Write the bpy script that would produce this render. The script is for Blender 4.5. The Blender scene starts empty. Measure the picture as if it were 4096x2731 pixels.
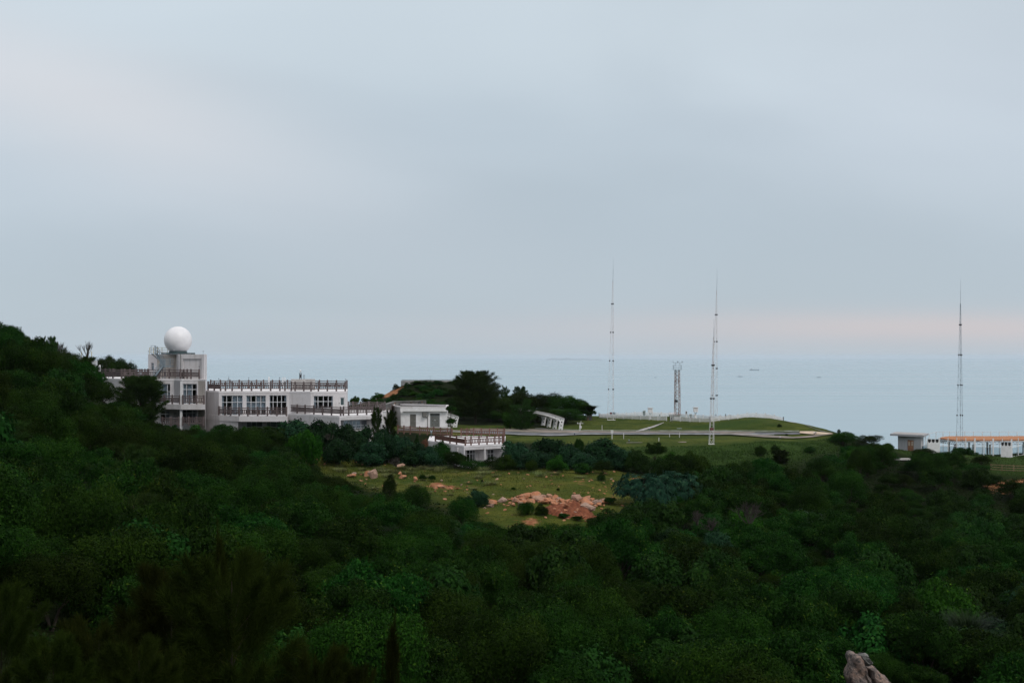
import bpy, bmesh, math, random
import numpy as np
from mathutils import Vector, Matrix

# ------------------------------------------------------------------ camera, sky, sun, exposure
S = bpy.context.scene
COL = S.collection
FPX, CX, HORIZ, CAMZ = 4096 * 50 / 36, 2048.0, 1425.0, 85.0
cam_d = bpy.data.cameras.new("camera")
cam = bpy.data.objects.new("camera", cam_d)
COL.objects.link(cam)
cam_d.lens, cam_d.sensor_width = 50, 36
cam_d.clip_start, cam_d.clip_end = 0.5, 150000
cam.location = (0, 0, CAMZ)
cam.rotation_euler = (math.radians(90) + math.atan((HORIZ - 1365.5) / FPX), 0, 0)
S.camera = cam

S.view_settings.view_transform = 'Standard'
S.view_settings.look = 'None'
S.view_settings.exposure = 0.0
S.view_settings.gamma = 1.0
S.cycles.max_bounces = 6
S.cycles.diffuse_bounces = 2
S.cycles.glossy_bounces = 3
S.cycles.transparent_max_bounces = 8
S.cycles.volume_bounces = 2
S.cycles.use_denoising = True
S.cycles.denoiser = 'OPENIMAGEDENOISE'
S.cycles.denoising_input_passes = 'RGB_ALBEDO_NORMAL'
S.cycles.denoising_prefilter = 'ACCURATE'

SUN_EL, SUN_AZ = math.radians(48), math.radians(142)   # azimuth clockwise from +Y: behind the camera, to the right
W = bpy.data.worlds.new("World")
S.world = W
W.use_nodes = True
nt = W.node_tree
nt.nodes.clear()
def wn(t, **kw):
    n = nt.nodes.new(t)
    for k, v in kw.items():
        setattr(n, k, v)
    return n
def wl(a, b):
    nt.links.new(a, b)
def wmath(op, a, b=None, c=None, clamp=False):
    n = wn('ShaderNodeMath', operation=op)
    n.use_clamp = clamp
    for i, v in enumerate((a, b, c)):
        if v is None:
            continue
        if isinstance(v, (int, float)):
            n.inputs[i].default_value = v
        else:
            wl(v, n.inputs[i])
    return n.outputs[0]
def wmix(fac, a, b):
    n = wn('ShaderNodeMix', data_type='RGBA')
    n.clamp_factor = True
    for s, v in ((n.inputs[0], fac), (n.inputs[6], a), (n.inputs[7], b)):
        if isinstance(v, (int, float)):
            s.default_value = v
        elif isinstance(v, tuple):
            s.default_value = (*v, 1)
        else:
            wl(v, s)
    return n.outputs[2]
out = wn('ShaderNodeOutputWorld')
bg = wn('ShaderNodeBackground')
bg.inputs[1].default_value = 0.1
wl(bg.outputs[0], out.inputs[0])
sky = wn('ShaderNodeTexSky', sky_type='NISHITA')
sky.sun_disc = False
sky.sun_elevation, sky.sun_rotation = SUN_EL, SUN_AZ
sky.air_density, sky.dust_density, sky.ozone_density = 1.0, 2.0, 1.0
tc = wn('ShaderNodeTexCoord')
sep = wn('ShaderNodeSeparateXYZ')
wl(tc.outputs['Generated'], sep.inputs[0])
DX, DY, DZ = sep.outputs
az = wmath('ARCTAN2', DX, DY)                     # radians, 0 = straight ahead
el = wmath('ARCSINE', DZ)
mp = wn('ShaderNodeMapping')
mp.inputs['Scale'].default_value = (1.6, 1.6, 4.2)
mp.inputs['Rotation'].default_value = (0.0, 0.22, 0)
wl(tc.outputs['Generated'], mp.inputs[0])
nz = wn('ShaderNodeTexNoise')
nz.inputs['Scale'].default_value = 1.5
nz.inputs['Detail'].default_value = 7
nz.inputs['Roughness'].default_value = 0.42
nz.inputs['Distortion'].default_value = 0.4
wl(mp.outputs[0], nz.inputs[0])
cloud = wmath('SUBTRACT', nz.outputs[0], 0.5)     # about -0.25 .. 0.25
warp = wmath('MULTIPLY', cloud, 0.16)
el_w = wmath('ADD', el, warp)
# overcast dome: bluish grey low down, paler with height, brightest overhead (radiance * 10)
cr = wn('ShaderNodeValToRGB')
e = cr.color_ramp
e.interpolation = 'EASE'
stops = [(0.0, (5.15, 6.05, 6.75)), (0.02, (4.95, 5.8, 6.5)), (0.07, (4.85, 5.7, 6.45)), (0.13, (5.3, 6.15, 6.9)), (0.22, (6.1, 6.95, 7.6)), (0.5, (7.8, 8.1, 8.5)), (1.0, (8.8, 9.0, 9.2))]
for i, (p, c) in enumerate(stops):
    s = e.elements[i] if i < 2 else e.elements.new(p)
    s.position = p
    s.color = (c[0] / 10, c[1] / 10, c[2] / 10, 1)
wl(wmath('DIVIDE', wmath('MAXIMUM', el_w, 0.0), 1.5708 * 0.65, clamp=True), cr.inputs[0])
vm = wn('ShaderNodeVectorMath', operation='SCALE')
vm.inputs['Scale'].default_value = 10.0
wl(cr.outputs[0], vm.inputs[0])
over = vm.outputs[0]
def blob(a0, sa, e0, se, src_el, tilt=0.0):
    da = wmath('DIVIDE', wmath('SUBTRACT', az, a0), sa)
    ee = wmath('ADD', src_el, wmath('MULTIPLY', wmath('SUBTRACT', az, a0), tilt))
    de = wmath('DIVIDE', wmath('SUBTRACT', ee, e0), se)
    r2 = wmath('ADD', wmath('MULTIPLY', da, da), wmath('MULTIPLY', de, de))
    return wmath('EXPONENT', wmath('MULTIPLY', r2, -1.0))
el_s = wmath('ADD', el, wmath('MULTIPLY', cloud, 0.05))
el_t = wmath('ADD', el, wmath('MULTIPLY', cloud, 0.012))
over = wmix(wmath('MULTIPLY', blob(-0.30, 0.16, 0.175, 0.042, el_s, 0.28), 0.95), over, (6.95, 7.2, 7.6))      # pale bank, upper left
over = wmix(wmath('MULTIPLY', blob(-0.20, 0.22, 0.10, 0.05, el_s, 0.15), 0.25), over, (6.0, 6.5, 7.3))
over = wmix(wmath('MULTIPLY', blob(0.32, 0.16, 0.17, 0.08, el_s, 0.0), 0.35), over, (6.6, 7.1, 7.9))
over = wmix(wmath('MULTIPLY', blob(0.30, 0.19, 0.0155, 0.0125, el_t, 0.01), 1.0), over, (6.95, 6.25, 6.3))    # pink gap over the sea
over = wmix(wmath('MULTIPLY', blob(0.08, 0.25, 0.014, 0.013, el_t, 0.0), 0.30), over, (6.2, 5.9, 6.2))
over = wmix(wmath('MULTIPLY', blob(0.2, 0.35, 0.0, 0.016, el_t, 0.0), 0.45), over, (5.9, 6.1, 6.6))
over = wmix(wmath('MULTIPLY', blob(0.0, 9.0, 0.0, 0.016, el, 0.0), 0.6), over, (5.05, 5.8, 6.45))
mul = wn('ShaderNodeVectorMath', operation='SCALE')
wl(over, mul.inputs[0])
wl(wmath('ADD', 1.0, wmath('MULTIPLY', cloud, 0.26)), mul.inputs['Scale'])
final = wmix(0.92, sky.outputs[0], mul.outputs[0])
wl(final, bg.inputs[0])

sun_d = bpy.data.lights.new("sun", 'SUN')
sun_d.energy, sun_d.angle, sun_d.color = 1.25, math.radians(18), (1.0, 0.94, 0.88)
sun = bpy.data.objects.new("sun", sun_d)
COL.objects.link(sun)
sd = Vector((math.sin(SUN_AZ) * math.cos(SUN_EL), math.cos(SUN_AZ) * math.cos(SUN_EL), math.sin(SUN_EL)))
sun.rotation_euler = sd.to_track_quat('Z', 'Y').to_euler()
sun.location = (0, 0, 300)

# ------------------------------------------------------------------ helpers
RNG = np.random.default_rng(7)
R = random.Random(11)
def PX(px, D):
    return (px - CX) / FPX * D
def PZ(py, D):
    return CAMZ + (HORIZ - py) / FPX * D
def P2(px, D):
    return (PX(px, D), D)
def P3(px, py, D):
    return Vector((PX(px, D), D, PZ(py, D)))

def tag(o, label=None, cat=None, group=None, kind=None):
    for k, v in (("label", label), ("category", cat), ("group", group), ("kind", kind)):
        if v:
            o[k] = v
    return o
def thing(name, loc, label, cat, group=None, rz=0.0):
    o = bpy.data.objects.new(name, None)
    o.empty_display_size = 0.3
    COL.objects.link(o)
    o.location = loc
    o.rotation_euler = (0, 0, rz)
    return tag(o, label, cat, group)
def link_mesh(name, me, parent=None):
    o = bpy.data.objects.new(name, me)
    COL.objects.link(o)
    if parent is not None:
        o.parent = parent
    return o

class MB:
    """collects faces; build() links them as one mesh object (world coordinates, kept under an optional parent)"""
    def __init__(self):
        self.v, self.f = [], []
    def face(self, *pts):
        n = len(self.v)
        self.v += [tuple(p) for p in pts]
        self.f.append(tuple(range(n, n + len(pts))))
    def hexa(self, b, t):
        """b, t: four points below / above, same winding (counter-clockwise from above)"""
        n = len(self.v)
        self.v += [tuple(p) for p in b] + [tuple(p) for p in t]
        self.f += [(n + 3, n + 2, n + 1, n), (n + 4, n + 5, n + 6, n + 7)]
        for i in range(4):
            j = (i + 1) % 4
            self.f.append((n + i, n + j, n + 4 + j, n + 4 + i))
    def box(self, c, size, rz=0.0):
        hx, hy, hz = size[0] / 2, size[1] / 2, size[2] / 2
        ca, sa = math.cos(rz), math.sin(rz)
        q = [(c[0] + x * ca - y * sa, c[1] + x * sa + y * ca) for x, y in ((-hx, -hy), (hx, -hy), (hx, hy), (-hx, hy))]
        self.hexa([(x, y, c[2] - hz) for x, y in q], [(x, y, c[2] + hz) for x, y in q])
    def bar(self, p, q, w, h=None, n=4):
        """bar from p to q; n = 4: rectangular section w x h, else round of radius w"""
        p, q = Vector(p), Vector(q)
        d = (q - p).normalized()
        up = Vector((0, 0, 1)) if abs(d.z) < 0.95 else Vector((0, 1, 0))
        a = d.cross(up).normalized()
        b = a.cross(d).normalized()
        if n == 4:
            h = h or w
            offs = [a * x * w / 2 + b * y * h / 2 for x, y in ((-1, -1), (1, -1), (1, 1), (-1, 1))]
        else:
            offs = [(a * math.cos(t) + b * math.sin(t)) * w for t in [2 * math.pi * i / n for i in range(n)]]
        k = len(self.v)
        self.v += [tuple(p + o) for o in offs] + [tuple(q + o * (h / w if (n != 4 and h) else 1)) for o in offs]
        m = len(offs)
        self.f += [tuple(reversed(range(k, k + m))), tuple(range(k + m, k + 2 * m))]
        for i in range(m):
            j = (i + 1) % m
            self.f.append((k + i, k + j, k + m + j, k + m + i))
    def lathe(self, c, prof, n=16):
        """prof: list of (radius, z)"""
        k = len(self.v)
        for r, z in prof:
            for i in range(n):
                t = 2 * math.pi * i / n
                self.v.append((c[0] + r * math.cos(t), c[1] + r * math.sin(t), c[2] + z))
        for a in range(len(prof) - 1):
            for i in range(n):
                j = (i + 1) % n
                self.f.append((k + a * n + i, k + a * n + j, k + (a + 1) * n + j, k + (a + 1) * n + i))
        self.f.append(tuple(reversed(range(k, k + n))))
        self.f.append(tuple(range(k + (len(prof) - 1) * n, k + len(prof) * n)))
    def prism(self, pts, z0, z1, top=True, bottom=True):
        n = len(pts)
        k = len(self.v)
        self.v += [(x, y, z0) for x, y in pts] + [(x, y, z1) for x, y in pts]
        if bottom:
            self.f.append(tuple(reversed(range(k, k + n))))
        if top:
            self.f.append(tuple(range(k + n, k + 2 * n)))
        for i in range(n):
            j = (i + 1) % n
            self.f.append((k + i, k + j, k + n + j, k + n + i))
    def build(self, name, mat, parent=None, smooth=False, fix=True):
        me = bpy.data.meshes.new(name)
        v = self.v
        if parent is not None:
            inv = Matrix.LocRotScale(parent.location, parent.rotation_euler, None).inverted() if parent.type == 'EMPTY' else None
            p = parent
            if inv is None:                       # a sub-part: its part sits unmoved under the thing's Empty
                while p.parent is not None:
                    p = p.parent
                inv = Matrix.LocRotScale(p.location, p.rotation_euler, None).inverted()
            v = [tuple(inv @ Vector(q)) for q in v]
        me.from_pydata(v, [], self.f)
        if fix:
            bm = bmesh.new()
            bm.from_mesh(me)
            bmesh.ops.recalc_face_normals(bm, faces=bm.faces)
            bm.to_mesh(me)
            bm.free()
        if mat is not None:
            me.materials.append(mat)
        if smooth:
            me.polygons.foreach_set("use_smooth", [True] * len(me.polygons))
        return link_mesh(name, me, parent)

def np_mesh(name, V, F, mat, tint=None, smooth=False):
    """fast mesh from numpy arrays; F is (n, k) with one k"""
    me = bpy.data.meshes.new(name)
    V = np.asarray(V, np.float32)
    F = np.asarray(F, np.int32)
    me.vertices.add(len(V))
    me.vertices.foreach_set("co", V.ravel())
    k = F.shape[1]
    me.loops.add(F.size)
    me.loops.foreach_set("vertex_index", F.ravel())
    me.polygons.add(len(F))
    me.polygons.foreach_set("loop_start", np.arange(0, F.size, k, dtype=np.int32))
    me.polygons.foreach_set("loop_total", np.full(len(F), k, np.int32))
    if smooth:
        me.polygons.foreach_set("use_smooth", np.ones(len(F), bool))
    me.update(calc_edges=True)
    if tint is not None:
        at = me.attributes.new("tint", 'FLOAT', 'FACE')
        at.data.foreach_set("value", np.asarray(tint, np.float32))
    if mat is not None:
        me.materials.append(mat)
    return me

# ------------------------------------------------------------------ materials
class NT:
    def __init__(self, name):
        self.m = bpy.data.materials.new(name)
        self.m.use_nodes = True
        self.t = self.m.node_tree
        self.t.nodes.clear()
        self.out = self.n('ShaderNodeOutputMaterial')
    def n(self, ty, **kw):
        x = self.t.nodes.new(ty)
        for k, v in kw.items():
            setattr(x, k, v)
        return x
    def l(self, a, b):
        self.t.links.new(a, b)
    def put(self, s, v):
        if isinstance(v, (int, float)):
            s.default_value = v
        elif isinstance(v, tuple):
            s.default_value = (*v, 1) if len(v) == 3 and s.type == 'RGBA' else v
        else:
            self.l(v, s)
    def noise(self, scale, detail=4, rough=0.55, coord='Object', stretch=None, dist=0.0):
        tcn = self.n('ShaderNodeTexCoord')
        src = tcn.outputs[coord]
        if stretch:
            m = self.n('ShaderNodeMapping')
            m.inputs['Scale'].default_value = stretch
            self.l(src, m.inputs[0])
            src = m.outputs[0]
        x = self.n('ShaderNodeTexNoise')
        x.inputs['Scale'].default_value = scale
        x.inputs['Detail'].default_value = detail
        x.inputs['Roughness'].default_value = rough
        x.inputs['Distortion'].default_value = dist
        self.l(src, x.inputs[0])
        return x.outputs[0]
    def ramp(self, fac, lo, hi):
        x = self.n('ShaderNodeMapRange')
        x.inputs[1].default_value, x.inputs[2].default_value = lo, hi
        self.l(fac, x.inputs[0])
        return x.outputs[0]
    def mix(self, fac, a, b, mode='MIX'):
        x = self.n('ShaderNodeMix', data_type='RGBA', blend_type=mode)
        self.put(x.inputs[0], fac)
        self.put(x.inputs[6], a)
        self.put(x.inputs[7], b)
        return x.outputs[2]
    def math(self, op, a, b=None):
        x = self.n('ShaderNodeMath', operation=op)
        self.put(x.inputs[0], a)
        if b is not None:
            self.put(x.inputs[1], b)
        return x.outputs[0]
    def attr(self, name, ty='GEOMETRY'):
        x = self.n('ShaderNodeAttribute')
        x.attribute_name = name
        x.attribute_type = ty
        return x
    def bump(self, h, strength, dist):
        x = self.n('ShaderNodeBump')
        x.inputs['Strength'].default_value = strength
        x.inputs['Distance'].default_value = dist
        self.l(h, x.inputs['Height'])
        return x.outputs[0]
    def pbr(self, color, rough=0.6, spec=0.5, metal=0.0, normal=None, **kw):
        b = self.n('ShaderNodeBsdfPrincipled')
        self.put(b.inputs['Base Color'], color)
        self.put(b.inputs['Roughness'], rough)
        b.inputs['Specular IOR Level'].default_value = spec
        b.inputs['Metallic'].default_value = metal
        for k, v in kw.items():
            self.put(b.inputs[k], v)
        if normal is not None:
            self.l(normal, b.inputs['Normal'])
        self.l(b.outputs[0], self.out.inputs[0])
        return b

def simple(name, c, c2=None, rough=0.6, scale=3.0, spec=0.4, metal=0.0, bump=0.0, stretch=None, lo=0.35, hi=0.65):
    t = NT(name)
    f = t.ramp(t.noise(scale, 5, stretch=stretch), lo, hi)
    col = t.mix(f, c, c2 or tuple(x * 0.75 for x in c))
    nrm = t.bump(t.noise(scale * 6, 3), bump, 0.02) if bump else None
    t.pbr(col, rough, spec, metal, nrm)
    return t.m

def wall_mat(name, c, stain, amt):
    """painted render with grain and grey runs of dirt"""
    t = NT(name)
    grain = t.ramp(t.noise(9.0, 6, 0.75), 0.35, 0.65)
    col = t.mix(grain, tuple(x * 0.9 for x in c), tuple(min(1, x * 1.06) for x in c))
    runs = t.ramp(t.noise(1.0, 5, 0.6, stretch=(2.2, 2.2, 0.22)), 0.52, 0.75)
    col = t.mix(t.math('MULTIPLY', runs, amt), col, stain)
    big = t.ramp(t.noise(0.35, 3), 0.45, 0.7)
    col = t.mix(t.math('MULTIPLY', big, amt * 0.6), col, stain)
    t.pbr(col, 0.8, 0.2, 0, t.bump(t.noise(14, 3), 0.25, 0.02))
    return t.m

def foliage_mat(name, dark, light, young, spec=0.25, rough=0.5, trans=0.22):
    t = NT(name)
    tint = t.attr("tint").outputs['Fac']
    oi = t.n('ShaderNodeObjectInfo')
    col = t.mix(t.ramp(tint, 0.0, 0.85), dark, light)
    col = t.mix(t.ramp(tint, 0.88, 1.0), col, young)
    hs = t.n('ShaderNodeHueSaturation')
    t.l(t.math('ADD', t.math('MULTIPLY', oi.outputs['Random'], 0.05), 0.475), hs.inputs['Hue'])
    t.l(t.math('ADD', t.math('MULTIPLY', oi.outputs['Random'], 0.85), 0.55), hs.inputs['Value'])
    hs.inputs['Saturation'].default_value = 1.0
    t.l(col, hs.inputs['Color'])
    b = t.pbr(hs.outputs[0], rough, spec)
    tr = t.n('ShaderNodeBsdfTranslucent')
    t.l(hs.outputs[0], tr.inputs[0])
    mx = t.n('ShaderNodeMixShader')
    mx.inputs[0].default_value = trans
    t.l(b.outputs[0], mx.inputs[1])
    t.l(tr.outputs[0], mx.inputs[2])
    t.l(mx.outputs[0], t.out.inputs[0])
    return t.m

M = {}
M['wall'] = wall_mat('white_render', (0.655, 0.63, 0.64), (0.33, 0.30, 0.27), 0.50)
M['wall_stained_shaded'] = wall_mat('stained_shaded_render', (0.50, 0.455, 0.42), (0.24, 0.20, 0.15), 0.75)  # real stains, plus the shade of recess and side face in the base colour
M['wall_shaded'] = wall_mat('shaded_render', (0.36, 0.355, 0.37), (0.2, 0.19, 0.18), 0.4)  # white render darkened: shade of the side face and porch put into the colour
M['hut_grey'] = wall_mat('cement_render', (0.40, 0.40, 0.42), (0.22, 0.22, 0.22), 0.35)
M['roof_white'] = simple('white_roof_coating', (0.82, 0.79, 0.80), (0.66, 0.63, 0.63), 0.7, 0.8)
M['brown'] = simple('brown_concrete_rail', (0.100, 0.080, 0.081), (0.155, 0.122, 0.120), 0.8, 3.0, 0.2)
M['brown_red'] = simple('reddish_concrete_rail', (0.115, 0.062, 0.052), (0.165, 0.092, 0.074), 0.8, 3.0, 0.2)
M['frame'] = simple('white_window_frame', (0.72, 0.73, 0.75), (0.62, 0.63, 0.66), 0.5)
M['curtain'] = simple('pale_curtain', (0.72, 0.72, 0.74), (0.45, 0.46, 0.5), 0.9, 2.5, 0.1, stretch=(5, 5, 0.3))
M['white'] = simple('white_paint', (0.78, 0.77, 0.78), (0.66, 0.65, 0.65), 0.55, 2.0)
M['white_dirty'] = simple('weathered_white_paint', (0.72, 0.71, 0.71), (0.50, 0.48, 0.46), 0.6, 1.2)
M['galv'] = simple('galvanised_steel', (0.30, 0.35, 0.39), (0.20, 0.25, 0.29), 0.5, 2.0, 0.5, 0.2)
M['mast'] = simple('pale_mast_steel', (0.74, 0.72, 0.73), (0.60, 0.57, 0.58), 0.5, 1.0, 0.5, 0.0)
M['dark_steel'] = simple('dark_steel', (0.055, 0.06, 0.072), (0.10, 0.09, 0.10), 0.55, 2.0)
M['teal_steel'] = simple('dark_teal_steel', (0.03, 0.055, 0.06), (0.06, 0.09, 0.095), 0.5, 2.0)
M['yellow'] = simple('faded_yellow_paint', (0.46, 0.36, 0.13), (0.34, 0.25, 0.10), 0.6, 3.0)
M['rust'] = simple('rust_and_white_paint', (0.50, 0.46, 0.46), (0.17, 0.075, 0.045), 0.7, 1.4, 0.3, stretch=(1, 1, 0.35), lo=0.38, hi=0.56)
M['brown_door'] = simple('grey_brown_door', (0.10, 0.095, 0.085), (0.135, 0.13, 0.115), 0.45, 2.0)
M['rust_door'] = simple('rusty_orange_door', (0.34, 0.16, 0.085), (0.20, 0.10, 0.06), 0.7, 2.5)
M['door_paper'] = simple('faded_door_panel', (0.55, 0.46, 0.38), (0.38, 0.26, 0.18), 0.7, 4.0)
M['concrete'] = simple('concrete', (0.42, 0.40, 0.39), (0.30, 0.285, 0.275), 0.85, 1.5, 0.2)
M['concrete_dark'] = simple('weathered_concrete', (0.20, 0.19, 0.18), (0.10, 0.10, 0.095), 0.85, 1.5, 0.2)
M['black'] = simple('black', (0.012, 0.012, 0.014), None, 0.6)
M['tile_orange'] = simple('orange_clay', (0.50, 0.245, 0.135), (0.36, 0.165, 0.09), 0.8, 2.0, 0.2)
M['wood_rail'] = simple('weathered_wood_rail', (0.28, 0.19, 0.12), (0.18, 0.12, 0.08), 0.8, 3.0, 0.2)
M['grey_box'] = simple('grey_green_enclosure', (0.26, 0.31, 0.31), (0.2, 0.24, 0.25), 0.6, 2.0)
M['dark_red'] = simple('dark_red_paint', (0.16, 0.05, 0.045), None, 0.6)
M['bark'] = simple('grey_brown_bark', (0.050, 0.040, 0.031), (0.026, 0.021, 0.017), 0.9, 3.0, 0.15, stretch=(1, 1, 0.3))
M['bark_pale'] = simple('pale_dry_twigs', (0.055, 0.047, 0.04), (0.03, 0.026, 0.023), 0.9, 3.0, 0.15)
M['ship'] = simple('haze_pale_grey', (0.22, 0.27, 0.31), (0.26, 0.31, 0.35), 0.6, 0.05)  # grey lightened so ships and far hills fade as if in haze
M['ship_white'] = simple('pale_ship_superstructure', (0.42, 0.45, 0.48), None, 0.6, 0.05)
M['soil'] = simple('red_soil', (0.24, 0.085, 0.045), (0.12, 0.042, 0.024), 0.95, 3.5, 0.1, bump=0.9)
# radome: off-white gel coat with faint panel joints
t = NT('radome_shell')
jn = t.ramp(t.noise(1.2, 3), 0.4, 0.7)
t.pbr(t.mix(jn, (0.80, 0.79, 0.81), (0.74, 0.73, 0.75)), 0.45, 0.4)
M['radome'] = t.m
# glass: clear, with a fixed share of mirror
def glass_mat(name, c, clear, rough=0.03):
    t = NT(name)
    g = t.n('ShaderNodeBsdfGlossy')
    g.inputs[0].default_value = (0.9, 0.95, 1, 1)
    g.inputs['Roughness'].default_value = rough
    tr = t.n('ShaderNodeBsdfTransparent')
    tr.inputs[0].default_value = (*c, 1)
    mx = t.n('ShaderNodeMixShader')
    mx.inputs[0].default_value = clear
    t.l(g.outputs[0], mx.inputs[1])
    t.l(tr.outputs[0], mx.inputs[2])
    t.l(mx.outputs[0], t.out.inputs[0])
    return t.m
M['glass'] = glass_mat('window_glass', (0.55, 0.62, 0.66), 0.87)
M['panel_glass'] = glass_mat('tinted_fence_glass', (0.64, 0.70, 0.72), 0.9)
# stone wall: cells of grey and rusty stone
t = NT('rubble_masonry')
vo = t.n('ShaderNodeTexVoronoi')
vo.inputs['Scale'].default_value = 1.6
tcn = t.n('ShaderNodeTexCoord')
t.l(tcn.outputs['Object'], vo.inputs[0])
ve = t.n('ShaderNodeTexVoronoi', feature='DISTANCE_TO_EDGE')
ve.inputs['Scale'].default_value = 1.6
t.l(tcn.outputs['Object'], ve.inputs[0])
sx = t.n('ShaderNodeSeparateColor')
t.l(vo.outputs['Color'], sx.inputs[0])
c1 = t.mix(sx.outputs[0], (0.10, 0.10, 0.105), (0.22, 0.205, 0.195))
c1 = t.mix(t.ramp(sx.outputs[1], 0.75, 0.9), c1, (0.26, 0.15, 0.10))
c1 = t.mix(t.ramp(ve.outputs[0], 0.05, 0.0), c1, (0.045, 0.043, 0.042))
t.pbr(c1, 0.85, 0.2, 0, t.bump(ve.outputs[0], 0.6, 0.05))
M['masonry'] = t.m
# boulders: per-object hue between pink-orange, tan and grey
t = NT('broken_granite')
oi = t.n('ShaderNodeObjectInfo')
n1 = t.ramp(t.noise(1.3, 5, 0.6), 0.35, 0.65)
n2 = t.ramp(t.noise(5.0, 5, 0.7), 0.4, 0.62)
ca = t.mix(n1, (0.46, 0.165, 0.075), (0.50, 0.27, 0.155))
cb = t.mix(n1, (0.40, 0.29, 0.23), (0.26, 0.19, 0.155))
cc = t.mix(t.ramp(oi.outputs['Random'], 0.68, 0.95), ca, cb)
cc = t.mix(t.math('MULTIPLY', n2, 0.45), cc, (0.16, 0.10, 0.075))
t.pbr(cc, 0.85, 0.25, 0, t.bump(t.noise(6, 5, 0.7), 0.7, 0.06))
M['rock'] = t.m
t = NT('weathered_outcrop')
n1 = t.ramp(t.noise(0.9, 6, 0.65), 0.42, 0.6)
n2 = t.ramp(t.noise(3.5, 6, 0.7), 0.45, 0.6)
cc = t.mix(n1, (0.30, 0.20, 0.155), (0.20, 0.165, 0.15))
cc = t.mix(n2, cc, (0.065, 0.06, 0.058))
t.pbr(cc, 0.85, 0.25, 0, t.bump(t.noise(3, 8, 0.7), 1.0, 0.15))
M['outcrop'] = t.m
M['leaf_acacia'] = foliage_mat('fine_olive_leaves', (0.0028, 0.0088, 0.0017), (0.0205, 0.0495, 0.0052), (0.038, 0.072, 0.007), 0.02, 0.7)
M['leaf_fine'] = foliage_mat('fine_green_leaves', (0.0022, 0.0090, 0.0018), (0.0180, 0.0550, 0.0070), (0.048, 0.084, 0.009), 0.02, 0.7)
M['leaf_broad'] = foliage_mat('broad_dark_leaves', (0.004, 0.015, 0.006), (0.014, 0.046, 0.016), (0.032, 0.068, 0.022), 0.03, 0.55, 0.10)
M['leaf_bright'] = foliage_mat('bright_green_leaves', (0.0068, 0.0238, 0.0026), (0.0272, 0.0731, 0.0059), (0.0646, 0.1190, 0.0085), 0.03, 0.7)
M['leaf_vine'] = foliage_mat('vine_leaves', (0.005, 0.020, 0.004), (0.018, 0.056, 0.009), (0.034, 0.074, 0.012), 0.02, 0.7, 0.15)
M['leaf_pine'] = foliage_mat('casuarina_needles', (0.010, 0.026, 0.006), (0.034, 0.066, 0.014), (0.060, 0.085, 0.018), 0.02, 0.7, 0.2)
M['leaf_near'] = foliage_mat('near_casuarina_needles', (0.008, 0.013, 0.002), (0.026, 0.038, 0.005), (0.066, 0.062, 0.012), 0.02, 0.7, 0.25)
M['leaf_palmate'] = foliage_mat('palmate_blue_green_leaves', (0.004, 0.015, 0.008), (0.012, 0.038, 0.018), (0.028, 0.062, 0.028), 0.02, 0.7, 0.12)
M['rock_grey'] = simple('grey_lichened_rock', (0.20, 0.195, 0.18), (0.07, 0.07, 0.068), 0.85, 2.5, 0.2, bump=1.0)
M['reed'] = foliage_mat('grey_green_reed_blades', (0.007, 0.017, 0.005), (0.018, 0.038, 0.012), (0.04, 0.06, 0.025), 0.08, 0.5, 0.2)
M['weed'] = foliage_mat('pale_weeds', (0.09, 0.115, 0.035), (0.19, 0.20, 0.075), (0.28, 0.27, 0.13), 0.1, 0.6, 0.2)
M['ground_leaf'] = foliage_mat('undergrowth_leaves', (0.006, 0.014, 0.003), (0.014, 0.032, 0.006), (0.03, 0.05, 0.01), 0.04, 0.6)
M['red_leaf'] = foliage_mat('reddish_leaves', (0.05, 0.018, 0.012), (0.11, 0.03, 0.02), (0.16, 0.06, 0.03))
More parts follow.
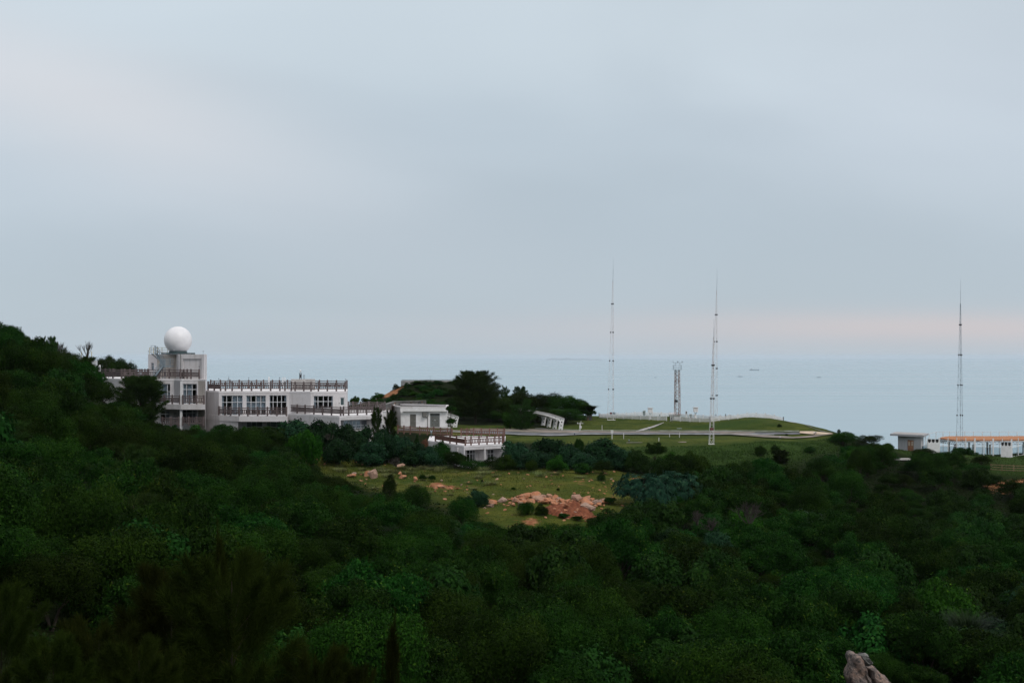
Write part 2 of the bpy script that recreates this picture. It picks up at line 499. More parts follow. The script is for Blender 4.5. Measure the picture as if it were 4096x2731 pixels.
# ------------------------------------------------------------------ terrain
CTRL = [  # photo column, distance ahead, height relative to the camera
 (1500,225,-11.0),(1600,222,-11.2),(1750,222,-11.3),(1950,222,-11.5),(2100,222,-11.7),(2300,228,-12.0),(2500,228,-12.1),(2700,228,-12.2),(2900,228,-12.3),(3100,228,-12.3),(3250,226,-12.4),
 (2395,265,-11.5),(2839,246,-11.5),(3133,252.6,-11.5),(2680,271,-11.5),(2800,258,-11.4),(2600,250,-11.6),
 (2450,206,-12.6),(2800,206,-12.75),(3100,212,-12.7),(2850,199,-13.3),(3000,190,-14.8),(3250,207,-13.9),(2600,190,-14.0),
 (1500,300,-12),(1200,300,-11),(2000,300,-14),(2500,292,-16),(3000,285,-20),(3360,258,-18),(3210,244,-11.7),(3290,240,-12.2),(3360,232,-12.6),(3450,228,-14.0),(3500,250,-21),(3500,300,-36),(2800,320,-30),(2000,330,-26),
 (3560,236,-15.8),(3700,234,-15.9),(3900,232,-16),(4096,226,-16),(4300,230,-16.2),(3700,260,-18.5),(4100,258,-18.5),(4000,290,-36),(4400,290,-36),(3650,215,-16.5),(4000,212,-16.1),(4110,204,-16.3),(4150,192,-18.6),(3500,212,-16.2),(4400,215,-17),
 (1856,180,-14.5),(2016,184,-14.6),(1713,190,-14.0),(1850,210,-11.7),(2050,206,-12.2),
 (650,190,-10.4),(820,188,-10.9),(1000,187,-11.4),(1150,186,-11.7),(1300,182,-12.0),(1450,184,-12.3),(1600,196,-12.4),(900,215,-10),(1300,215,-10.3),(500,205,-7.5),(420,218,-5.5),
 (600,235,-7.5),(900,240,-10),(1300,255,-9.9),(330,240,-5),(480,258,-7),
 (1700,291,-5.1),(1612,289,-5.5),(1800,288,-5.2),(1700,283,-5.5),(1780,282,-5.6),(1860,280,-6.6),(1548,287,-7.6),(1490,286,-9.3),(1420,290,-9.8),(2000,272,-9.6),(2150,262,-11),(2350,255,-11.6),(1600,258,-10.3),(1780,255,-10.6),(1900,240,-11.4),
 (1400,176,-13.6),(1800,176,-13.9),(2200,176,-14.0),(2550,172,-14.6),(1350,160,-14.0),(1700,155,-14.6),(2100,155,-14.8),(2450,158,-14.9),(1900,138,-15.5),(2300,138,-15.6),(1500,145,-14.9),(2600,155,-15.8),(2150,148,-15.0),
 (2000,120,-18.3),(2000,100,-19),(2000,80,-18.8),(2000,62,-17.8),(1600,120,-17.5),(1400,100,-17.3),(1300,75,-16),(2600,130,-18.6),(2600,90,-20),(2600,62,-18.2),
 (3000,165,-18),(3300,182,-18.3),(3300,140,-20.5),(3700,188,-19.5),(4100,170,-21.5),(3800,140,-22),(3500,100,-21),(4000,100,-22),(3440,78,-19.2),(4000,70,-19.6),(3300,60,-17.6),(4500,140,-24),(4600,90,-23),
 (0,155,0.2),(-500,150,4.5),(200,162,-1.9),(350,172,-4.4),(450,180,-7),(580,178,-9.8),(0,120,-7.5),(300,120,-9.2),(600,130,-11.5),(900,140,-14),(600,160,-10.9),(1100,160,-13.2),(1000,120,-15),(0,80,-11),(400,80,-12.6),(800,80,-14.6),(0,50,-10),(600,50,-12),(1200,50,-14),(2000,40,-14.5),(3000,40,-15),(2048,15,-6.5),(2048,0,-2.2),(-9000,8,-3),(9000,8,-8),
 (100,205,-1),(200,235,-3.5),(-400,190,3),(-300,240,-2),(-100,300,-16),(500,310,-15),
]
cp = np.array([(PX(p, D), D, z) for p, D, z in CTRL])
SC = 60.0
def _tps_k(d2):
    return 0.5 * d2 * np.log(np.maximum(d2, 1e-12))
Q = cp[:, :2] / SC
n_ = len(Q)
d2 = ((Q[:, None] - Q[None]) ** 2).sum(-1)
A_ = np.zeros((n_ + 3, n_ + 3))
A_[:n_, :n_] = _tps_k(d2) + np.eye(n_) * 0.004
A_[:n_, n_:] = np.c_[np.ones(n_), Q]
A_[n_:, :n_] = A_[:n_, n_:].T
coef = np.linalg.solve(A_, np.r_[cp[:, 2], np.zeros(3)])
def tps(x, y):
    p = np.c_[np.ravel(x), np.ravel(y)] / SC
    k = _tps_k(((p[:, None] - Q[None]) ** 2).sum(-1))
    return (k @ coef[:n_] + coef[n_] + p @ coef[n_ + 1:])
GX0, GX1, GY0, GY1, GS = -160.0, 180.0, -30.0, 420.0, 1.5
gx = np.arange(GX0, GX1 + .1, GS)
gy = np.arange(GY0, GY1 + .1, GS)
XX, YY = np.meshgrid(gx, gy)
ZZ = np.concatenate([tps(XX[i], YY[i]) for i in range(len(gy))]).reshape(XX.shape)
# the headland falls to the sea beyond its rim
rim = 300 - 0.0 * XX
rim = np.where(XX > 55, 300 - (XX - 55) * 0.5, rim)
over_ = np.maximum(0, YY - rim)
ZZ -= over_ * 0.9
ZZ -= np.maximum(0, np.abs(XX) - 110) * 0.5 * (XX > 0)
ZZ = np.maximum(ZZ, -90)
fine = 0.10 * np.sin(XX * 0.9 + 1.3 * np.sin(YY * 0.5)) * np.sin(YY * 0.7) + 0.06 * RNG.standard_normal(XX.shape)
ZZ = np.where(YY < 196, ZZ + fine, ZZ + fine * 0.35)
ZZ += CAMZ
def H(x, y):
    fx = min(max((x - GX0) / GS, 0), len(gx) - 1.001)
    fy = min(max((y - GY0) / GS, 0), len(gy) - 1.001)
    i, j = int(fx), int(fy)
    u, v = fx - i, fy - j
    return float((ZZ[j, i] * (1 - u) + ZZ[j, i + 1] * u) * (1 - v) + (ZZ[j + 1, i] * (1 - u) + ZZ[j + 1, i + 1] * u) * v)
def HV(x, y):
    fx = np.clip((x - GX0) / GS, 0, len(gx) - 1.001)
    fy = np.clip((y - GY0) / GS, 0, len(gy) - 1.001)
    i, j = fx.astype(int), fy.astype(int)
    u, v = fx - i, fy - j
    return (ZZ[j, i] * (1 - u) + ZZ[j, i + 1] * u) * (1 - v) + (ZZ[j + 1, i] * (1 - u) + ZZ[j + 1, i + 1] * u) * v
def ground(px, py, d0=120.0, d1=330.0):
    """where the sight line through a photo point meets the land"""
    D = d0
    while D < d1:
        x, z = PX(px, D), PZ(py, D)
        if z <= H(x, D):
            return Vector((x, D, H(x, D)))
        D += 0.4
    return Vector((PX(px, d1), d1, H(PX(px, d1), d1)))
def inpoly(x, y, poly):
    r = np.zeros(np.shape(x), bool)
    j = len(poly) - 1
    for i in range(len(poly)):
        xi, yi = poly[i]
        xj, yj = poly[j]
        c = ((yi > y) != (yj > y)) & (x < (xj - xi) * (y - yi) / (yj - yi + 1e-12) + xi)
        r ^= c
        j = i
    return r
# plan outlines: open clearing and mown plateau
CLEAR = [P2(p, D) for p, D in ((1190,178),(1500,180),(1900,179),(2300,179),(2480,177),(2660,168),(2560,152),(2420,138),(2330,130),(2000,129),(1900,136),(1760,146),(1560,152),(1400,160),(1250,168))]
LAWN = [P2(p, D) for p, D in ((1560,214),(2050,205),(2330,204),(2430,200),(2900,203),(3120,212),(3300,222),(3345,232),(3215,247),(3140,262),(2900,282),(2650,290),(2380,282),(2350,262),(2260,240),(2050,238),(1850,236),(1560,250),(1480,235))]
BANK = [P2(p, D) for p, D in ((2480,202),(2900,205),(3120,214),(3300,224),(3380,228),(3330,212),(3150,196),(2800,186),(2600,188),(2480,194))]
mask_grass = inpoly(XX, YY, CLEAR).astype(float)
mask_lawn = inpoly(XX, YY, LAWN).astype(float)
mask_bank = inpoly(XX, YY, BANK).astype(float)
hut_pad = [P2(p, D) for p, D in ((3540,232),(3800,208),(4096,200),(4400,200),(4400,250),(3540,250))]
mask_bank = np.maximum(mask_bank, inpoly(XX, YY, hut_pad))
def blur(a, k):
    for _ in range(k):
        b = a.copy()
        b[1:-1, 1:-1] = (a[1:-1, 1:-1] * 2 + a[:-2, 1:-1] + a[2:, 1:-1] + a[1:-1, :-2] + a[1:-1, 2:]) / 6
        a = b
    return a
LUSH = [P2(p, D) for p, D in ((2720,240),(2840,243),(3020,246),(3080,240),(3000,234),(2800,233))]
mask_bank = np.maximum(mask_bank, inpoly(XX, YY, LUSH) * 0.85)
mask_grass, mask_lawn, mask_bank = blur(mask_grass, 2), blur(mask_lawn, 1), blur(mask_bank, 2)
bare = np.zeros_like(XX)
def bare_at(px, py, rx, ry, s=1.0, d0=120.0):
    g = ground(px, py, d0)
    global bare
    bare = np.maximum(bare, s * np.exp(-(((XX - g.x) / rx) ** 2 + ((YY - g.y) / ry) ** 2)))
for a in ((2290,2045,1.5,3.0,1.2),(2110,2090,1.6,1.6,.8),(1740,1938,1.2,2.0,1.0),(1800,1948,1.5,1.8,.8),(2440,1985,1.3,1.8,.7),(2560,1917,1.8,1.8,.9),(2320,1928,1.6,2.0,.55),(1480,1882,1.5,2.0,.5),(2000,1895,2,2.5,.4),(1880,1880,2,2.5,.35),(2200,1900,2.5,3,.4),(2120,1935,2,2.5,.35)):
    bare_at(*a)
def bare_world(x, y, rx, ry, s):
    global bare
    bare = np.maximum(bare, s * np.exp(-(((XX - x) / rx) ** 2 + ((YY - y) / ry) ** 2)))
bare_world(PX(1555, 285), 284, 2.9, 6.0, 1.0)     # eroded face of the mound
bare_world(PX(1570, 282), 281, 2.0, 3.0, 1.1)
bare_world(PX(1525, 286), 284, 2.6, 6.0, 0.9)
bare_world(PX(4080, 197), 196, 7, 4.5, 0.75)
tm = NT('headland_ground')
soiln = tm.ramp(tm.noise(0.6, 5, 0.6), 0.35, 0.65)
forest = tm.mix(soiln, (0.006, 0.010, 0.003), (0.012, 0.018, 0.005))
g1 = tm.ramp(tm.noise(0.22, 5, 0.65), 0.36, 0.64)
g2 = tm.ramp(tm.noise(1.7, 5, 0.7), 0.35, 0.68)
grass = tm.mix(g1, (0.036, 0.062, 0.009), (0.108, 0.110, 0.020))
grass = tm.mix(tm.math('MULTIPLY', g2, 0.6), grass, (0.022, 0.036, 0.007))
g3 = tm.ramp(tm.noise(0.5, 6, 0.7), 0.55, 0.72)
grass = tm.mix(tm.math('MULTIPLY', g3, 0.6), grass, (0.12, 0.075, 0.034))
lawn = tm.mix(g1, (0.028, 0.050, 0.009), (0.090, 0.104, 0.022))
lawn = tm.mix(tm.math('MULTIPLY', g2, 0.5), lawn, (0.036, 0.054, 0.011))
bank = tm.mix(g2, (0.022, 0.046, 0.010), (0.042, 0.075, 0.014))
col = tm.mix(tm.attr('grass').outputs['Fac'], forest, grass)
col = tm.mix(tm.attr('lawn').outputs['Fac'], col, lawn)
col = tm.mix(tm.attr('bank').outputs['Fac'], col, bank)
red = tm.mix(tm.ramp(tm.noise(1.4, 6, 0.7), 0.38, 0.62), (0.17, 0.062, 0.032), (0.36, 0.18, 0.09))
bmask = tm.ramp(tm.math('ADD', tm.attr('bare').outputs['Fac'], tm.math('MULTIPLY', tm.math('SUBTRACT', tm.noise(0.9, 6, 0.7), 0.5), 1.4)), 0.42, 0.62)
col = tm.mix(bmask, col, red)
tm.pbr(col, 0.95, 0.03, 0, tm.bump(tm.noise(1.6, 6, 0.75), 0.9, 0.22))
ny, nx = XX.shape
idx = np.arange(nx * ny).reshape(ny, nx)
F = np.stack([idx[:-1, :-1], idx[:-1, 1:], idx[1:, 1:], idx[1:, :-1]], -1).reshape(-1, 4)
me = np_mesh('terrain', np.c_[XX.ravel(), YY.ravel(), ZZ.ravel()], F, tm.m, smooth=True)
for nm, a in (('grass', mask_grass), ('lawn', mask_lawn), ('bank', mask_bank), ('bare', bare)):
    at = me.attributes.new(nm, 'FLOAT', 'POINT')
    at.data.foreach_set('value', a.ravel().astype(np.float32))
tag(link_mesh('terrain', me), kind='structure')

# ------------------------------------------------------------------ sea
t = NT('sea_water')
slick = t.ramp(t.noise(1.0, 4, 0.55, stretch=(1 / 9000, 1 / 700, 1)), 0.40, 0.64)
wav = t.noise(1.0, 3, 0.6, stretch=(1 / 14, 1 / 9, 1))
wav2 = t.noise(1.0, 3, 0.55, stretch=(1 / 130, 1 / 45, 1))
bp = t.n('ShaderNodeBump')
bp.inputs['Distance'].default_value = 2.2
t.l(t.math('ADD', t.math('MULTIPLY', wav, 0.5), wav2), bp.inputs['Height'])
t.l(t.math('SUBTRACT', 0.13, t.math('MULTIPLY', slick, 0.07)), bp.inputs['Strength'])
t.pbr((0.26, 0.375, 0.43), t.math('SUBTRACT', 0.30, t.math('MULTIPLY', slick, 0.12)), 0.5, 0, bp.outputs[0])
mb = MB()
mb.face((-45000, -1500, 0), (45000, -1500, 0), (45000, 60000, 0), (-45000, 60000, 0))
tag(mb.build('sea', t.m, fix=False), kind='structure')

# ------------------------------------------------------------------ road, pavements, paths
def ribbon(name, upper, lower, mat, lift, kind='structure', label=None, cat=None, step=26, d0=190.0):
    def samp(line, q):
        for (x0, y0), (x1, y1) in zip(line, line[1:]):
            if x0 <= q <= x1:
                return y0 + (y1 - y0) * (q - x0) / max(x1 - x0, 1e-6)
        return line[0][1] if q < line[0][0] else line[-1][1]
    a, b = max(upper[0][0], lower[0][0]), min(upper[-1][0], lower[-1][0])
    k = max(2, int((b - a) / step))
    V, Fq = [], []
    for i in range(k + 1):
        q = a + (b - a) * i / k
        g0, g1_ = ground(q, samp(upper, q), d0), ground(q, samp(lower, q), d0)
        for w in range(5):
            p = g0.lerp(g1_, w / 4)
            V.append((p.x, p.y, H(p.x, p.y) + lift))
    for i in range(k):
        for w in range(4):
            Fq.append((i * 5 + w, i * 5 + w + 1, (i + 1) * 5 + w + 1, (i + 1) * 5 + w))
    m_ = bpy.data.meshes.new(name)
    m_.from_pydata(V, [], Fq)
    bm = bmesh.new(); bm.from_mesh(m_)
    for f in bm.faces:
        f.normal_update()
        if f.normal.z < 0:
            f.normal_flip()
    bm.to_mesh(m_); bm.free()
    m_.materials.append(mat)
    return tag(link_mesh(name, m_), label, cat, None, kind)
M['asphalt'] = simple('worn_grey_paving', (0.17, 0.17, 0.185), (0.09, 0.095, 0.10), 0.85, 0.5, 0.2)
M['pink'] = simple('pinkish_concrete_paving', (0.29, 0.235, 0.215), (0.13, 0.125, 0.09), 0.85, 0.5, 0.2)
M['kerb'] = simple('pale_kerb_stone', (0.44, 0.44, 0.44), (0.16, 0.18, 0.14), 0.8, 0.6, 0.2)
M['sandpath'] = simple('pale_sandy_paving', (0.60, 0.48, 0.36), (0.45, 0.34, 0.26), 0.85, 0.6, 0.2)
ribbon('road', [(1590,1717),(1900,1724),(2060,1730),(2200,1733),(2265,1731),(2430,1729.5),(2886,1730),(3200,1731.5)], [(1590,1722),(1900,1733),(2060,1741),(2200,1745),(2262,1744),(2330,1739.5),(2500,1739),(2886,1739.5),(3100,1740),(3200,1738.5)], M['asphalt'], 0.10)
ribbon('pavement', [(1880,1716),(2000,1717),(2130,1718),(2190,1719),(2262,1724),(2430,1727.5),(2886,1728),(3020,1730)], [(1880,1722.5),(2060,1730),(2200,1734),(2262,1734),(2330,1732),(2500,1732.5),(2886,1733),(3020,1734)], M['pink'], 0.13)
for up in ([(2140,1717.5),(2200,1719.5),(2262,1723),(2430,1725.8),(2600,1726.3),(2886,1727.2),(3196,1728)],):
    ribbon('kerb', up, [(x, y + 1.7) for x, y in up], M['kerb'], 0.22)
lo = [(1700,1726),(1900,1733),(2060,1741),(2200,1745),(2262,1743.5),(2330,1739.6),(2500,1739.3),(2886,1740),(3096,1742)]
ribbon('kerb', lo, [(x, y + 1.8) for x, y in lo], M['kerb'], 0.2)
ribbon('path', [(2880,1734),(2990,1737),(3100,1746),(3180,1751),(3260,1744),(3330,1737)], [(2880,1739),(2960,1744.5),(3060,1752),(3180,1757),(3260,1750),(3330,1740)], M['pink'], 0.16)
ribbon('parking_area', [(3198,1729.5),(3250,1729),(3330,1737)], [(3198,1736),(3262,1743),(3330,1740)], M['sandpath'], 0.19)
ribbon('path', [(2538,1728),(2565,1718),(2610,1706),(2655,1691)], [(2538,1729),(2568,1725),(2620,1708.5),(2655,1693)], M['concrete'], 0.10, step=6)
ribbon('path', [(2505,1771.5),(2570,1771)], [(2505,1773),(2570,1772.5)], M['pink'], 0.10)
ribbon('path', [(2712,1769.5),(2745,1769)], [(2712,1771.5),(2745,1771)], M['pink'], 0.10)
ribbon('path', [(3145,1686),(3190,1692)], [(3145,1687.5),(3190,1694)], M['kerb'], 0.10, step=8)
ribbon('path', [(3220,1700),(3280,1724),(3325,1731)], [(3220,1701.5),(3280,1726),(3325,1732.5)], M['concrete_dark'], 0.10, step=8)

# ------------------------------------------------------------------ far islands and ships
def islands(name, D, spans, label):
    for k, (p0, p1, h) in enumerate(spans):
        x0, x1 = PX(p0, D), PX(p1, D)
        mb = MB()
        n = 24
        ridge = []
        for i in range(n + 1):
            u = i / n
            ridge.append((x0 + (x1 - x0) * u, h * (math.sin(math.pi * u) ** 0.7) * (0.7 + 0.3 * math.sin(u * 11 + k) * math.sin(u * 5))))
        for (xa, za), (xb, zb) in zip(ridge, ridge[1:]):
            mb.face((xa, D - 900, -2), (xb, D - 900, -2), (xb, D, zb), (xa, D, za))
            mb.face((xb, D + 900, -2), (xa, D + 900, -2), (xa, D, za), (xb, D, zb))
        o = mb.build('hills', M['ship'], fix=True)  # hills take the same haze-lightened grey as the ships
        tag(o, None, None, None, 'structure')
islands('far_island', 32000, [(2180, 2330, 75), (2240, 2420, 45)], '')

def ship(px, py, length, label, big=True, flip=1):
    D = CAMZ * FPX / (py - HORIZ)
    x = PX(px, D)
    root = thing('cargo_ship' if big else 'fishing_boat', (x, D, 0), label, 'ship' if big else 'boat', 'vessels out on the sea')
    L, B, Hh = length, length * 0.16, length * (0.075 if big else 0.10)
    mb = MB()
    pts_t = [(-L/2, -B/2), (L*0.36, -B/2), (L/2, 0), (L*0.36, B/2), (-L/2, B/2)]
    pts_b = [(-L*0.47, -B*0.4), (L*0.33, -B*0.4), (L*0.42, 0), (L*0.33, B*0.4), (-L*0.47, B*0.4)]
    n = len(pts_t)
    vb = [(x + flip * a, D + b, -0.5) for a, b in pts_b]
    vt = [(x + flip * a, D + b, Hh * (1.35 if a > L * 0.45 else 1.0)) for a, b in pts_t]
    mb.v = vb + vt
    mb.f = [tuple(reversed(range(n))), tuple(range(n, 2 * n))] + [(i, (i + 1) % n, n + (i + 1) % n, n + i) for i in range(n)]
    mb.build('hull', M['ship'], root)
    sh = MB()
    sh.box((x - flip * L * (0.3 if big else 0.12), D, Hh + L * 0.045), (L * 0.16, B * 0.8, L * 0.09))
    sh.box((x - flip * L * (0.31 if big else 0.13), D, Hh + L * 0.105), (L * 0.11, B * 0.7, L * 0.03))
    sh.build('wheelhouse', M['ship_white'], root)
    for u in ((-0.02, 0.2, 0.36) if big else (0.05, 0.3)):
        ms = MB()
        ms.bar((x + flip * L * u, D, Hh), (x + flip * L * u, D, Hh + L * 0.13), L * 0.012)
        ms.bar((x + flip * L * u, D, Hh + L * 0.10), (x + flip * L * (u + 0.09), D, Hh + L * 0.05), L * 0.008)
        ms.build('derrick_mast', M['ship'], root)
ship(3018, 1481, 62, 'hazy grey cargo ship, the largest vessel out at sea')
ship(2960, 1507, 24, 'small grey boat on the sea just below the cargo ship', False)
ship(1994, 1515, 26, 'small boat on the sea to the right of the tall casuarina', False, -1)
ship(3276, 1510, 20, 'faint small boat far out on the sea beyond the road end', False)
ship(2622, 1510, 12, 'tiny boat on the sea beside the first tall mast', False, -1)

# ------------------------------------------------------------------ sea haze
t = NT('sea_haze')
t.out.inputs[0].default_value if False else None
pv = t.n('ShaderNodeVolumePrincipled')
pv.inputs['Color'].default_value = (0.80, 0.855, 0.925, 1)
pv.inputs['Density'].default_value = 2.5e-5
pv.inputs['Anisotropy'].default_value = 0.1
t.l(pv.outputs[0], t.out.inputs['Volume'])
mb = MB()
mb.box((0, 29000, 57.5), (94000, 66000, 119))
tag(mb.build('haze', t.m), kind='stuff')
# ------------------------------------------------------------------ building helpers
def on_line(A, B, px):
    k = (px - CX) / FPX
    dx, dy = B[0] - A[0], B[1] - A[1]
    return (k * A[1] - A[0]) / (dx - k * dy)           # 0..1 along AB
def lerp2(A, B, t):
    return (A[0] + (B[0] - A[0]) * t, A[1] + (B[1] - A[1]) * t)
def nrm2(A, B):
    dx, dy = B[0] - A[0], B[1] - A[1]
    L = math.hypot(dx, dy)
    return (dy / L, -dx / L)                             # towards the camera side when A is left of B
def op_px(A, B, px0, px1, py0, py1):
    t0, t1 = on_line(A, B, px0), on_line(A, B, px1)
    D = lerp2(A, B, (t0 + t1) / 2)[1]
    return (t0, t1, PZ(py1, D), PZ(py0, D))
def facade(mb, A, B, z0, z1, ops=(), depth=0.18, back=False):
    n = nrm2(A, B)
    ts = sorted({0.0, 1.0, *[o[0] for o in ops], *[o[1] for o in ops]})
    zs = sorted({z0, z1, *[max(z0, o[2]) for o in ops], *[min(z1, o[3]) for o in ops]})
    P = lambda t, z, d=0.0: (*[a - m * d for a, m in zip(lerp2(A, B, t), n)], z)
    for ta, tb in zip(ts, ts[1:]):
        for za, zb in zip(zs, zs[1:]):
            tm_, zm = (ta + tb) / 2, (za + zb) / 2
            if any(o[0] < tm_ < o[1] and o[2] < zm < o[3] for o in ops):
                continue
            mb.face(P(ta, za), P(tb, za), P(tb, zb), P(ta, zb))
    for t0, t1, za, zb in ops:
        mb.face(P(t0, za), P(t0, za, depth), P(t0, zb, depth), P(t0, zb))
        mb.face(P(t1, za, depth), P(t1, za), P(t1, zb), P(t1, zb, depth))
        mb.face(P(t0, zb), P(t0, zb, depth), P(t1, zb, depth), P(t1, zb))
        mb.face(P(t0, za, depth), P(t0, za), P(t1, za), P(t1, za, depth))
        if back:
            mb.face(P(t0, za, depth), P(t1, za, depth), P(t1, zb, depth), P(t0, zb, depth))
def window(parent, A, B, op, cols, rows, depth=0.14, curtains=(), name='window', fw=0.07):
    """cols, rows: inner bar positions 0..1 (rows measured upwards)"""
    n = nrm2(A, B)
    t0, t1, za, zb = op
    P = lambda u, v, d: Vector((*[a - m * d for a, m in zip(lerp2(A, B, t0 + (t1 - t0) * u), n)], za + (zb - za) * v))
    wu = fw / (math.dist(A, B) * (t1 - t0)) / 2
    wv = fw / (zb - za) / 2
    mb = MB()
    for u in (wu, 1 - wu, *cols):
        mb.bar(P(u, 0.001, depth), P(u, 0.999, depth), fw, 0.07)
    for v in (wv, 1 - wv, *rows):
        mb.bar(P(0.002, v, depth + 0.004), P(0.998, v, depth + 0.004), 0.062, fw)
    w = mb.build(name, M['frame'], parent)
    g = MB()
    g.face(P(0, 0, depth + .012), P(1, 0, depth + .012), P(1, 1, depth + .012), P(0, 1, depth + .012))
    g.build('pane', M['glass'], w, fix=False)
    for u0, u1, v0, v1 in curtains:
        c = MB()
        k = max(4, int((u1 - u0) * (t1 - t0) * math.dist(A, B) / 0.09))
        for i in range(k):
            a, b = u0 + (u1 - u0) * i / k, u0 + (u1 - u0) * (i + 1) / k
            da, db = (0.26 + 0.06 * (i % 2)), (0.26 + 0.06 * ((i + 1) % 2))
            c.face(P(a, v0, da), P(b, v0, db), P(b, v1, db), P(a, v1, da))
        c.build('curtain', M['curtain'], w, fix=False)
    return w
def flat_roof(parent, pts, z, mat='roof_white', name='roof', drop=0.22, out=0.05):
    mb = MB()
    c = (sum(p[0] for p in pts) / len(pts), sum(p[1] for p in pts) / len(pts))
    q = []
    for x, y in pts:
        L = math.hypot(x - c[0], y - c[1])
        q.append((x + (x - c[0]) / L * out, y + (y - c[1]) / L * out))
    mb.prism(q, z - drop, z)
    return mb.build(name, M[mat], parent)
def railing(parent, posts, z, mat='brown', h=1.2, name='railing', pw=0.2, balusters=True, as_thing=None):
    """posts: plan points; z: number or list. One rail mesh with the posts under it"""
    zs = z if isinstance(z, (list, tuple)) else [z] * len(posts)
    if as_thing:
        parent = thing(name, (*posts[0], zs[0]), as_thing, 'railing', 'brown timber-look railings')
    mb = MB()
    for (a, za), (b, zb) in zip(zip(posts, zs), zip(posts[1:], zs[1:])):
        A, B = Vector((*a, za)), Vector((*b, zb))
        up = Vector((0, 0, h))
        for f, th in ((0.90, 0.11), (0.70, 0.10), (0.27, 0.11)):
            mb.bar(A + up * f, B + up * f, 0.11, th)
        L = (B - A).length
        k = max(2, int(L / 0.24))
        if balusters and L < 4:
            for i in range(1, k):
                p = A.lerp(B, i / k)
                mb.bar(p + up * 0.31, p + up * 0.66, 0.12, 0.07)
    r = mb.build(name if not as_thing else 'rails', M[mat], parent)
    for (x, y), zz in zip(posts, zs):
        pb = MB()
        ang = 0.0
        pb.box((x, y, zz + h * 0.5), (pw, pw, h), ang)
        pb.box((x, y, zz + h + 0.03), (pw * 0.8, pw * 0.8, 0.07), ang)
        pb.build('post', M[mat], r if not as_thing else parent)
    return r
def posts_on(A, B, pxs, inset=0.25):
    n = nrm2(A, B)
    return [tuple(a - m * inset for a, m in zip(lerp2(A, B, on_line(A, B, p)), n)) for p in pxs]
def ball_rod(name, x, y, z, h, label, group='lightning rods on the parapets', r=0.07):
    o = MB()
    o.bar((x, y, z), (x, y, z + h), 0.025)
    root = thing(name, (x, y, z), label, 'lightning rod', group)
    o.build('rod', M['galv'], root)
    b = MB()
    b.lathe((x, y, z + h * 0.8), [(0.01, -r), (r * .7, -r * .7), (r, 0), (r * .7, r * .7), (0.01, r)], 8)
    b.build('ball', M['dark_steel'], root)
    return root

# ------------------------------------------------------------------ the station building
Zr = lambda z: CAMZ + z
st = thing('station_building', (PX(820, 200), 200, Zr(-11.5)), 'long white flat-roofed station building with stepped blocks, terraces and brown railings', 'building')
wall, stained, grey = MB(), MB(), MB()  # stained and grey faces carry shade in their colour
stained_t, shaded_c = MB(), MB()
# block A (upper, with the tower)
zA, zAb, zAl = Zr(-3.10), Zr(-6.43), Zr(-7.12)
a = [P2(408, 204), P2(483, 197.5), P2(622, 197.2), P2(697, 196.6), P2(726, 193.7), P2(793, 193.3), P2(821, 191.6)]
a_back = [P2(827, 210), P2(430, 216)]
gz = Zr(-13)
opA1 = op_px(a[2], a[3], 626, 681, 1534.5, 1616)
opA2 = op_px(a[4], a[5], 730, 788, 1534.5, 1616)
opA1l = op_px(a[2], a[3], 640, 679, 1641, 1690)
opA2l = op_px(a[4], a[5], 729, 787, 1636, 1692)
facade(wall, a[0], a[1], gz, zA - .22)
facade(wall, a[1], a[2], gz, zA - .22)
facade(wall, a[2], a[3], gz, zA - .22, [opA1, opA1l])
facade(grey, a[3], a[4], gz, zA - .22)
facade(wall, a[4], a[5], gz, zA - .22, [opA2, opA2l])
facade(stained, a[5], a[6], gz, zA - .22)
facade(wall, a[6], a_back[0], gz, zA - .22)
facade(wall, a_back[0], a_back[1], gz, zA - .22)
facade(wall, a_back[1], a[0], gz, zA - .22)
flat_roof(st, a + a_back, zA, 'roof_white')
window(st, a[2], a[3], opA1, (0.30, 0.78), (0.62,), curtains=[(0.05, 0.25, 0.02, 0.97), (0.34, 0.76, 0.02, 0.97), (0.8, 0.97, 0.02, 0.6)])
window(st, a[4], a[5], opA2, (0.27, 0.65), (0.72,), curtains=[(0.03, 0.20, 0.02, 0.97), (0.32, 0.62, 0.02, 0.97)])
window(st, a[2], a[3], opA1l, (0.55,), (0.7,), curtains=[(0.6, 0.9, 0.02, 0.9)])
window(st, a[4], a[5], opA2l, (0.28, 0.68), (0.72,), curtains=[(0.75, 0.95, 0.02, 0.9)])
# balcony slab of block A with its white post
sl = [P2(660, 192.4), P2(724, 190.6), P2(820.5, 190.4), P2(821.3, 193.2), P2(726, 197), P2(640, 197.6)]
mb = MB(); mb.prism(sl, zAl, zAb); mb.build('balcony', M['wall'], st)
cpos = P2(725.5, 191)
mb = MB()
mb.box((*cpos, (zAl + gz) / 2), (0.30, 0.30, zAl - gz - .004))
mb.build('column', M['white'], st)
mb = MB()
mb.box((*P2(726, 191), (zAb + zA - 0.25) / 2), (0.26, 0.26, zA - 0.25 - zAb))
mb.build('column', M['white'], st)
bp_ = [P2(640, 193.6), P2(657.7, 192.9), P2(689.5, 191.9), P2(720, 191.0)]
railing(st, bp_, zAb, name='balcony_railing')
railing(st, [P2(p, 190.8) for p in (732, 758, 787, 815.5)], zAb, name='balcony_railing')
railing(st, [P2(p, 190.9) for p in (650, 685, 715)], Zr(-9.35), name='balcony_railing')
railing(st, [P2(p, 190.8) for p in (732, 756, 786, 815)], Zr(-9.3), name='balcony_railing')
# air conditioner under the balcony
mb = MB(); mb.box((*P2(705, 195.2), PZ(1642, 195.2)), (0.8, 0.4, 0.55)); mb.build('air_conditioner', M['white_dirty'], st)
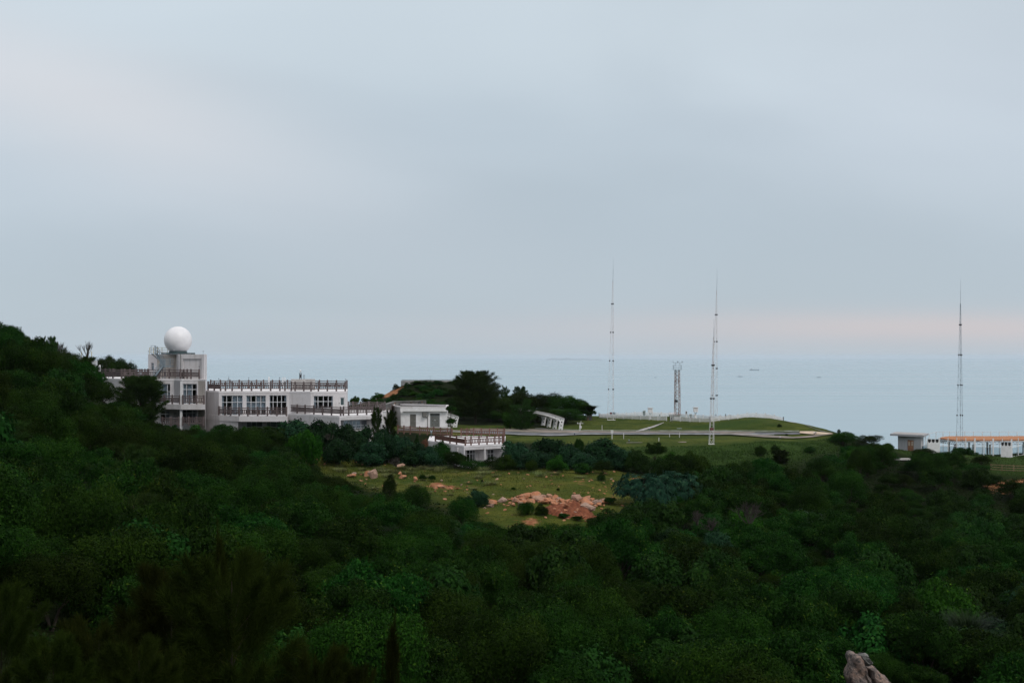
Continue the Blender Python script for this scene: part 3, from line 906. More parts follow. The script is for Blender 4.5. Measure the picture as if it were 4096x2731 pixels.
# deck railings of block A: front run and back run
def multi_posts(chain, pxs, inset=0.25):
    res = []
    for p in pxs:
        for A, B in zip(chain, chain[1:]):
            t_ = on_line(A, B, p)
            if -0.001 <= t_ <= 1.001:
                n = nrm2(A, B)
                q = lerp2(A, B, t_)
                res.append((q[0] - n[0] * inset, q[1] - n[1] * inset))
                break
    return res
deckA = [a[0], a[1], a[2], a[3], a[5]]
rp = multi_posts(deckA, [414.8, 445, 484, 517.7, 544, 566, 592, 633.8, 674, 716, 743, 758, 791])
railing(st, [P2(388, 206)] + rp, zA, name='deck_railing', h=1.32)
railing(st, [P2(p, 213.6 - (p - 385) * 0.012) for p in (440, 458, 499, 544, 560, 580, 590)], zA, name='deck_railing')
railing(st, [P2(p, 203 - (p - 790) * 0.0) for p in (717, 730, 760, 770, 796)][:0] or [P2(722, 194.9), P2(735, 196.5), P2(743, 198)], zA, name='deck_railing', h=1.3)
# tower block
zT = Zr(0.24)
tw = [P2(592.6, 205), P2(629, 201), P2(705, 200.5), P2(714.8, 197.2), P2(724, 196.9), P2(806.5, 195.6), P2(823, 195.2)]
tb = [P2(828, 207.5), P2(601, 211)]
opT = op_px(tw[0], tw[1], 603.5, 615.8, 1451, 1482)
opP = op_px(tw[4], tw[5], 731, 805, 1435, 1513)
facade(wall, tw[0], tw[1], zA, zT, [opT])
facade(stained_t, tw[1], tw[2], zA, zT)
facade(wall, tw[2], tw[3], zA, zT)
facade(wall, tw[3], tw[4], zA, zT)
facade(wall, tw[4], tw[5], zA, zT, [opP], 0.16, True)
facade(wall, tw[5], tw[6], zA, zT)
facade(wall, tw[6], tb[0], zA, zT)
facade(wall, tb[0], tb[1], zA, zT)
facade(wall, tb[1], tw[0], zA, zT)
mb = MB(); mb.prism(tw + tb, zT, zT + 0.05); mb.build('tower_roof', M['roof_white'], st)
window(st, tw[0], tw[1], opT, (), (0.68,), curtains=[(0.05, 0.95, 0.02, 0.64), (0.05, 0.95, 0.7, 0.97)])
n_ = nrm2(tw[5], tw[6])
p0, p1 = tw[5], tw[6]
q0 = lerp2(p0, p1, 0.42)
mb = MB()
mb.prism([(q0[0] + n_[0] * .3, q0[1] + n_[1] * .3), (p1[0] + n_[0] * .3, p1[1] + n_[1] * .3), (p1[0] - .02, p1[1]), (q0[0], q0[1])], zA + .01, zT + .03)
mb.build('pilaster', M['wall'], st)
mb = MB()
dpx = P2(723, 196.6)
mb.bar((dpx[0], dpx[1], zA), (dpx[0], dpx[1], zT + 0.1), 0.05, n=6)
mb.build('downpipe', M['concrete_dark'], st)
# block B (middle)
zB, zBb = Zr(-4.754), Zr(-8.04)
b = [P2(820.7, 198.5), P2(876, 194.9), P2(1157.4, 195.2), P2(1243, 193.2), P2(1384.7, 193.5)]
b_back = [P2(1391, 207), P2(1210, 211.5), P2(840, 211.5)]
W1 = op_px(b[1], b[2], 886, 971, 1581, 1661)
W2 = op_px(b[1], b[2], 984, 1064, 1581, 1661)
W3 = op_px(b[1], b[2], 1077, 1147, 1580, 1661)
L1 = op_px(b[1], b[2], 985, 1053, 1683, 1718)
L2 = op_px(b[1], b[2], 1066, 1146, 1682, 1722)
V1 = op_px(b[3], b[4], 1254, 1332.5, 1582.5, 1633)
Dr = op_px(b[3], b[4], 1359.5, 1379.5, 1588.5, 1636)
facade(grey, b[0], b[1], gz, zB - .22) if False else facade(wall, b[0], b[1], gz, zB - .22)
facade(wall, b[1], b[2], gz, zB - .22, [W1, W2, W3, L1, L2])
facade(wall, b[2], b[3], gz, zB - .22)
facade(wall, b[3], b[4], gz, zB - .22, [V1, Dr])
facade(wall, b[4], b_back[0], gz, zB - .22)
facade(wall, b_back[0], b_back[1], gz, zB - .22)
facade(wall, b_back[1], b_back[2], gz, zB - .22)
flat_roof(st, b + b_back, zB)
window(st, b[1], b[2], W1, (0.24, 0.5, 0.75), (0.66,), curtains=[(0.52, 0.98, 0.02, 0.98), (0.02, 0.1, 0.02, 0.98)])
window(st, b[1], b[2], W2, (0.25, 0.5, 0.74), (0.66,), curtains=[(0.02, 0.98, 0.3, 0.63), (0.03, 0.16, 0.65, 0.98), (0.52, 0.7, 0.65, 0.98), (0.8, 0.98, 0.65, 0.98)])
window(st, b[1], b[2], W3, (0.22, 0.46, 0.70), (0.66,), curtains=[(0.0, 0.07, 0.02, 0.98), (0.86, 0.98, 0.70, 0.98)])
window(st, b[1], b[2], L1, (0.3, 0.6, 0.95), (0.3,))
window(st, b[1], b[2], L2, (0.2, 0.5, 0.75), (0.35,))
window(st, b[3], b[4], V1, (0.23, 0.5, 0.75), (0.55, 0.02), curtains=[(0.02, 0.12, 0.02, 0.98), (0.9, 0.98, 0.02, 0.98)])
# white door with a glass light
def hinged_door(parent, A, B, op, mat, name='door', glass=None, depth=0.1, handle=True):
    n = nrm2(A, B)
    t0, t1, za, zb = op
    P = lambda u, v, d: (*[c - m * d for c, m in zip(lerp2(A, B, t0 + (t1 - t0) * u), n)], za + (zb - za) * v)
    mb = MB()
    mb.hexa([P(0, 0.001, depth), P(1, 0.001, depth), P(1, 0.001, depth + .05), P(0, 0.001, depth + .05)], [P(0, .999, depth), P(1, .999, depth), P(1, .999, depth + .05), P(0, .999, depth + .05)])
    d_ = mb.build(name, M[mat], parent)
    if glass:
        g = MB()
        u0, u1, v0, v1 = glass
        g.hexa([P(u0, v0, depth - .02), P(u1, v0, depth - .02), P(u1, v0, depth), P(u0, v0, depth)], [P(u0, v1, depth - .02), P(u1, v1, depth - .02), P(u1, v1, depth), P(u0, v1, depth)])
        g.build('door_light', M['teal_steel'], d_)
    if handle:
        g = MB()
        g.bar(P(0.85, 0.45, depth - .05), P(0.85, 0.52, depth - .05), 0.03)
        g.build('handle', M['frame'], d_)
    return d_
hinged_door(st, b[3], b[4], Dr, 'white', glass=(0.17, 0.8, 0.36, 0.94))
# balcony of block B
slB = [P2(823, 198.0), P2(878, 194.3), P2(957, 191.7), P2(1150, 191.4), P2(1150.5, 195.4), P2(880, 195.6)]
mb = MB(); mb.prism(slB, zBb - 0.74, zBb); mb.build('balcony', M['wall'], st)
mb = MB(); mb.prism([P2(824, 198.0), P2(879, 194.35), P2(953, 192.1), P2(956, 195.1), P2(880, 195.3)], gz, zBb - 0.744); mb.build('balcony_wall', M['wall'], st)
mb = MB(); mb.box((*P2(1151.5, 192.2), (gz + zBb - .76) / 2), (0.35, 0.35, zBb - .76 - gz)); mb.build('column', M['wall'], st)
bp_ = [P2(876, 195.0 - .3)] + [P2(p, D) for p, D in ((900, 193.8), (922.7, 192.9), (957.5, 191.95), (992, 191.7), (1031, 191.7), (1070, 191.65), (1108, 191.65), (1146, 191.65))]
railing(st, bp_, zBb, name='balcony_railing')
# roof railings of block B
rb = multi_posts(b, [824.5, 849.5, 874.6, 900.7, 927.5, 966, 1005, 1043.5, 1081.6, 1118.7, 1139, 1159.5, 1175, 1209.5, 1243.5, 1273, 1309, 1345, 1380.6], 0.3)
railing(st, rb, zB, name='roof_railing', h=1.25)
rbk = [P2(p, 210.8) for p in (843, 881.6, 919.7, 957, 995, 1026.4, 1054.4, 1090, 1118, 1150, 1185, 1209)] + [P2(1240, 210.4), P2(1278, 209.5), P2(1310, 208.6), P2(1346, 207.6), P2(1388, 206.6)]
railing(st, rbk, zB, name='roof_railing', h=1.25)
# lower terrace C
zC = Zr(-7.78)
c = [P2(1150.6, 195.3), P2(1358, 185.8), P2(1503, 190)]
c_back = [P2(1560, 206), P2(1390, 207.3), P2(1386.5, 193.9), P2(1243, 193.6), P2(1157, 195.6)]
opC = op_px(c[1], c[2], 1363, 1494, 1677.5, 1722)
facade(wall, c[0], c[1], gz, zC - .22)
facade(wall, c[1], c[2], gz, zC - .22, [opC], 1.5)
facade(wall, c[2], c_back[0], gz, zC - .22)
facade(wall, c_back[0], c_back[1], gz, zC - .22)
flat_roof(st, c + c_back, zC, out=0.02)
nC = nrm2(c[1], c[2])
cA, cB = tuple(x - m * 1.5 for x, m in zip(c[1], nC)), tuple(x - m * 1.5 for x, m in zip(c[2], nC))
mb = MB()
facade(stained, cA, cB, gz, zC - .3, [op_px(cA, cB, 1385, 1495, 1685, 1705)], 0.1) if False else None
window(st, cA, cB, op_px(cA, cB, 1372, 1493, 1679, 1712), (0.18, 0.30, 0.42, 0.58, 0.8), (0.35,), depth=-0.05)
facade(shaded_c, cA, cB, gz, zC - .3)
mb = MB(); mb.box((*P2(1541, 195), (gz + Zr(-7.6)) / 2), (0.6, 0.6, Zr(-7.6) - gz)); mb.lathe((*P2(1541, 195), Zr(-7.6)), [(0.3, 0), (0.42, 0.02), (0.42, 0.12), (0.1, 0.16)], 12); mb.build('flue', M['white_dirty'], st)
rc = multi_posts(c, [1152.5, 1182.7, 1214.4, 1249.5, 1284.3, 1320, 1356.7], 0.25)
rc += multi_posts(c[1:], [1378.5, 1399.6, 1435, 1471.5, 1497], 0.25)
railing(st, rc, zC, name='terrace_railing')
railing(st, [P2(p, 206.6) for p in (1393, 1412, 1443, 1476, 1509, 1540)], zC, name='terrace_railing')
railing(st, [P2(1520, 196), P2(1528, 199), P2(1536, 202.5), P2(1540, 206)], zC, name='terrace_railing')
wall.build('wall', M['wall'], st, fix=False)
stained.build('stained_shaded_wall', M['wall_stained_shaded'], st, fix=False)
grey.build('shaded_wall', M['wall_shaded'], st, fix=False)
stained_t.build('stained_shaded_wall', M['wall_stained_shaded'], st, fix=False)
shaded_c.build('porch_wall', M['wall_shaded'], st, fix=False)
# roof penthouse on block B
mb = MB(); pc = [P2(1164, 200.5), P2(1261, 200.5), P2(1261, 206), P2(1166, 206)]
mb.prism(pc, zB + .004, Zr(-3.27)); mb.build('roof_hut', M['concrete'], st)

# things standing on the roofs
x, y = P2(712, 200.6)
zc, r = Zr(2.28), 1.94
rd = thing('radome', (x, y, Zr(0.3)), 'large white spherical radar dome on top of the tower', 'radar dome')
mb = MB()
prof = []
for i in range(33):
    th = -0.945 + (math.pi / 2 + 0.945) * i / 32
    prof.append((max(0.01, r * math.cos(th)), r * math.sin(th)))
mb.lathe((x, y, zc), prof, 56)
mb.build('dome', M['radome'], rd, smooth=True)
mb = MB(); mb.lathe((x, y, Zr(0.46)), [(1.28, 0), (1.28, 0.25)], 32); mb.build('ring_base', M['teal_steel'], rd)
mb = MB()
for dx_ in (-1.6, -0.6, 0.6, 1.6):
    mb.box((x + dx_ * 0.9, y, Zr(0.372)), (0.16, 4.2, 0.14))
mb.build('beam', M['dark_steel'], rd)
mb = MB()
mb.box((x + 0.05, y - 1.6, Zr(0.40)), (4.0, 0.2, 0.2)); mb.box((x + 0.05, y + 1.6, Zr(0.40)), (4.0, 0.2, 0.2))
mb.build('support_frame', M['teal_steel'], rd)
mb = MB(); mb.box((x - 0.2, y - 1.35 * 1.0, Zr(0.90)), (0.16, 0.1, 0.12)); mb.build('lamp', M['white'], rd)

rl = thing('roof_guard_rail', (*P2(600, 200), zT), 'faded yellow tubular guard rail on the tower roof beside the radar dome', 'railing')
mb = MB()
pts = [P2(598.5, 203.4), P2(614, 201.8), P2(630, 201.2), P2(648, 201.1), P2(671, 201.0)]
tops = 1.35
for q in pts:
    mb.bar((*q, zT), (*q, zT + tops - 0.35), 0.06)
for q, w_ in zip(pts, pts[1:]):
    for hh in (0.38, 0.68, 0.98):
        mb.bar((*q, zT + hh), (*w_, zT + hh), 0.05)
mb.build('rails', M['yellow'], rl)
# steel staircase: upper flight down to the landing, then back down to the deck
sc = thing('steel_staircase', (*P2(650, 199), zA), 'grey galvanised steel staircase zigzagging up the tower wall', 'staircase')
def flight(p, q, w, steps, name):
    p, q = Vector(p), Vector(q)
    off = Vector((0, -w, 0))
    mb = MB()
    for o in (Vector((0, 0, 0)), off):
        mb.bar(p + o, q + o, 0.05, 0.22)
    mb.build('stringer', M['galv'], sc)
    mb = MB()
    for i in range(steps + 1):
        c_ = p.lerp(q, i / steps)
        mb.box((c_.x, c_.y - w / 2, c_.z), (0.26, w - 0.06, 0.05))
    mb.build('treads', M['galv'], sc)
    mb = MB()
    for o in (Vector((0, 0.02, 0)), off - Vector((0, 0.02, 0))):
        for hh in (0.5, 0.98):
            mb.bar(p + o + Vector((0, 0, hh)), q + o + Vector((0, 0, hh)), 0.055)
        for i in range(0, 4):
            c_ = p.lerp(q, i / 3) + o
            mb.bar(c_, c_ + Vector((0, 0, 0.98)), 0.05)
    mb.build('handrail', M['galv'], sc)
top = (*P2(628, 199.9), PZ(1412.5, 199.9))
lnd = (*P2(658, 199.4), PZ(1463.5, 199.4))
flight(top, lnd, 0.85, 9, 'upper')
flight((*P2(655, 197.9), PZ(1466, 198)), (*P2(620, 197.6), zA + .1), 0.85, 8, 'lower')
mb = MB()
lx0, lx1 = PX(648, 198.4), PX(690, 198.4)
mb.box(((lx0 + lx1) / 2, 198.3, PZ(1465.5, 198.4)), (lx1 - lx0, 2.2, 0.14))
mb.build('landing', M['galv'], sc)
mb = MB()
for xx_ in (lx0 + .05, (lx0 + lx1) / 2, lx1 - .05):
    mb.bar((xx_, 197.25, PZ(1465, 198.4)), (xx_, 197.25, PZ(1465, 198.4) + 1.05), 0.06)
for hh in (0.15, 0.45, 0.75, 1.05):
    mb.bar((lx0, 197.25, PZ(1465, 198.4) + hh), (lx1, 197.25, PZ(1465, 198.4) + hh), 0.05)
    mb.bar((lx1 - .03, 197.25, PZ(1465, 198.4) + hh), (lx1 - .03, 199.4, PZ(1465, 198.4) + hh), 0.05)
for i in range(14):
    xx_ = lx0 + (lx1 - lx0) * i / 13
    mb.bar((xx_, 197.25, PZ(1465, 198.4)), (xx_, 197.25, PZ(1465, 198.4) + 1.05), 0.022)
mb.build('landing_guard', M['galv'], sc)
mb = MB()
for p in (651, 660):
    mb.bar((*P2(p, 197.4), zA), (*P2(p, 197.4), PZ(1466, 198.4)), 0.1)
mb.build('support_post', M['galv'], sc)
mb = MB()
tx0 = PX(613, 200.2)
mb.box(((tx0 + top[0]) / 2, 199.6, zT + 0.12), (top[0] - tx0, 1.3, 0.08))
mb.bar((tx0 + 0.05, 199.2, zT + 0.1), (top[0] - 0.02, 200.8, zT - 0.7), 0.1)
for xx_ in (tx0, tx0 + 0.5, top[0] + .05):
    mb.bar((xx_, 199.0, zT + 0.15), (xx_, 199.0, zT + 1.5 - 0.25), 0.06)
for hh in (0.7, 1.25):
    mb.bar((tx0, 199.0, zT + hh), (top[0] + .05, 199.0, zT + hh), 0.05)
mb.build('top_platform', M['galv'], sc)

# roof details
for i, (px_, py0, py1, D, lab) in enumerate([(593.5, 1417, 1402, 204.5, 'thin lightning rod with a ball at the far corner of the tower roof'), (813, 1418, 1402, 196.5, 'thin lightning rod with a ball at the outer corner of the tower roof'), (797, 1480, 1463, 193.7, 'lightning rod on the upper deck railing in front of the recessed wall panel'), (875.5, 1528, 1511, 195, 'lightning rod on the roof railing near the tower foot'), (995.5, 1526, 1507, 210.5, 'lightning rod on the back railing left of the white roof pipes'), (1119, 1523, 1508, 195.3, 'lightning rod on the roof railing between the white roof pipes'), (1383, 1530, 1514, 193.8, 'lightning rod at the far end corner of the roof railing'), (958, 1630, 1613, 192, 'lightning rod on the balcony railing before the curtained window'), (1357, 1625, 1609, 186, 'lightning rod at the corner of the lower terrace railing'), (545, 1478, 1460, 197.6, 'lightning rod on the deck railing in front of the dark far shrubs')]):
    X_, Y_ = P2(px_, D)
    ball_rod('lightning_rod', X_, Y_, PZ(py0, D), (py0 - py1) * D / FPX, lab)
def pole(name, px_, py0, py1, D, r_, mat, label, cat, group=None, n=8, base=None):
    X_, Y_ = P2(px_, D)
    mb = MB()
    z0_ = PZ(py0, D) if base is None else base
    z1_ = PZ(py1, D)
    mb.lathe((X_, Y_, 0), [(r_, z0_), (r_, z1_ - r_), (r_ * 0.6, z1_)], n)
    return tag(mb.build(name, M[mat], None, smooth=False), label, cat, group)
pole('vent_pipe', 1076, 1550, 1506, 208, 0.09, 'white', 'tall white pipe standing alone on the long flat roof', 'pipe', 'white pipes on the flat roof', base=zB)
pole('vent_pipe', 1131.6, 1550, 1509, 204, 0.07, 'white', 'white roof pipe, left one of the close pair by the roof hut', 'pipe', 'white pipes on the flat roof', base=zB)
pole('vent_pipe', 1140, 1550, 1508.5, 207, 0.07, 'white', 'white roof pipe, right one of the close pair by the roof hut', 'pipe', 'white pipes on the flat roof', base=zB)
zh = Zr(-3.266)
an = thing('rooftop_antenna', (*P2(1202, 203), zh), 'small dark lattice antenna stand with a round head on the roof hut', 'antenna')
mb = MB()
ax, ay = P2(1202, 203)
for dx_, dy_ in ((-.12, -.12), (.12, -.12), (.12, .12), (-.12, .12)):
    mb.bar((ax + dx_, ay + dy_, zh), (ax + dx_, ay + dy_, zh + 0.86), 0.05)
for k in range(4):
    mb.bar((ax - .12, ay - .12, zh + .05 + .2 * k), (ax + .12, ay - .12, zh + .25 + .2 * k), 0.035)
mb.box((ax, ay, zh + 0.88), (0.32, 0.32, 0.04))
mb.box((ax, ay, zh + 0.45), (0.16, 0.16, 0.45))
mb.build('stand', M['dark_steel'], an)
mb = MB(); mb.bar((ax, ay, zh + .9), (ax, ay, zh + 1.08), 0.05); mb.lathe((ax, ay, zh + 1.2), [(0.02, -.13), (0.1, -.09), (0.14, 0), (0.1, .09), (0.02, .13)], 10); mb.build('sensor_head', M['white_dirty'], an)
fr = thing('antenna_hoop', (*P2(1216, 203), zh), 'narrow dark upright frame beside the antenna on the roof hut', 'hoop')
ax, ay = P2(1216, 203)
mb = MB()
for dx_ in (-.08, .08):
    mb.bar((ax + dx_, ay, zh), (ax + dx_, ay, zh + 0.62), 0.04)
mb.bar((ax - .08, ay, zh + .6), (ax + .08, ay, zh + .6), 0.04)
mb.build('hoop', M['dark_steel'], fr)
wv = thing('roof_anemometer', (*P2(915, 206), zB), 'small tripod wind sensor on the flat roof near the tower', 'anemometer')
ax, ay = P2(915, 206)
mb = MB()
for k in range(3):
    th = k * 2.094
    mb.bar((ax + .45 * math.cos(th), ay + .45 * math.sin(th), zB + .9), (ax, ay, zB + 1.6), 0.03)
    mb.bar((ax + .45 * math.cos(th), ay + .45 * math.sin(th), zB), (ax + .45 * math.cos(th), ay + .45 * math.sin(th), zB + .9), 0.03)
mb.bar((ax, ay, zB + 1.5), (ax, ay, zB + 1.85), 0.04)
mb.build('tripod', M['dark_steel'], wv)

# ------------------------------------------------------------------ lower building with the terrace roof
lo_ = thing('lower_building', (*P2(1900, 190), Zr(-14.6)), 'low white building sunk below the lawn with a railed white roof terrace', 'building')
zL = Zr(-11.63)
l = [P2(1713, 197), P2(1856, 185), P2(2017, 189.5)]
l_back = [P2(2022, 208), P2(1720, 208)]
gl = Zr(-15.6)
o1 = op_px(l[1], l[2], 1860, 1938, 1797.5, 1850)
o2 = op_px(l[1], l[2], 1943, 2009, 1794, 1850)
mb = MB()
facade(mb, l[0], l[1], gl, zL - .2)
facade(mb, l[1], l[2], gl, zL - .2, [o1, o2], 1.4)
facade(mb, l[2], l_back[0], gl, zL - .2)
facade(mb, l_back[0], l_back[1], gl, zL - .2)
facade(mb, l_back[1], l[0], gl, zL - .2)
mb.build('wall', M['wall'], lo_, fix=False)
flat_roof(lo_, l + l_back, zL, drop=0.2, out=0.04)
nL = nrm2(l[1], l[2])
lA, lB = tuple(x - m * 1.4 for x, m in zip(l[1], nL)), tuple(x - m * 1.4 for x, m in zip(l[2], nL))
mb = MB()
w1, w2 = op_px(lA, lB, 1868, 1903, 1798, 1845), op_px(lA, lB, 1950, 1978, 1796, 1840)
facade(mb, lA, lB, gl, zL - .25, [w1, w2], 0.15)
mb.build('porch_wall', M['wall'], lo_, fix=False)
window(lo_, lA, lB, w1, (0.38, 0.75), (0.66,))
window(lo_, lA, lB, w2, (0.5,), (0.6,))
rL = multi_posts(l, [1735, 1765, 1793, 1819.5, 1854], 0.25) + multi_posts(l[1:], [1889, 1921, 1953, 1984.5, 2001, 2015], 0.25)
railing(lo_, rL, zL, 'brown_red', 1.15, 'roof_railing')
railing(lo_, [P2(p, 207.3) for p in (1845, 1868, 1895, 1925, 1958, 1990, 2018)], zL, 'brown_red', 1.15, 'roof_railing')
railing(lo_, [P2(2016, D) for D in (191, 195, 199, 203)], zL, 'brown_red', 1.15, 'roof_railing')
gpx = [1592, 1616, 1641, 1679, 1710, 1735, 1762, 1790, 1808]
railing(None, [P2(p, 208.5) for p in gpx], [H(*P2(p, 208.5)) for p in gpx], 'brown_red', 1.2, 'garden_railing', as_thing='reddish brown railing on the grass in front of the small white house')

# ------------------------------------------------------------------ small white house
hs = thing('small_house', (*P2(1700, 226), Zr(-11.2)), 'small white one-storey house with two dark doors and a flat parapet roof', 'house')
zg, zr = Zr(-11.35), Zr(-7.96)
h = [P2(1574.5, 232.5), P2(1603.5, 225.6), P2(1789, 225.6)]
hb = [P2(1789 + 3, 234), P2(1576, 240)]
d1 = op_px(h[1], h[2], 1640, 1664, 1656.5, 1708.4)
d2 = op_px(h[1], h[2], 1720.5, 1759, 1653.5, 1708.6)
mb = MB()
facade(mb, h[0], h[1], zg, zr - .22)
facade(mb, h[1], h[2], zg, zr - .22, [d1, d2], 0.12)
facade(mb, h[2], hb[0], zg, zr - .22)
facade(mb, hb[0], hb[1], zg, zr - .22)
facade(mb, hb[1], h[0], zg, zr - .22)
mb.build('wall', M['white'], hs, fix=False)
# fascia band overhanging the front
nh = nrm2(h[1], h[2])
ov = 0.5
f0, f1 = (h[1][0] + nh[0] * ov - 0.05, h[1][1] + nh[1] * ov), (h[2][0] + nh[0] * ov + 0.1, h[2][1] + nh[1] * ov)
ztop, zbot = zr, zr - 0.74
ring_o = [h[0], (h[0][0] - .12, h[0][1]), f0, f1, (hb[0][0] + .1, hb[0][1]), (hb[1][0] - .12, hb[1][1])]
ring_o = [(h[0][0] - .12, h[0][1]), f0, f1, (hb[0][0] + .1, hb[0][1]), (hb[1][0] - .12, hb[1][1])]
cen = (sum(p[0] for p in ring_o) / 5, sum(p[1] for p in ring_o) / 5)
ring_i = [(p[0] + (cen[0] - p[0]) * .07, p[1] + (cen[1] - p[1]) * .07) for p in ring_o]
mb = MB()
for i in range(5):
    j = (i + 1) % 5
    mb.hexa([(*ring_o[i], zr - .22), (*ring_o[j], zr - .22), (*ring_i[j], zr - .22), (*ring_i[i], zr - .22)], [(*ring_o[i], ztop), (*ring_o[j], ztop), (*ring_i[j], ztop), (*ring_i[i], ztop)])
mb.build('parapet', M['wall'], hs)
mb = MB()
mb.prism([f0, f1, (h[2][0] + .1, h[2][1] - .02), (h[1][0] - .05, h[1][1] - .02)], zbot, zr - .225)
mb.build('fascia', M['white'], hs)
mb = MB(); mb.prism(ring_i, zr - .45, zr - .3); mb.build('roof', M['concrete_dark'], hs)
hinged_door(hs, h[1], h[2], d1, 'brown_door', depth=0.06)
dd = hinged_door(hs, h[1], h[2], d2, 'brown_door', 'double_door', depth=0.06, handle=False)
P = lambda u, v, d: Vector((*[c_ - m_ * d for c_, m_ in zip(lerp2(h[1], h[2], d2[0] + (d2[1] - d2[0]) * u), nh)], d2[2] + (d2[3] - d2[2]) * v))
mb = MB()
for u in (0.06, 0.5, 0.94):
    mb.bar(P(u, 0.0, 0.05), P(u, 0.84, 0.05), 0.05)
mb.bar(P(0.03, 0.86, 0.05), P(0.97, 0.86, 0.05), 0.06)
for u in (0.27, 0.73):
    for v0, v1 in ((0.08, 0.3), (0.36, 0.56), (0.62, 0.78)):
        mb.bar(P(u - .1, v0, .05), P(u + .1, v0, .05), 0.03); mb.bar(P(u - .1, v1, .05), P(u + .1, v1, .05), 0.03)
        mb.bar(P(u - .1, v0, .05), P(u - .1, v1, .05), 0.03); mb.bar(P(u + .1, v0, .05), P(u + .1, v1, .05), 0.03)
mb.build('door_mouldings', M['grey_box'], dd)
mb = MB(); mb.box(P(0.5, 0.93, 0.045), (1.4, 0.03, 0.22)); mb.build('fanlight', M['black'], dd)
mb = MB(); mb.bar(P(0.46, 0.5, 0.03), P(0.46, 0.56, 0.03), 0.05); mb.bar(P(0.54, 0.5, 0.03), P(0.54, 0.56, 0.03), 0.05); mb.build('handle', M['frame'], dd)
ac = MB(); q = P2(1700, 225.2); ac.box((*q, PZ(1657.5, 225.2)), (0.48, 0.55, 0.62)); ac.build('meter_box', M['concrete_dark'], hs)
mb = MB()
y_ = 225.5
for x0, z0, x1, z1 in ((1690, 1648, 1690, 1666), (1690, 1666, 1702, 1668.5), (1702, 1668.5, 1711, 1669.5), (1711, 1669.5, 1711, 1708), (1712, 1648, 1712, 1665), (1712, 1665, 1704, 1668)):
    mb.bar((PX(x0, y_), y_, PZ(z0, y_)), (PX(x1, y_), y_, PZ(z1, y_)), 0.045, n=6)
mb.build('conduit', M['concrete_dark'], hs)
mb = MB(); mb.box((PX(1607, 225.0), 225.0, PZ(1648.5, 225)), (0.3, 0.25, 0.2)); mb.build('wall_lamp', M['white'], hs)
mb = MB()
mb.prism([P2(1590, 223.5), P2(1805, 223.5), P2(1805, 226.5), P2(1600, 226.5)], zg - 1.0, Zr(-11.2)); mb.build('apron', M['concrete'], hs)

# ------------------------------------------------------------------ masonry retaining wall behind
sw = MB()
A0, A1, A2 = P2(1525, 214), P2(1580, 238), P2(1704, 243)
sw.prism([A0, A1, A2, (A2[0], A2[1] + .8), (A1[0] - .3, A1[1] + .9), (A0[0] - .8, A0[1] + .3)], Zr(-13), Zr(-7.65))
sw2 = MB()
root = thing('masonry_wall', (*A1, Zr(-12)), 'old grey rubble stone wall behind the small white house', 'stone wall')
sw.build('wall', M['masonry'], root)
sw2.prism([(A0[0], A0[1] - .1), (A1[0] + .05, A1[1] - .12), (A2[0] + .05, A2[1] - .12), (A2[0], A2[1] + .9), (A1[0] - .4, A1[1] + 1), (A0[0] - .9, A0[1] + .4)], Zr(-7.646), Zr(-7.52))
sw2.build('coping', M['concrete_dark'], root)
# ------------------------------------------------------------------ lattice masts
def mast(px, D, py_base, py_top, w0, sections, label, rz=0.0, legs=3, name='lattice_mast', taper_top=0.86, mat='mast', leg_r=0.024, br=0.013, zbase=None, junction=None, step=1.1, lean=0.0):
    X_, Y_ = P2(px, D)
    z0 = H(X_, Y_) - 0.1 if zbase is None else zbase
    z1 = PZ(py_top, D)
    Ht = z1 - z0
    root = thing(name, (X_, Y_, z0), label, 'mast', 'tall pale lattice masts')
    hs_ = Ht * taper_top
    def rad(z):
        return max(0.06, w0 * (1 - z / hs_) + 0.10) * 0.58
    ang = [rz + 2 * math.pi * i / legs for i in range(legs)]
    def pt(i, z):
        r_ = rad(z)
        return Vector((X_ + lean * z / Ht + r_ * math.sin(ang[i]), Y_ - r_ * math.cos(ang[i]), z0 + z))
    zs_ = [hs_ * s for s in sections] + [hs_]
    for i in range(legs):
        mb = MB()
        for za, zb in zip([0] + zs_, zs_):
            mb.bar(pt(i, za), pt(i, zb), leg_r, n=6)
        mb.build('leg', M[mat], root)
    mb = MB()
    z = 0.0
    k = 0
    while z < hs_ - 0.5:
        zn = min(hs_, z + max(0.55, step * (0.55 + 0.45 * (1 - z / hs_))))
        for i in range(legs):
            j = (i + 1) % legs
            mb.bar(pt(i, z), pt(j, z), br)
            if (k + i) % 2:
                mb.bar(pt(i, z), pt(j, zn), br)
            else:
                mb.bar(pt(j, z), pt(i, zn), br)
        z = zn
        k += 1
    mb.build('bracing', M[mat], root)
    for s in sections:
        mb = MB()
        for i in range(legs):
            p = pt(i, hs_ * s)
            mb.lathe(p, [(0.06, -0.14), (0.14, 0.0), (0.12, 0.09), (0.05, 0.11)], 8)
        mb.build('flange', M['dark_steel'], root)
    mb = MB()
    XT = X_ + lean
    top = Vector((X_ + lean * taper_top, Y_, z0 + hs_))
    mb.bar(top - Vector((0, 0, 0.3)), Vector((XT, Y_, z0 + hs_ + (Ht - hs_) * 0.55)), 0.026, n=6)
    mb.bar(Vector((XT, Y_, z0 + hs_ + (Ht - hs_) * 0.55)), Vector((XT, Y_, z1)), 0.014, n=6)
    mb.build('lightning_spike', M['galv'], root)
    mb = MB()
    mb.box((X_, Y_, z0 + 0.06), (w0 * 1.3, w0 * 1.3, 0.16))
    mb.build('footing', M['white_dirty'], root)
    if junction:
        zz, cols = junction
        for c_, dx_, sz in cols:
            mb = MB(); mb.box((X_ + dx_, Y_ - w0 * 0.45, z0 + zz), (sz, 0.3, sz * 0.75)); mb.build('control_box', M[c_], root)
    return root
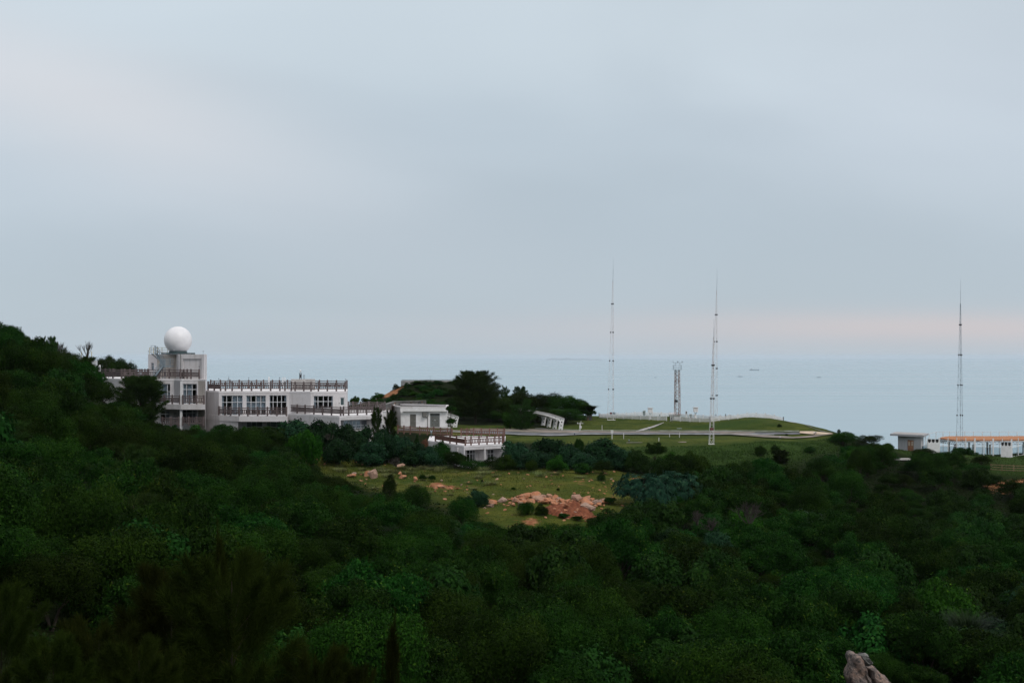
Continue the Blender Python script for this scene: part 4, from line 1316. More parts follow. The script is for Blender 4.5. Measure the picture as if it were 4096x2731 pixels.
mast(2445, 258, 1682, 1036, 1.12, lean=.36, sections= (0.225, 0.43, 0.635, 0.84), label='tallest pale lattice mast, standing alone at the near corner of the white picket fence', rz=0.35, junction=(1.35, (('dark_red', -0.1, .42), ('galv', 0.45, .5))))
mast(2859, 266, 1668, 1076, 1.12, lean=.45, sections= (0.20, 0.405, 0.61, 0.815), label='tall pale lattice mast behind the picket fence, rising directly behind a shorter mast', rz=0.15, junction=(1.3, (('dark_steel', 0.1, .22),)))
mast(2845, 206.5, 1781, 1278, 0.66, lean=.4, sections= (0.43, 0.74), label='shorter near lattice mast rising from the grass bank below the road', rz=0.9, legs=4, junction=(2.3, (('dark_red', 0.0, .5),)), leg_r=0.024, br=0.018, step=1.0)
mast(3838, 231, 1800, 1116, 1.0, lean=.22, sections= (0.26, 0.46, 0.66, 0.86), label='tall pale lattice mast rising from the orange-topped platform', rz=0.6, legs=3, zbase=Zr(-15.9), mat='galv')

# ------------------------------------------------------------------ ten-metre wind tower
X_, Y_ = P2(2709, 258)
z0 = H(X_, Y_)
wt = thing('wind_tower', (X_, Y_, z0), 'rust-streaked square lattice wind tower with a caged platform on top', 'tower')
mb = MB(); mb.box((X_, Y_, z0 + 0.3), (1.15, 1.15, 0.85)); mb.build('plinth', M['white_dirty'], wt)
mb = MB(); mb.box((X_, Y_, z0 + 0.77), (1.5, 1.5, 0.09)); mb.build('plinth_cap', M['concrete'], wt)
zb_, zt_ = z0 + 0.82, PZ(1480, 258)
def wtp(i, z):
    u = (z - zb_) / (zt_ - zb_)
    r_ = (0.98 * (1 - u) + 0.80 * u) * 0.62
    a_ = math.radians((20, 110, 200, 290)[i])
    return Vector((X_ + r_ * math.sin(a_), Y_ - r_ * math.cos(a_), z))
for i in range(4):
    mb = MB(); mb.bar(wtp(i, zb_), wtp(i, zt_), 0.06, n=6); mb.build('leg', M['rust'], wt)
mb = MB()
k = 12
for q in range(k):
    za, zc_ = zb_ + (zt_ - zb_) * q / k, zb_ + (zt_ - zb_) * (q + 1) / k
    zm = (za + zc_) / 2
    for i in range(4):
        j = (i + 1) % 4
        mid = (wtp(i, zm) + wtp(j, zm)) / 2
        mb.bar(wtp(i, za), wtp(j, zm), 0.042); mb.bar(wtp(j, zm), wtp(i, zc_), 0.042)
        if q % 3 == 0:
            mb.bar(wtp(i, za), wtp(j, za), 0.05)
mb.build('bracing', M['rust'], wt)
mb = MB(); mb.box((X_ - 0.28, Y_ - 0.75, z0 + 3.3), (0.5, 0.2, 0.42)); mb.build('control_box', M['black'], wt)
mb = MB()
hw = 0.70
zc0, zc1 = PZ(1479, 258), PZ(1459.5, 258)
cs = [(X_ + x_ * hw, Y_ + y_ * hw) for x_, y_ in ((-1, -1), (1, -1), (1, 1), (-1, 1))]
for p, q in zip(cs, cs[1:] + cs[:1]):
    for u in (0, .33, .66, 1):
        mb.bar((*p, zc0 + (zc1 - zc0) * u), (*q, zc0 + (zc1 - zc0) * u), 0.02)
    mb.bar((*p, zc0), (*p, zc1), 0.03)
    m_ = ((p[0] * .72 + q[0] * .28), (p[1] * .72 + q[1] * .28)); mb.bar((*m_, zc0), (*m_, zc1), 0.022)
    m_ = ((p[0] * .28 + q[0] * .72), (p[1] * .28 + q[1] * .72)); mb.bar((*m_, zc0), (*m_, zc1), 0.022)
mb.build('cage', M['galv'], wt)
mb = MB(); mb.box((X_, Y_, zc0 + 0.02), (1.36, 1.36, 0.05)); mb.build('platform', M['galv'], wt)
for sx in (-0.38, 0.42):
    mb = MB()
    mb.bar((X_ + sx, Y_ - .3, zc1 - .1), (X_ + sx, Y_ - .3, zc1 + 0.38), 0.04)
    mb.bar((X_ + sx - .42, Y_ - .3, zc1 + .38), (X_ + sx + .42, Y_ - .3, zc1 + .38), 0.035)
    mb.bar((X_ + sx - .40, Y_ - .3, zc1 + .38), (X_ + sx - .40, Y_ - .3, zc1 + .62), 0.03)
    mb.bar((X_ + sx + .40, Y_ - .3, zc1 + .38), (X_ + sx + .40, Y_ - .3, zc1 + .56), 0.03)
    mb.bar((X_ + sx + .32, Y_ - .3, zc1 + .6), (X_ + sx + .58, Y_ - .3, zc1 + .58), 0.06, 0.09)
    mb.bar((X_ + sx - .52, Y_ - .3, zc1 + .64), (X_ + sx - .28, Y_ - .3, zc1 + .64), 0.04, 0.06)
    mb.build('wind_sensor', M['dark_steel'], wt)

# ------------------------------------------------------------------ white picket fence, one run per side
def picket_run(A, B, label, gap=0.135, h=0.72, posts=None, spread=2.0):
    L = math.dist(A, B)
    root = thing('picket_fence', (*A, H(*A)), label, 'fence', 'white picket fence round the instrument plot')
    npost = max(2, round(L / spread) + 1)
    mb = MB()
    k = int(L / gap)
    for i in range(k + 1):
        x_, y_ = lerp2(A, B, i / k)
        zz = H(x_, y_)
        n_ = nrm2(A, B)
        mb.box((x_ + n_[0] * .03, y_ + n_[1] * .03, zz + 0.06 + h / 2), (0.062, 0.02, h), math.atan2(B[1] - A[1], B[0] - A[0]))
    for i in range(npost - 1):
        p, q = lerp2(A, B, i / (npost - 1)), lerp2(A, B, (i + 1) / (npost - 1))
        for f in (0.25, 0.62):
            mb.bar((*p, H(*p) + .06 + h * f), (*q, H(*q) + .06 + h * f), 0.03, 0.07)
    mb.build('pickets', M['white'], root)
    for i in range(npost):
        x_, y_ = lerp2(A, B, i / (npost - 1))
        mb = MB()
        zz = H(x_, y_)
        mb.box((x_, y_, zz + 0.42), (0.12, 0.12, 0.95))
        mb.box((x_, y_, zz + 0.92), (0.16, 0.16, 0.05))
        mb.build('post', M['white'], root)
FL, FF, FR = P2(2396, 265), P2(2839, 246.5), P2(3133, 252.6)
FB = (FL[0] + FR[0] - FF[0], FL[1] + FR[1] - FF[1])
ga, gb = on_line(FL, FF, 2666), on_line(FL, FF, 2682)
picket_run(FL, lerp2(FL, FF, ga), 'white picket fence run from the tall mast to the gate gap by the path')
picket_run(lerp2(FL, FF, gb), FF, 'white picket fence run in front of the rusty wind tower')
picket_run(FF, FR, 'white picket fence run from the short mast to the outer corner')
picket_run(FR, FB, 'white picket fence run along the seaward back of the plot, outer half')
picket_run(FB, FL, 'white picket fence run along the back behind the first instrument screen')

# ------------------------------------------------------------------ instruments inside the plot
def screen(px, D, label, tall=True):
    X_, Y_ = P2(px, D)
    z0 = H(X_, Y_)
    root = thing('instrument_screen', (X_, Y_, z0), label, 'weather shelter', 'white louvred instrument screens')
    mb = MB(); mb.lathe((X_, Y_, z0 - .05), [(0.22, 0), (0.17, 0.3), (0.1, 0.45), (0.09, 1.0)], 12); mb.build('pedestal', M['white'], root)
    mb = MB()
    for a_ in range(4):
        t_ = math.pi / 4 + a_ * math.pi / 2
        mb.bar((X_, Y_, z0 + 0.9), (X_ + .32 * math.cos(t_), Y_ + .32 * math.sin(t_), z0 + 1.16), 0.05)
    mb.build('bracket', M['galv'], root)
    mb = MB()
    for k in range(9):
        zz = z0 + 1.2 + k * 0.088
        mb.hexa([(X_ - .41, Y_ - .41, zz), (X_ + .41, Y_ - .41, zz), (X_ + .41, Y_ + .41, zz), (X_ - .41, Y_ + .41, zz)], [(X_ - .37, Y_ - .37, zz + .084), (X_ + .37, Y_ - .37, zz + .084), (X_ + .37, Y_ + .37, zz + .084), (X_ - .37, Y_ + .37, zz + .084)])
    mb.build('louvred_box', M['white'], root)
    mb = MB()
    mb.box((X_, Y_, z0 + 1.99), (0.96, 0.96, 0.06))
    mb.box((X_, Y_, z0 + 2.07), (0.90, 0.90, 0.05))
    mb.build('roof', M['white'], root)
    mb = MB(); mb.box((X_, Y_ - .385, z0 + 1.93), (0.6, 0.06, 0.05)); mb.build('vent_slot', M['black'], root)
screen(2600.5, 258, 'white louvred instrument screen near the gate, left of the wind tower')
screen(2782, 262, 'white louvred instrument screen on a flared pedestal, right of the wind tower')
def post_box(name, px, D, w, h, zlo, post_w, mat, label, cat, pmat='galv', dark=False, roof=False):
    X_, Y_ = P2(px, D)
    z0 = H(X_, Y_)
    root = thing(name, (X_, Y_, z0), label, cat)
    mb = MB(); mb.box((X_, Y_, z0 + zlo / 2), (post_w, post_w, zlo + .1)); mb.box((X_, Y_, z0 + .05), (post_w * 2.2, post_w * 2.2, .1)); mb.build('post', M[pmat], root)
    mb = MB(); mb.box((X_, Y_, z0 + zlo + h / 2 + .05), (w, w * 0.6, h)); mb.build('box', M[mat], root)
    mb = MB(); mb.box((X_ , Y_ - w * .31, z0 + zlo + h * .5 + .05), (w * .74, 0.02, h * .78)); mb.build('door', M['grey_box' if not dark else 'concrete_dark'], root)
    if roof:
        mb = MB(); mb.hexa([(X_ - w * .6, Y_ - w * .5, z0 + zlo + h + .05), (X_ + w * .6, Y_ - w * .5, z0 + zlo + h + .05), (X_ + w * .6, Y_ + w * .5, z0 + zlo + h + .05), (X_ - w * .6, Y_ + w * .5, z0 + zlo + h + .05)], [(X_ - w * .5, Y_ - .05, z0 + zlo + h + .22), (X_ + w * .62, Y_ - .05, z0 + zlo + h + .30), (X_ + w * .62, Y_ + .05, z0 + zlo + h + .30), (X_ - w * .5, Y_ + .05, z0 + zlo + h + .22)]); mb.build('roof', M['grey_box'], root)
post_box('instrument_cabinet', 2576, 266, 0.46, 0.62, 0.28, 0.2, 'grey_box', 'grey-green gabled instrument cabinet behind the picket fence, left of the first screen', 'cabinet', roof=True)
post_box('instrument_pillar', 2638, 256, 0.26, 0.55, 0.45, 0.12, 'white_dirty', 'slim white instrument pillar just inside the fence gate gap', 'instrument')
post_box('instrument_board', 2745, 262, 0.34, 0.5, 0.7, 0.16, 'white_dirty', 'upright white panel on a dark post to the right of the wind tower', 'instrument', 'white', True)
post_box('instrument_box', 2762, 259, 0.5, 0.5, 0.35, 0.22, 'white_dirty', 'squat pale box on a dark foot between the upright panel and the second screen', 'instrument', 'dark_steel')
post_box('equipment_pillar', 2902, 258, 0.16, 0.35, 0.5, 0.15, 'dark_steel', 'slim dark blue-grey pillar inside the fence right of the two masts', 'pillar', 'dark_steel', True)
post_box('cable_pedestal', 2921, 252.5, 0.25, 0.18, 0.4, 0.1, 'white_dirty', 'small pale pedestal behind the fence next to the dark pillar', 'pedestal')
X_, Y_ = P2(2690, 260)
z0 = H(X_, Y_)
tk = thing('white_tank', (X_, Y_, z0), 'white horizontal drum lying just left of the wind tower', 'tank')
mb = MB()
for k, (dx_, w_, r_) in enumerate(((-.36, .62, .36), (.34, .5, .40))):
    mb.bar((X_ + dx_ - w_ / 2, Y_, z0 + .66), (X_ + dx_ + w_ / 2, Y_, z0 + .66), r_, n=16)
mb.build('drum', M['white'], tk)
for sx in (-.4, .35):
    mb = MB(); mb.box((X_ + sx, Y_, z0 + .15), (0.1, 0.6, 0.36)); mb.build('saddle', M['dark_steel'], tk)
X_, Y_ = P2(2684, 249)
z0 = H(X_, Y_)
tp = thing('tripod_stand', (X_, Y_, z0), 'dark folding stand leaning in the gate gap of the picket fence', 'stand')
for q in ((-.35, -.1), (.3, -.15), (.05, .3)):
    mb = MB(); mb.bar((X_ + q[0], Y_ + q[1], z0), (X_ + .08, Y_, z0 + .85), 0.05); mb.build('leg', M['dark_steel'], tp)
mb = MB(); mb.box((X_ + .2, Y_, z0 + .88), (0.5, 0.25, 0.1)); mb.build('head', M['dark_steel'], tp)
# automatic weather station by the road
X_, Y_ = P2(2320, 230)
z0 = PZ(1723, 230)
aw = thing('weather_station', (X_, Y_, z0), 'small white automatic weather station with a sensor arm beside the road', 'weather station')
mb = MB(); mb.bar((X_, Y_, z0 - .3), (X_, Y_, z0 + 1.3), 0.07, n=8); mb.box((X_ - .05, Y_, z0 + .1), (0.3, 0.3, .3)); mb.build('pole', M['white'], aw)
mb = MB(); mb.box((X_ + .06, Y_ - .2, z0 + .63), (0.36, 0.2, 0.42)); mb.build('logger_box', M['white_dirty'], aw)
mb = MB()
mb.bar((X_ - .48, Y_, z0 + 1.2), (X_ + .48, Y_, z0 + 1.2), 0.05); mb.bar((X_ + .15, Y_, z0 + 1.15), (X_ + .15, Y_, z0 + 1.6), 0.07)
mb.bar((X_ - .4, Y_, z0 + 1.2), (X_ - .4, Y_, z0 + 1.36), 0.1); mb.bar((X_ - .15, Y_, z0 + 1.2), (X_ - .15, Y_, z0 + 1.36), 0.05); mb.bar((X_ + .45, Y_, z0 + 1.2), (X_ + .45, Y_, z0 + 1.32), 0.08)
mb.build('sensor_arm', M['white'], aw)
X_, Y_ = P2(2448, 212)
z0 = H(X_, Y_)
jb = thing('junction_box', (X_, Y_, z0), 'white junction box on a post at the lower kerb of the road', 'box')
zt = PZ(1721, 212)
mb = MB(); mb.bar((X_, Y_, z0 - .1), (X_, Y_, zt - .35), 0.09); mb.build('post', M['white'], jb)
mb = MB(); mb.box((X_, Y_, zt - .19), (0.34, 0.24, 0.4)); mb.build('box', M['white'], jb)
mb = MB(); mb.box((X_, Y_, zt + .03), (0.4, 0.3, 0.04)); mb.build('lid', M['white'], jb)
def stake(px, py0, py1, label, d0=190):
    g = ground(px, py0, d0)
    h = (py0 - py1) * g.y / FPX
    mb = MB(); mb.bar((g.x, g.y, g.z - .1), (g.x + R.uniform(-.06, .06), g.y, g.z + h), 0.05, n=6)
    mb.lathe((g.x, g.y, g.z), [(0.06, -.05), (0.05, .05)], 6)
    tag(mb.build('marker_stake', M['white_dirty']), label, 'stake', 'thin pale stakes in the grass')
stake(2408, 1719, 1700, 'thin pale stake in the lawn between the weather station and the tall mast')
stake(2494, 1755, 1731, 'thin pale stake in the grass strip below the road, right of the junction box', 200)
stake(2717, 1750, 1729, 'thin pale stake at the lower edge of the road below the wind tower', 200)
stake(2678, 1747, 1735, 'short pale stake below the road, left of the stake under the wind tower', 200)
stake(2635, 1765, 1750, 'thin pale stake in the scrub edge below the road', 195)
def garden_lamp(px, py0, py1, label, d0=195, white=True):
    g = ground(px, py0, d0)
    h = (py0 - py1) * g.y / FPX
    root = thing('garden_lamp', g, label, 'lamp', 'low garden lamps by the road')
    mb = MB(); mb.bar((g.x, g.y, g.z - .05), (g.x, g.y, g.z + h * .72), 0.07, n=6); mb.build('post', M['dark_steel'], root)
    mb = MB(); mb.lathe((g.x, g.y, g.z + h * .72), [(0.06, 0), (0.12, h * .06), (0.13, h * .18), (0.03, h * .28)], 8); mb.build('lamp_head', M['white' if white else 'galv'], root)
garden_lamp(3120, 1755, 1746, 'low garden lamp with a white head on the grass island')
garden_lamp(3256, 1740, 1728, 'low garden lamp on the pale parking area, left one of the pair')
garden_lamp(3262.5, 1740, 1728, 'low garden lamp on the pale parking area, right one of the pair', white=False)
garden_lamp(2597, 1725, 1712, 'low garden lamp beside the path up to the picket fence', white=False)
garden_lamp(2516, 1770, 1758, 'low garden lamp in the grass strip below the road', white=False)
garden_lamp(2298, 1742, 1729, 'low garden lamp at the kerb below the weather station', white=False)
garden_lamp(2725 - 1000, 1757, 1722, 'tall garden lamp with a round dark head by the reddish railing', white=False)
g = ground(2717, 1714, 200)
mb = MB(); mb.box((g.x, g.y, g.z + .03), (0.75, 0.5, 0.08), 0.2); mb.box((g.x, g.y, g.z + .08), (0.2, 0.06, 0.03), 0.2)
tag(mb.build('access_cover', M['grey_box']), 'pale grey access cover lying in the grass below the wind tower', 'cover')
# grey pillar at the end of the thicket
X_, Y_ = P2(2357, 258)
gp = thing('stone_pillar', (X_, Y_, H(X_, Y_)), 'dark grey stone pillar at the seaward end of the thicket', 'pillar')
mb = MB(); mb.box((X_, Y_, PZ(1662, 258)), (0.9, 0.9, 2.3)); mb.build('shaft', M['masonry'], gp)
mb = MB(); mb.box((X_, Y_, PZ(1635.5, 258)), (1.1, 1.1, 0.14)); mb.build('cap', M['concrete'], gp)
# yellow trellis frame
X_, Y_ = P2(1826, 210.5)
ty = thing('wooden_frame', (X_, Y_, H(X_, Y_)), 'yellow timber frame standing on the grass behind the reddish railing', 'frame')
zt = H(X_, Y_)
mb = MB()
for q in (-.62, .62):
    mb.bar((X_ + q, Y_, zt), (X_ + q, Y_, zt + .75), 0.07)
mb.build('posts', M['yellow'], ty)
mb = MB()
for hh in (.12, .38, .68):
    mb.bar((X_ - .8, Y_ - .04, zt + hh), (X_ + .72, Y_ - .04, zt + hh + .05), 0.06)
mb.build('crossbars', M['yellow'], ty)

# ------------------------------------------------------------------ carports with perforated ribs
def plate_hole(mb, quad, rad, th, nrm, n=12):
    """plate with a round hole: quad = 4 corners, nrm = plate normal"""
    Q4 = [Vector(p) for p in quad]
    c = sum(Q4, Vector()) / 4
    nv = Vector(nrm) * th / 2
    e1 = ((Q4[1] + Q4[2]) / 2 - c).normalized()
    e2 = e1.cross(Vector(nrm)).normalized()
    ring, outer = [], []
    for i in range(n):
        t_ = 2 * math.pi * i / n
        d = e1 * math.cos(t_) + e2 * math.sin(t_)
        ring.append(c + d * rad)
        best = None
        for a_, b_ in zip(Q4, Q4[1:] + Q4[:1]):
            ed = b_ - a_
            den = d.dot(ed.cross(Vector(nrm)).normalized())
            if abs(den) < 1e-6:
                continue
            en = ed.cross(Vector(nrm)).normalized()
            s = (a_ - c).dot(en) / den
            if s > 0 and (best is None or s < best):
                best = s
        outer.append(c + d * best)
    for sgn in (-1, 1):
        for i in range(n):
            j = (i + 1) % n
            mb.face(outer[i] + nv * sgn, outer[j] + nv * sgn, ring[j] + nv * sgn, ring[i] + nv * sgn)
    for i in range(n):
        j = (i + 1) % n
        mb.face(ring[i] - nv, ring[j] - nv, ring[j] + nv, ring[i] + nv)
def carport(foot, depth_vec, ribs, span, label, flip=1, rib_h=2.0, rise=1.15):
    """foot: plan point of the nearest rib's foot; the roof sweeps up and away from it (towards -x when flip = 1)"""
    X0, Y0 = foot
    z0 = H(X0, Y0) - .1
    root = thing('carport', (X0, Y0, z0), label, 'carport', 'white carports with curved perforated ribs')
    dv = Vector((*depth_vec, 0))
    def outer(s):        # s in 0..1 along the rib
        if s < 0.3:
            u = s / 0.3
            return (0.30 * u ** 1.5, rib_h * u)
        u = (s - 0.3) / 0.7
        return (0.30 - (span + .3) * u, rib_h + rise * (1 - (1 - u) ** 1.8) - 0.0)
    def inner(s):
        if s < 0.3:
            u = s / 0.3
            return (-0.52 + 0.28 * u ** 1.5 - 0.25 * max(0, u - .7), max(0, rib_h * u - 0.42 * u))
        u = (s - 0.3) / 0.7
        x_, z_ = outer(s)
        return (min(x_, -0.5 + 0.2 * (1 - u)) if u < 0.1 else x_, z_ - 0.44 * (1 - u) - 0.14)
    cuts = [0, .1, .2, .3, .42, .54, .66, .78, .89, 1.0]
    for k in range(ribs):
        o = Vector((X0, Y0, z0)) + dv * k
        mb = MB()
        for a_, b_ in zip(cuts, cuts[1:]):
            q = [o + Vector((flip * x_, 0, z_)) for x_, z_ in (inner(a_), outer(a_), outer(b_), inner(b_))]
            w_ = min((q[1] - q[0]).length, (q[2] - q[1]).length, (q[3] - q[2]).length)
            plate_hole(mb, q, max(0.035, w_ * 0.20), 0.16, (0, 1, 0))
        for fn in (outer, inner):
            for a_, b_ in zip(cuts, cuts[1:]):
                p, q = o + Vector((flip * fn(a_)[0], 0, fn(a_)[1])), o + Vector((flip * fn(b_)[0], 0, fn(b_)[1]))
                if (q - p).length > 1e-4:
                    mb.bar(p, q, 0.20, 0.05)
        r_ = mb.build('rib', M['white'], root, fix=False)
    mb = MB()
    n = 14
    for i in range(n):
        a_, b_ = 0.30 + 0.7 * i / n, 0.30 + 0.7 * (i + 1) / n
        p = [Vector((X0, Y0, z0)) + Vector((flip * outer(s)[0], 0, outer(s)[1] + .05)) for s in (a_, b_)]
        e0, e1 = -dv * 0.06, dv * (ribs - 1 + .06)
        t_ = Vector((0, 0, 0.06))
        mb.hexa([p[0] + e0, p[1] + e0, p[1] + e1, p[0] + e1], [p[0] + e0 + t_, p[1] + e0 + t_, p[1] + e1 + t_, p[0] + e1 + t_])
    mb.build('roof', M['white_dirty'], root)
carport(P2(2248, 229), (-0.85, 4.15), 4, 5.0, 'white carport with four curved perforated ribs beside the road')
carport(P2(1826, 229), (-0.9, 4.4), 3, 3.2, 'white carport half hidden between the small house and the big casuarina', rib_h=1.75, rise=0.75)

# ------------------------------------------------------------------ concrete ring on the mound
X_, Y_ = P2(1708, 289)
ring = thing('concrete_emplacement', (X_, Y_, Zr(-6)), 'round weathered concrete emplacement on top of the scrubby mound', 'emplacement')
mb = MB()
n = 40
for i in range(n):
    a0, a1 = 2 * math.pi * i / n, 2 * math.pi * (i + 1) / n
    q = [(X_ + r_ * math.cos(a_), Y_ + r_ * 0.8 * math.sin(a_)) for r_, a_ in ((5.3, a0), (5.3, a1), (5.0, a1), (5.0, a0))]
    mb.hexa([(*p, Zr(-7.5)) for p in q], [(*p, Zr(-4.95)) for p in q])
mb.build('wall', M['concrete'], ring)
mb = MB()
for i in range(n):
    a0, a1 = 2 * math.pi * i / n, 2 * math.pi * (i + 1) / n
    p, q = [(X_ + 5.1 * math.cos(a_), Y_ + 4.1 * math.sin(a_)) for a_ in (a0, a1)]
    mb.bar((*p, Zr(-4.78)), (*q, Zr(-4.78)), 0.05)
    if i % 2 == 0:
        mb.bar((*p, Zr(-4.95)), (*p, Zr(-4.76)), 0.05)
mb.bar((X_ + .6, Y_ + 1, Zr(-5.5)), (X_ + .6, Y_ + 1, Zr(-3.9)), 0.04)
mb.build('rails', M['concrete_dark'], ring)

# ------------------------------------------------------------------ grey hut and the glazed enclosure on the right
zH = Zr(-15.75)
hu = thing('utility_hut', (*P2(3640, 232), zH), 'small grey cement hut with an overhanging flat roof and a rusty double door', 'hut')
k0, k1 = P2(3590.5, 233.5), P2(3682, 229.5)
dh = op_px(k0, k1, 3628, 3653.5, 1759, 1811)
mb = MB()
kb1, kb0 = (k1[0] + 1.9, k1[1] + 5.0), (k0[0] + 1.9, k0[1] + 5.0)
facade(mb, k0, k1, zH - .5, Zr(-12.98), [dh], 0.1)
facade(mb, k1, kb1, zH - .5, Zr(-12.98)); facade(mb, kb1, kb0, zH - .5, Zr(-12.98)); facade(mb, kb0, k0, zH - .5, Zr(-12.98))
mb.build('wall', M['hut_grey'], hu, fix=False)
mb = MB()
e = 0.45
rp_ = [(k0[0] - 1.35, k0[1] - .25), (k1[0] + .3, k1[1] - .75), (kb1[0] + .9, kb1[1] + .3), (kb0[0] - .8, kb0[1] + .7)]
mb.prism(rp_, Zr(-12.976), Zr(-12.66)); mb.build('roof', M['hut_grey'], hu)
cx_, cy_ = sum(p[0] for p in rp_) / 4, sum(p[1] for p in rp_) / 4
mb = MB(); mb.prism([(p[0] + (cx_ - p[0]) * .12, p[1] + (cy_ - p[1]) * .12) for p in rp_], Zr(-12.655), Zr(-12.64)); mb.build('roof_coating', M['concrete'], hu)
nh2 = nrm2(k0, k1)
P = lambda u, v, d: Vector((*[c_ - m_ * d for c_, m_ in zip(lerp2(k0, k1, dh[0] + (dh[1] - dh[0]) * u), nh2)], dh[2] + (dh[3] - dh[2]) * v))
for u0, u1 in ((0.02, 0.495), (0.505, 0.98)):
    mb = MB(); mb.hexa([P(u0, .003, .06), P(u1, .003, .06), P(u1, .003, .095), P(u0, .003, .095)], [P(u0, .98, .06), P(u1, .98, .06), P(u1, .98, .095), P(u0, .98, .095)])
    d_ = mb.build('door', M['rust_door'], hu)
    for v0, v1 in ((0.56, 0.9), (0.1, 0.45)):
        a_, b_ = u0 + .09, u1 - .09
        mb = MB(); mb.hexa([P(a_, v0, .045), P(b_, v0, .045), P(b_, v0, .06), P(a_, v0, .06)], [P(a_, v1, .045), P(b_, v1, .045), P(b_, v1, .06), P(a_, v1, .06)])
        mb.build('door_panel', M['door_paper'] if v0 > .5 else M['rust_door'], d_)
mb = MB()
st_c = lerp2(k0, k1, .35)
fa = math.atan2(k1[1] - k0[1], k1[0] - k0[0])
mb.box((st_c[0], st_c[1] - .65, zH - .25), (3.6, 1.2, 0.42), fa); mb.box((st_c[0] - .2, st_c[1] - 1.5, zH - .40), (4.6, 1.0, 0.36), fa)
mb.build('steps', M['concrete'], hu)
g = ground(3585, 1838, 190)
mb = MB(); mb.box((g.x + .6, g.y, g.z + .02), (3.4, 2.2, 0.18), 0.1)
tag(mb.build('concrete_slab', M['concrete']), 'pale concrete slab lying in the grass in front of the grey hut', 'slab')

zE = Zr(-16.0)
en = thing('glazed_enclosure', (*P2(3900, 228), zE), 'white-framed glass enclosure around the orange-topped platform', 'enclosure')
def ez(px, D):
    return min(zE, H(*P2(px, D)) - .05)
ENC = []
front = [(3684, 230.5), (3714, 230.2), (3755.5, 230.0), (3791, 229.6), (3826, 229.2), (3862, 228.8), (3898, 228.2), (3934.5, 227.6), (3971, 226.9), (4008, 226.2), (4045, 225.4)]
right = [(4045, 225.4), (4072, 229), (4098, 233), (4124, 237), (4150, 241)]
back = [(3743, 243), (3771, 243), (3797, 243), (3824, 243), (3858, 243), (3893, 243), (3928, 243), (3962, 243), (3996, 243), (4032, 243), (4067, 243), (4102, 243)]
left = [(3684, 230.5), (3700, 234), (3716, 238), (3743, 243)]
big = {3755.5, 3898, 3971, 4045}
zft = Zr(-16.0) + 3.05
for line, top, panel in ((front, zft - .15, True), (right, zft - .15, True), (back, Zr(-12.85), False), (left, Zr(-12.9), False)):
    for (p, D) in line if line is front else line[1:]:
        x_, y_ = P2(p, D)
        w_ = 0.20 if p in big else 0.09
        mb = MB()
        mb.box((x_, y_, (ez(p, D) + top) / 2), (w_, w_, top - ez(p, D)))
        if p in big:
            mb.box((x_, y_, ez(p, D) + .06), (0.32, 0.32, 0.16))
        mb.build('post', M['white'], en)
    for (p, D), (q, E) in zip(line, line[1:]):
        a_, b_ = P2(p, D), P2(q, E)
        za, zb2 = ez(p, D), ez(q, E)
        mb = MB()
        if panel:
            mb.bar((*a_, za + .12), (*b_, zb2 + .12), 0.06); mb.bar((*a_, zE + 1.55), (*b_, zE + 1.55), 0.06)
        else:
            mb.bar((*a_, top - .03), (*b_, top - .03), 0.05); mb.bar((*a_, zE + 1.6), (*b_, zE + 1.6), 0.04)
        mb.build('rail', M['white'], en)
        if panel or line is left:
            g_ = MB(); g_.face((*a_, za + .16), (*b_, zb2 + .16), (*b_, zE + 1.5), (*a_, zE + 1.5)); g_.build('glass_panel', M['panel_glass'], en, fix=False)
# white cabinet screens with a zig-zag crown
def crown_screen(A, B, z0, z1, label):
    root = thing('white_screen', (*A, z0), label, 'screen', 'white screens with a zigzag crown')
    n = nrm2(A, B)
    th = 1.1
    mb = MB()
    zs_ = z1 - 0.72
    off = lambda p, d: (p[0] - n[0] * d, p[1] - n[1] * d)
    mb.prism([A, B, off(B, th), off(A, th)], z0, zs_)
    mb.build('body', M['white'], root)
    for face_ in (0, th - .06):
        mb = MB()
        k = 3
        for i in range(k):
            for a_, b_, flipz in ((i / k, (i + 1) / k, False),):
                p0_, p1_ = off(lerp2(A, B, a_), face_), off(lerp2(A, B, b_), face_)
                m_ = off(lerp2(A, B, (a_ + b_) / 2), face_)
                zlow, zmid = zs_ + .004, zs_ + 0.30
                def tri(a2, b2, c2):
                    q = [Vector(v) for v in (a2, b2, c2)]
                    o_ = Vector((-n[0] * .05, -n[1] * .05, 0))
                    base = len(mb.v)
                    mb.v += [tuple(v) for v in q] + [tuple(v + o_) for v in q]
                    mb.f += [(base, base + 1, base + 2), (base + 5, base + 4, base + 3)] + [(base + s, base + 3 + s, base + 3 + (s + 1) % 3, base + (s + 1) % 3) for s in range(3)]
                # tooth pairs leave a lozenge-shaped gap between them
                tri((*p0_, zlow), (*m_, zlow), (*p0_, zmid)); tri((*m_, zlow), (*p1_, zlow), (*p1_, zmid))
                q0, q1 = lerp2(p0_, m_, .45), lerp2(m_, p1_, .55)
                tri((*p0_, zmid), (*lerp2(p0_, m_, .35), zmid + .02), (*p0_, z1)); tri((*lerp2(m_, p1_, .65), zmid + .02), (*p1_, zmid), (*p1_, z1))
        mb.build('crown', M['white'], root)
    mb = MB(); mb.prism([off(A, .12), off(B, .12), off(B, .2), off(A, .2)], zs_ + .003, z1 - .12); mb.build('black_sheet', M['black'], root)  # plain black sheet standing behind the open gaps of the crown
crown_screen(P2(3709, 227.2), P2(3755, 226.9), ez(3730, 227), PZ(1753, 227), 'white screen with a zigzag crown beside the grey hut')
crown_screen(P2(4002, 224.6), P2(4043, 224.0), ez(4020, 224), PZ(1766, 224), 'white screen with a zigzag crown at the near corner of the enclosure')
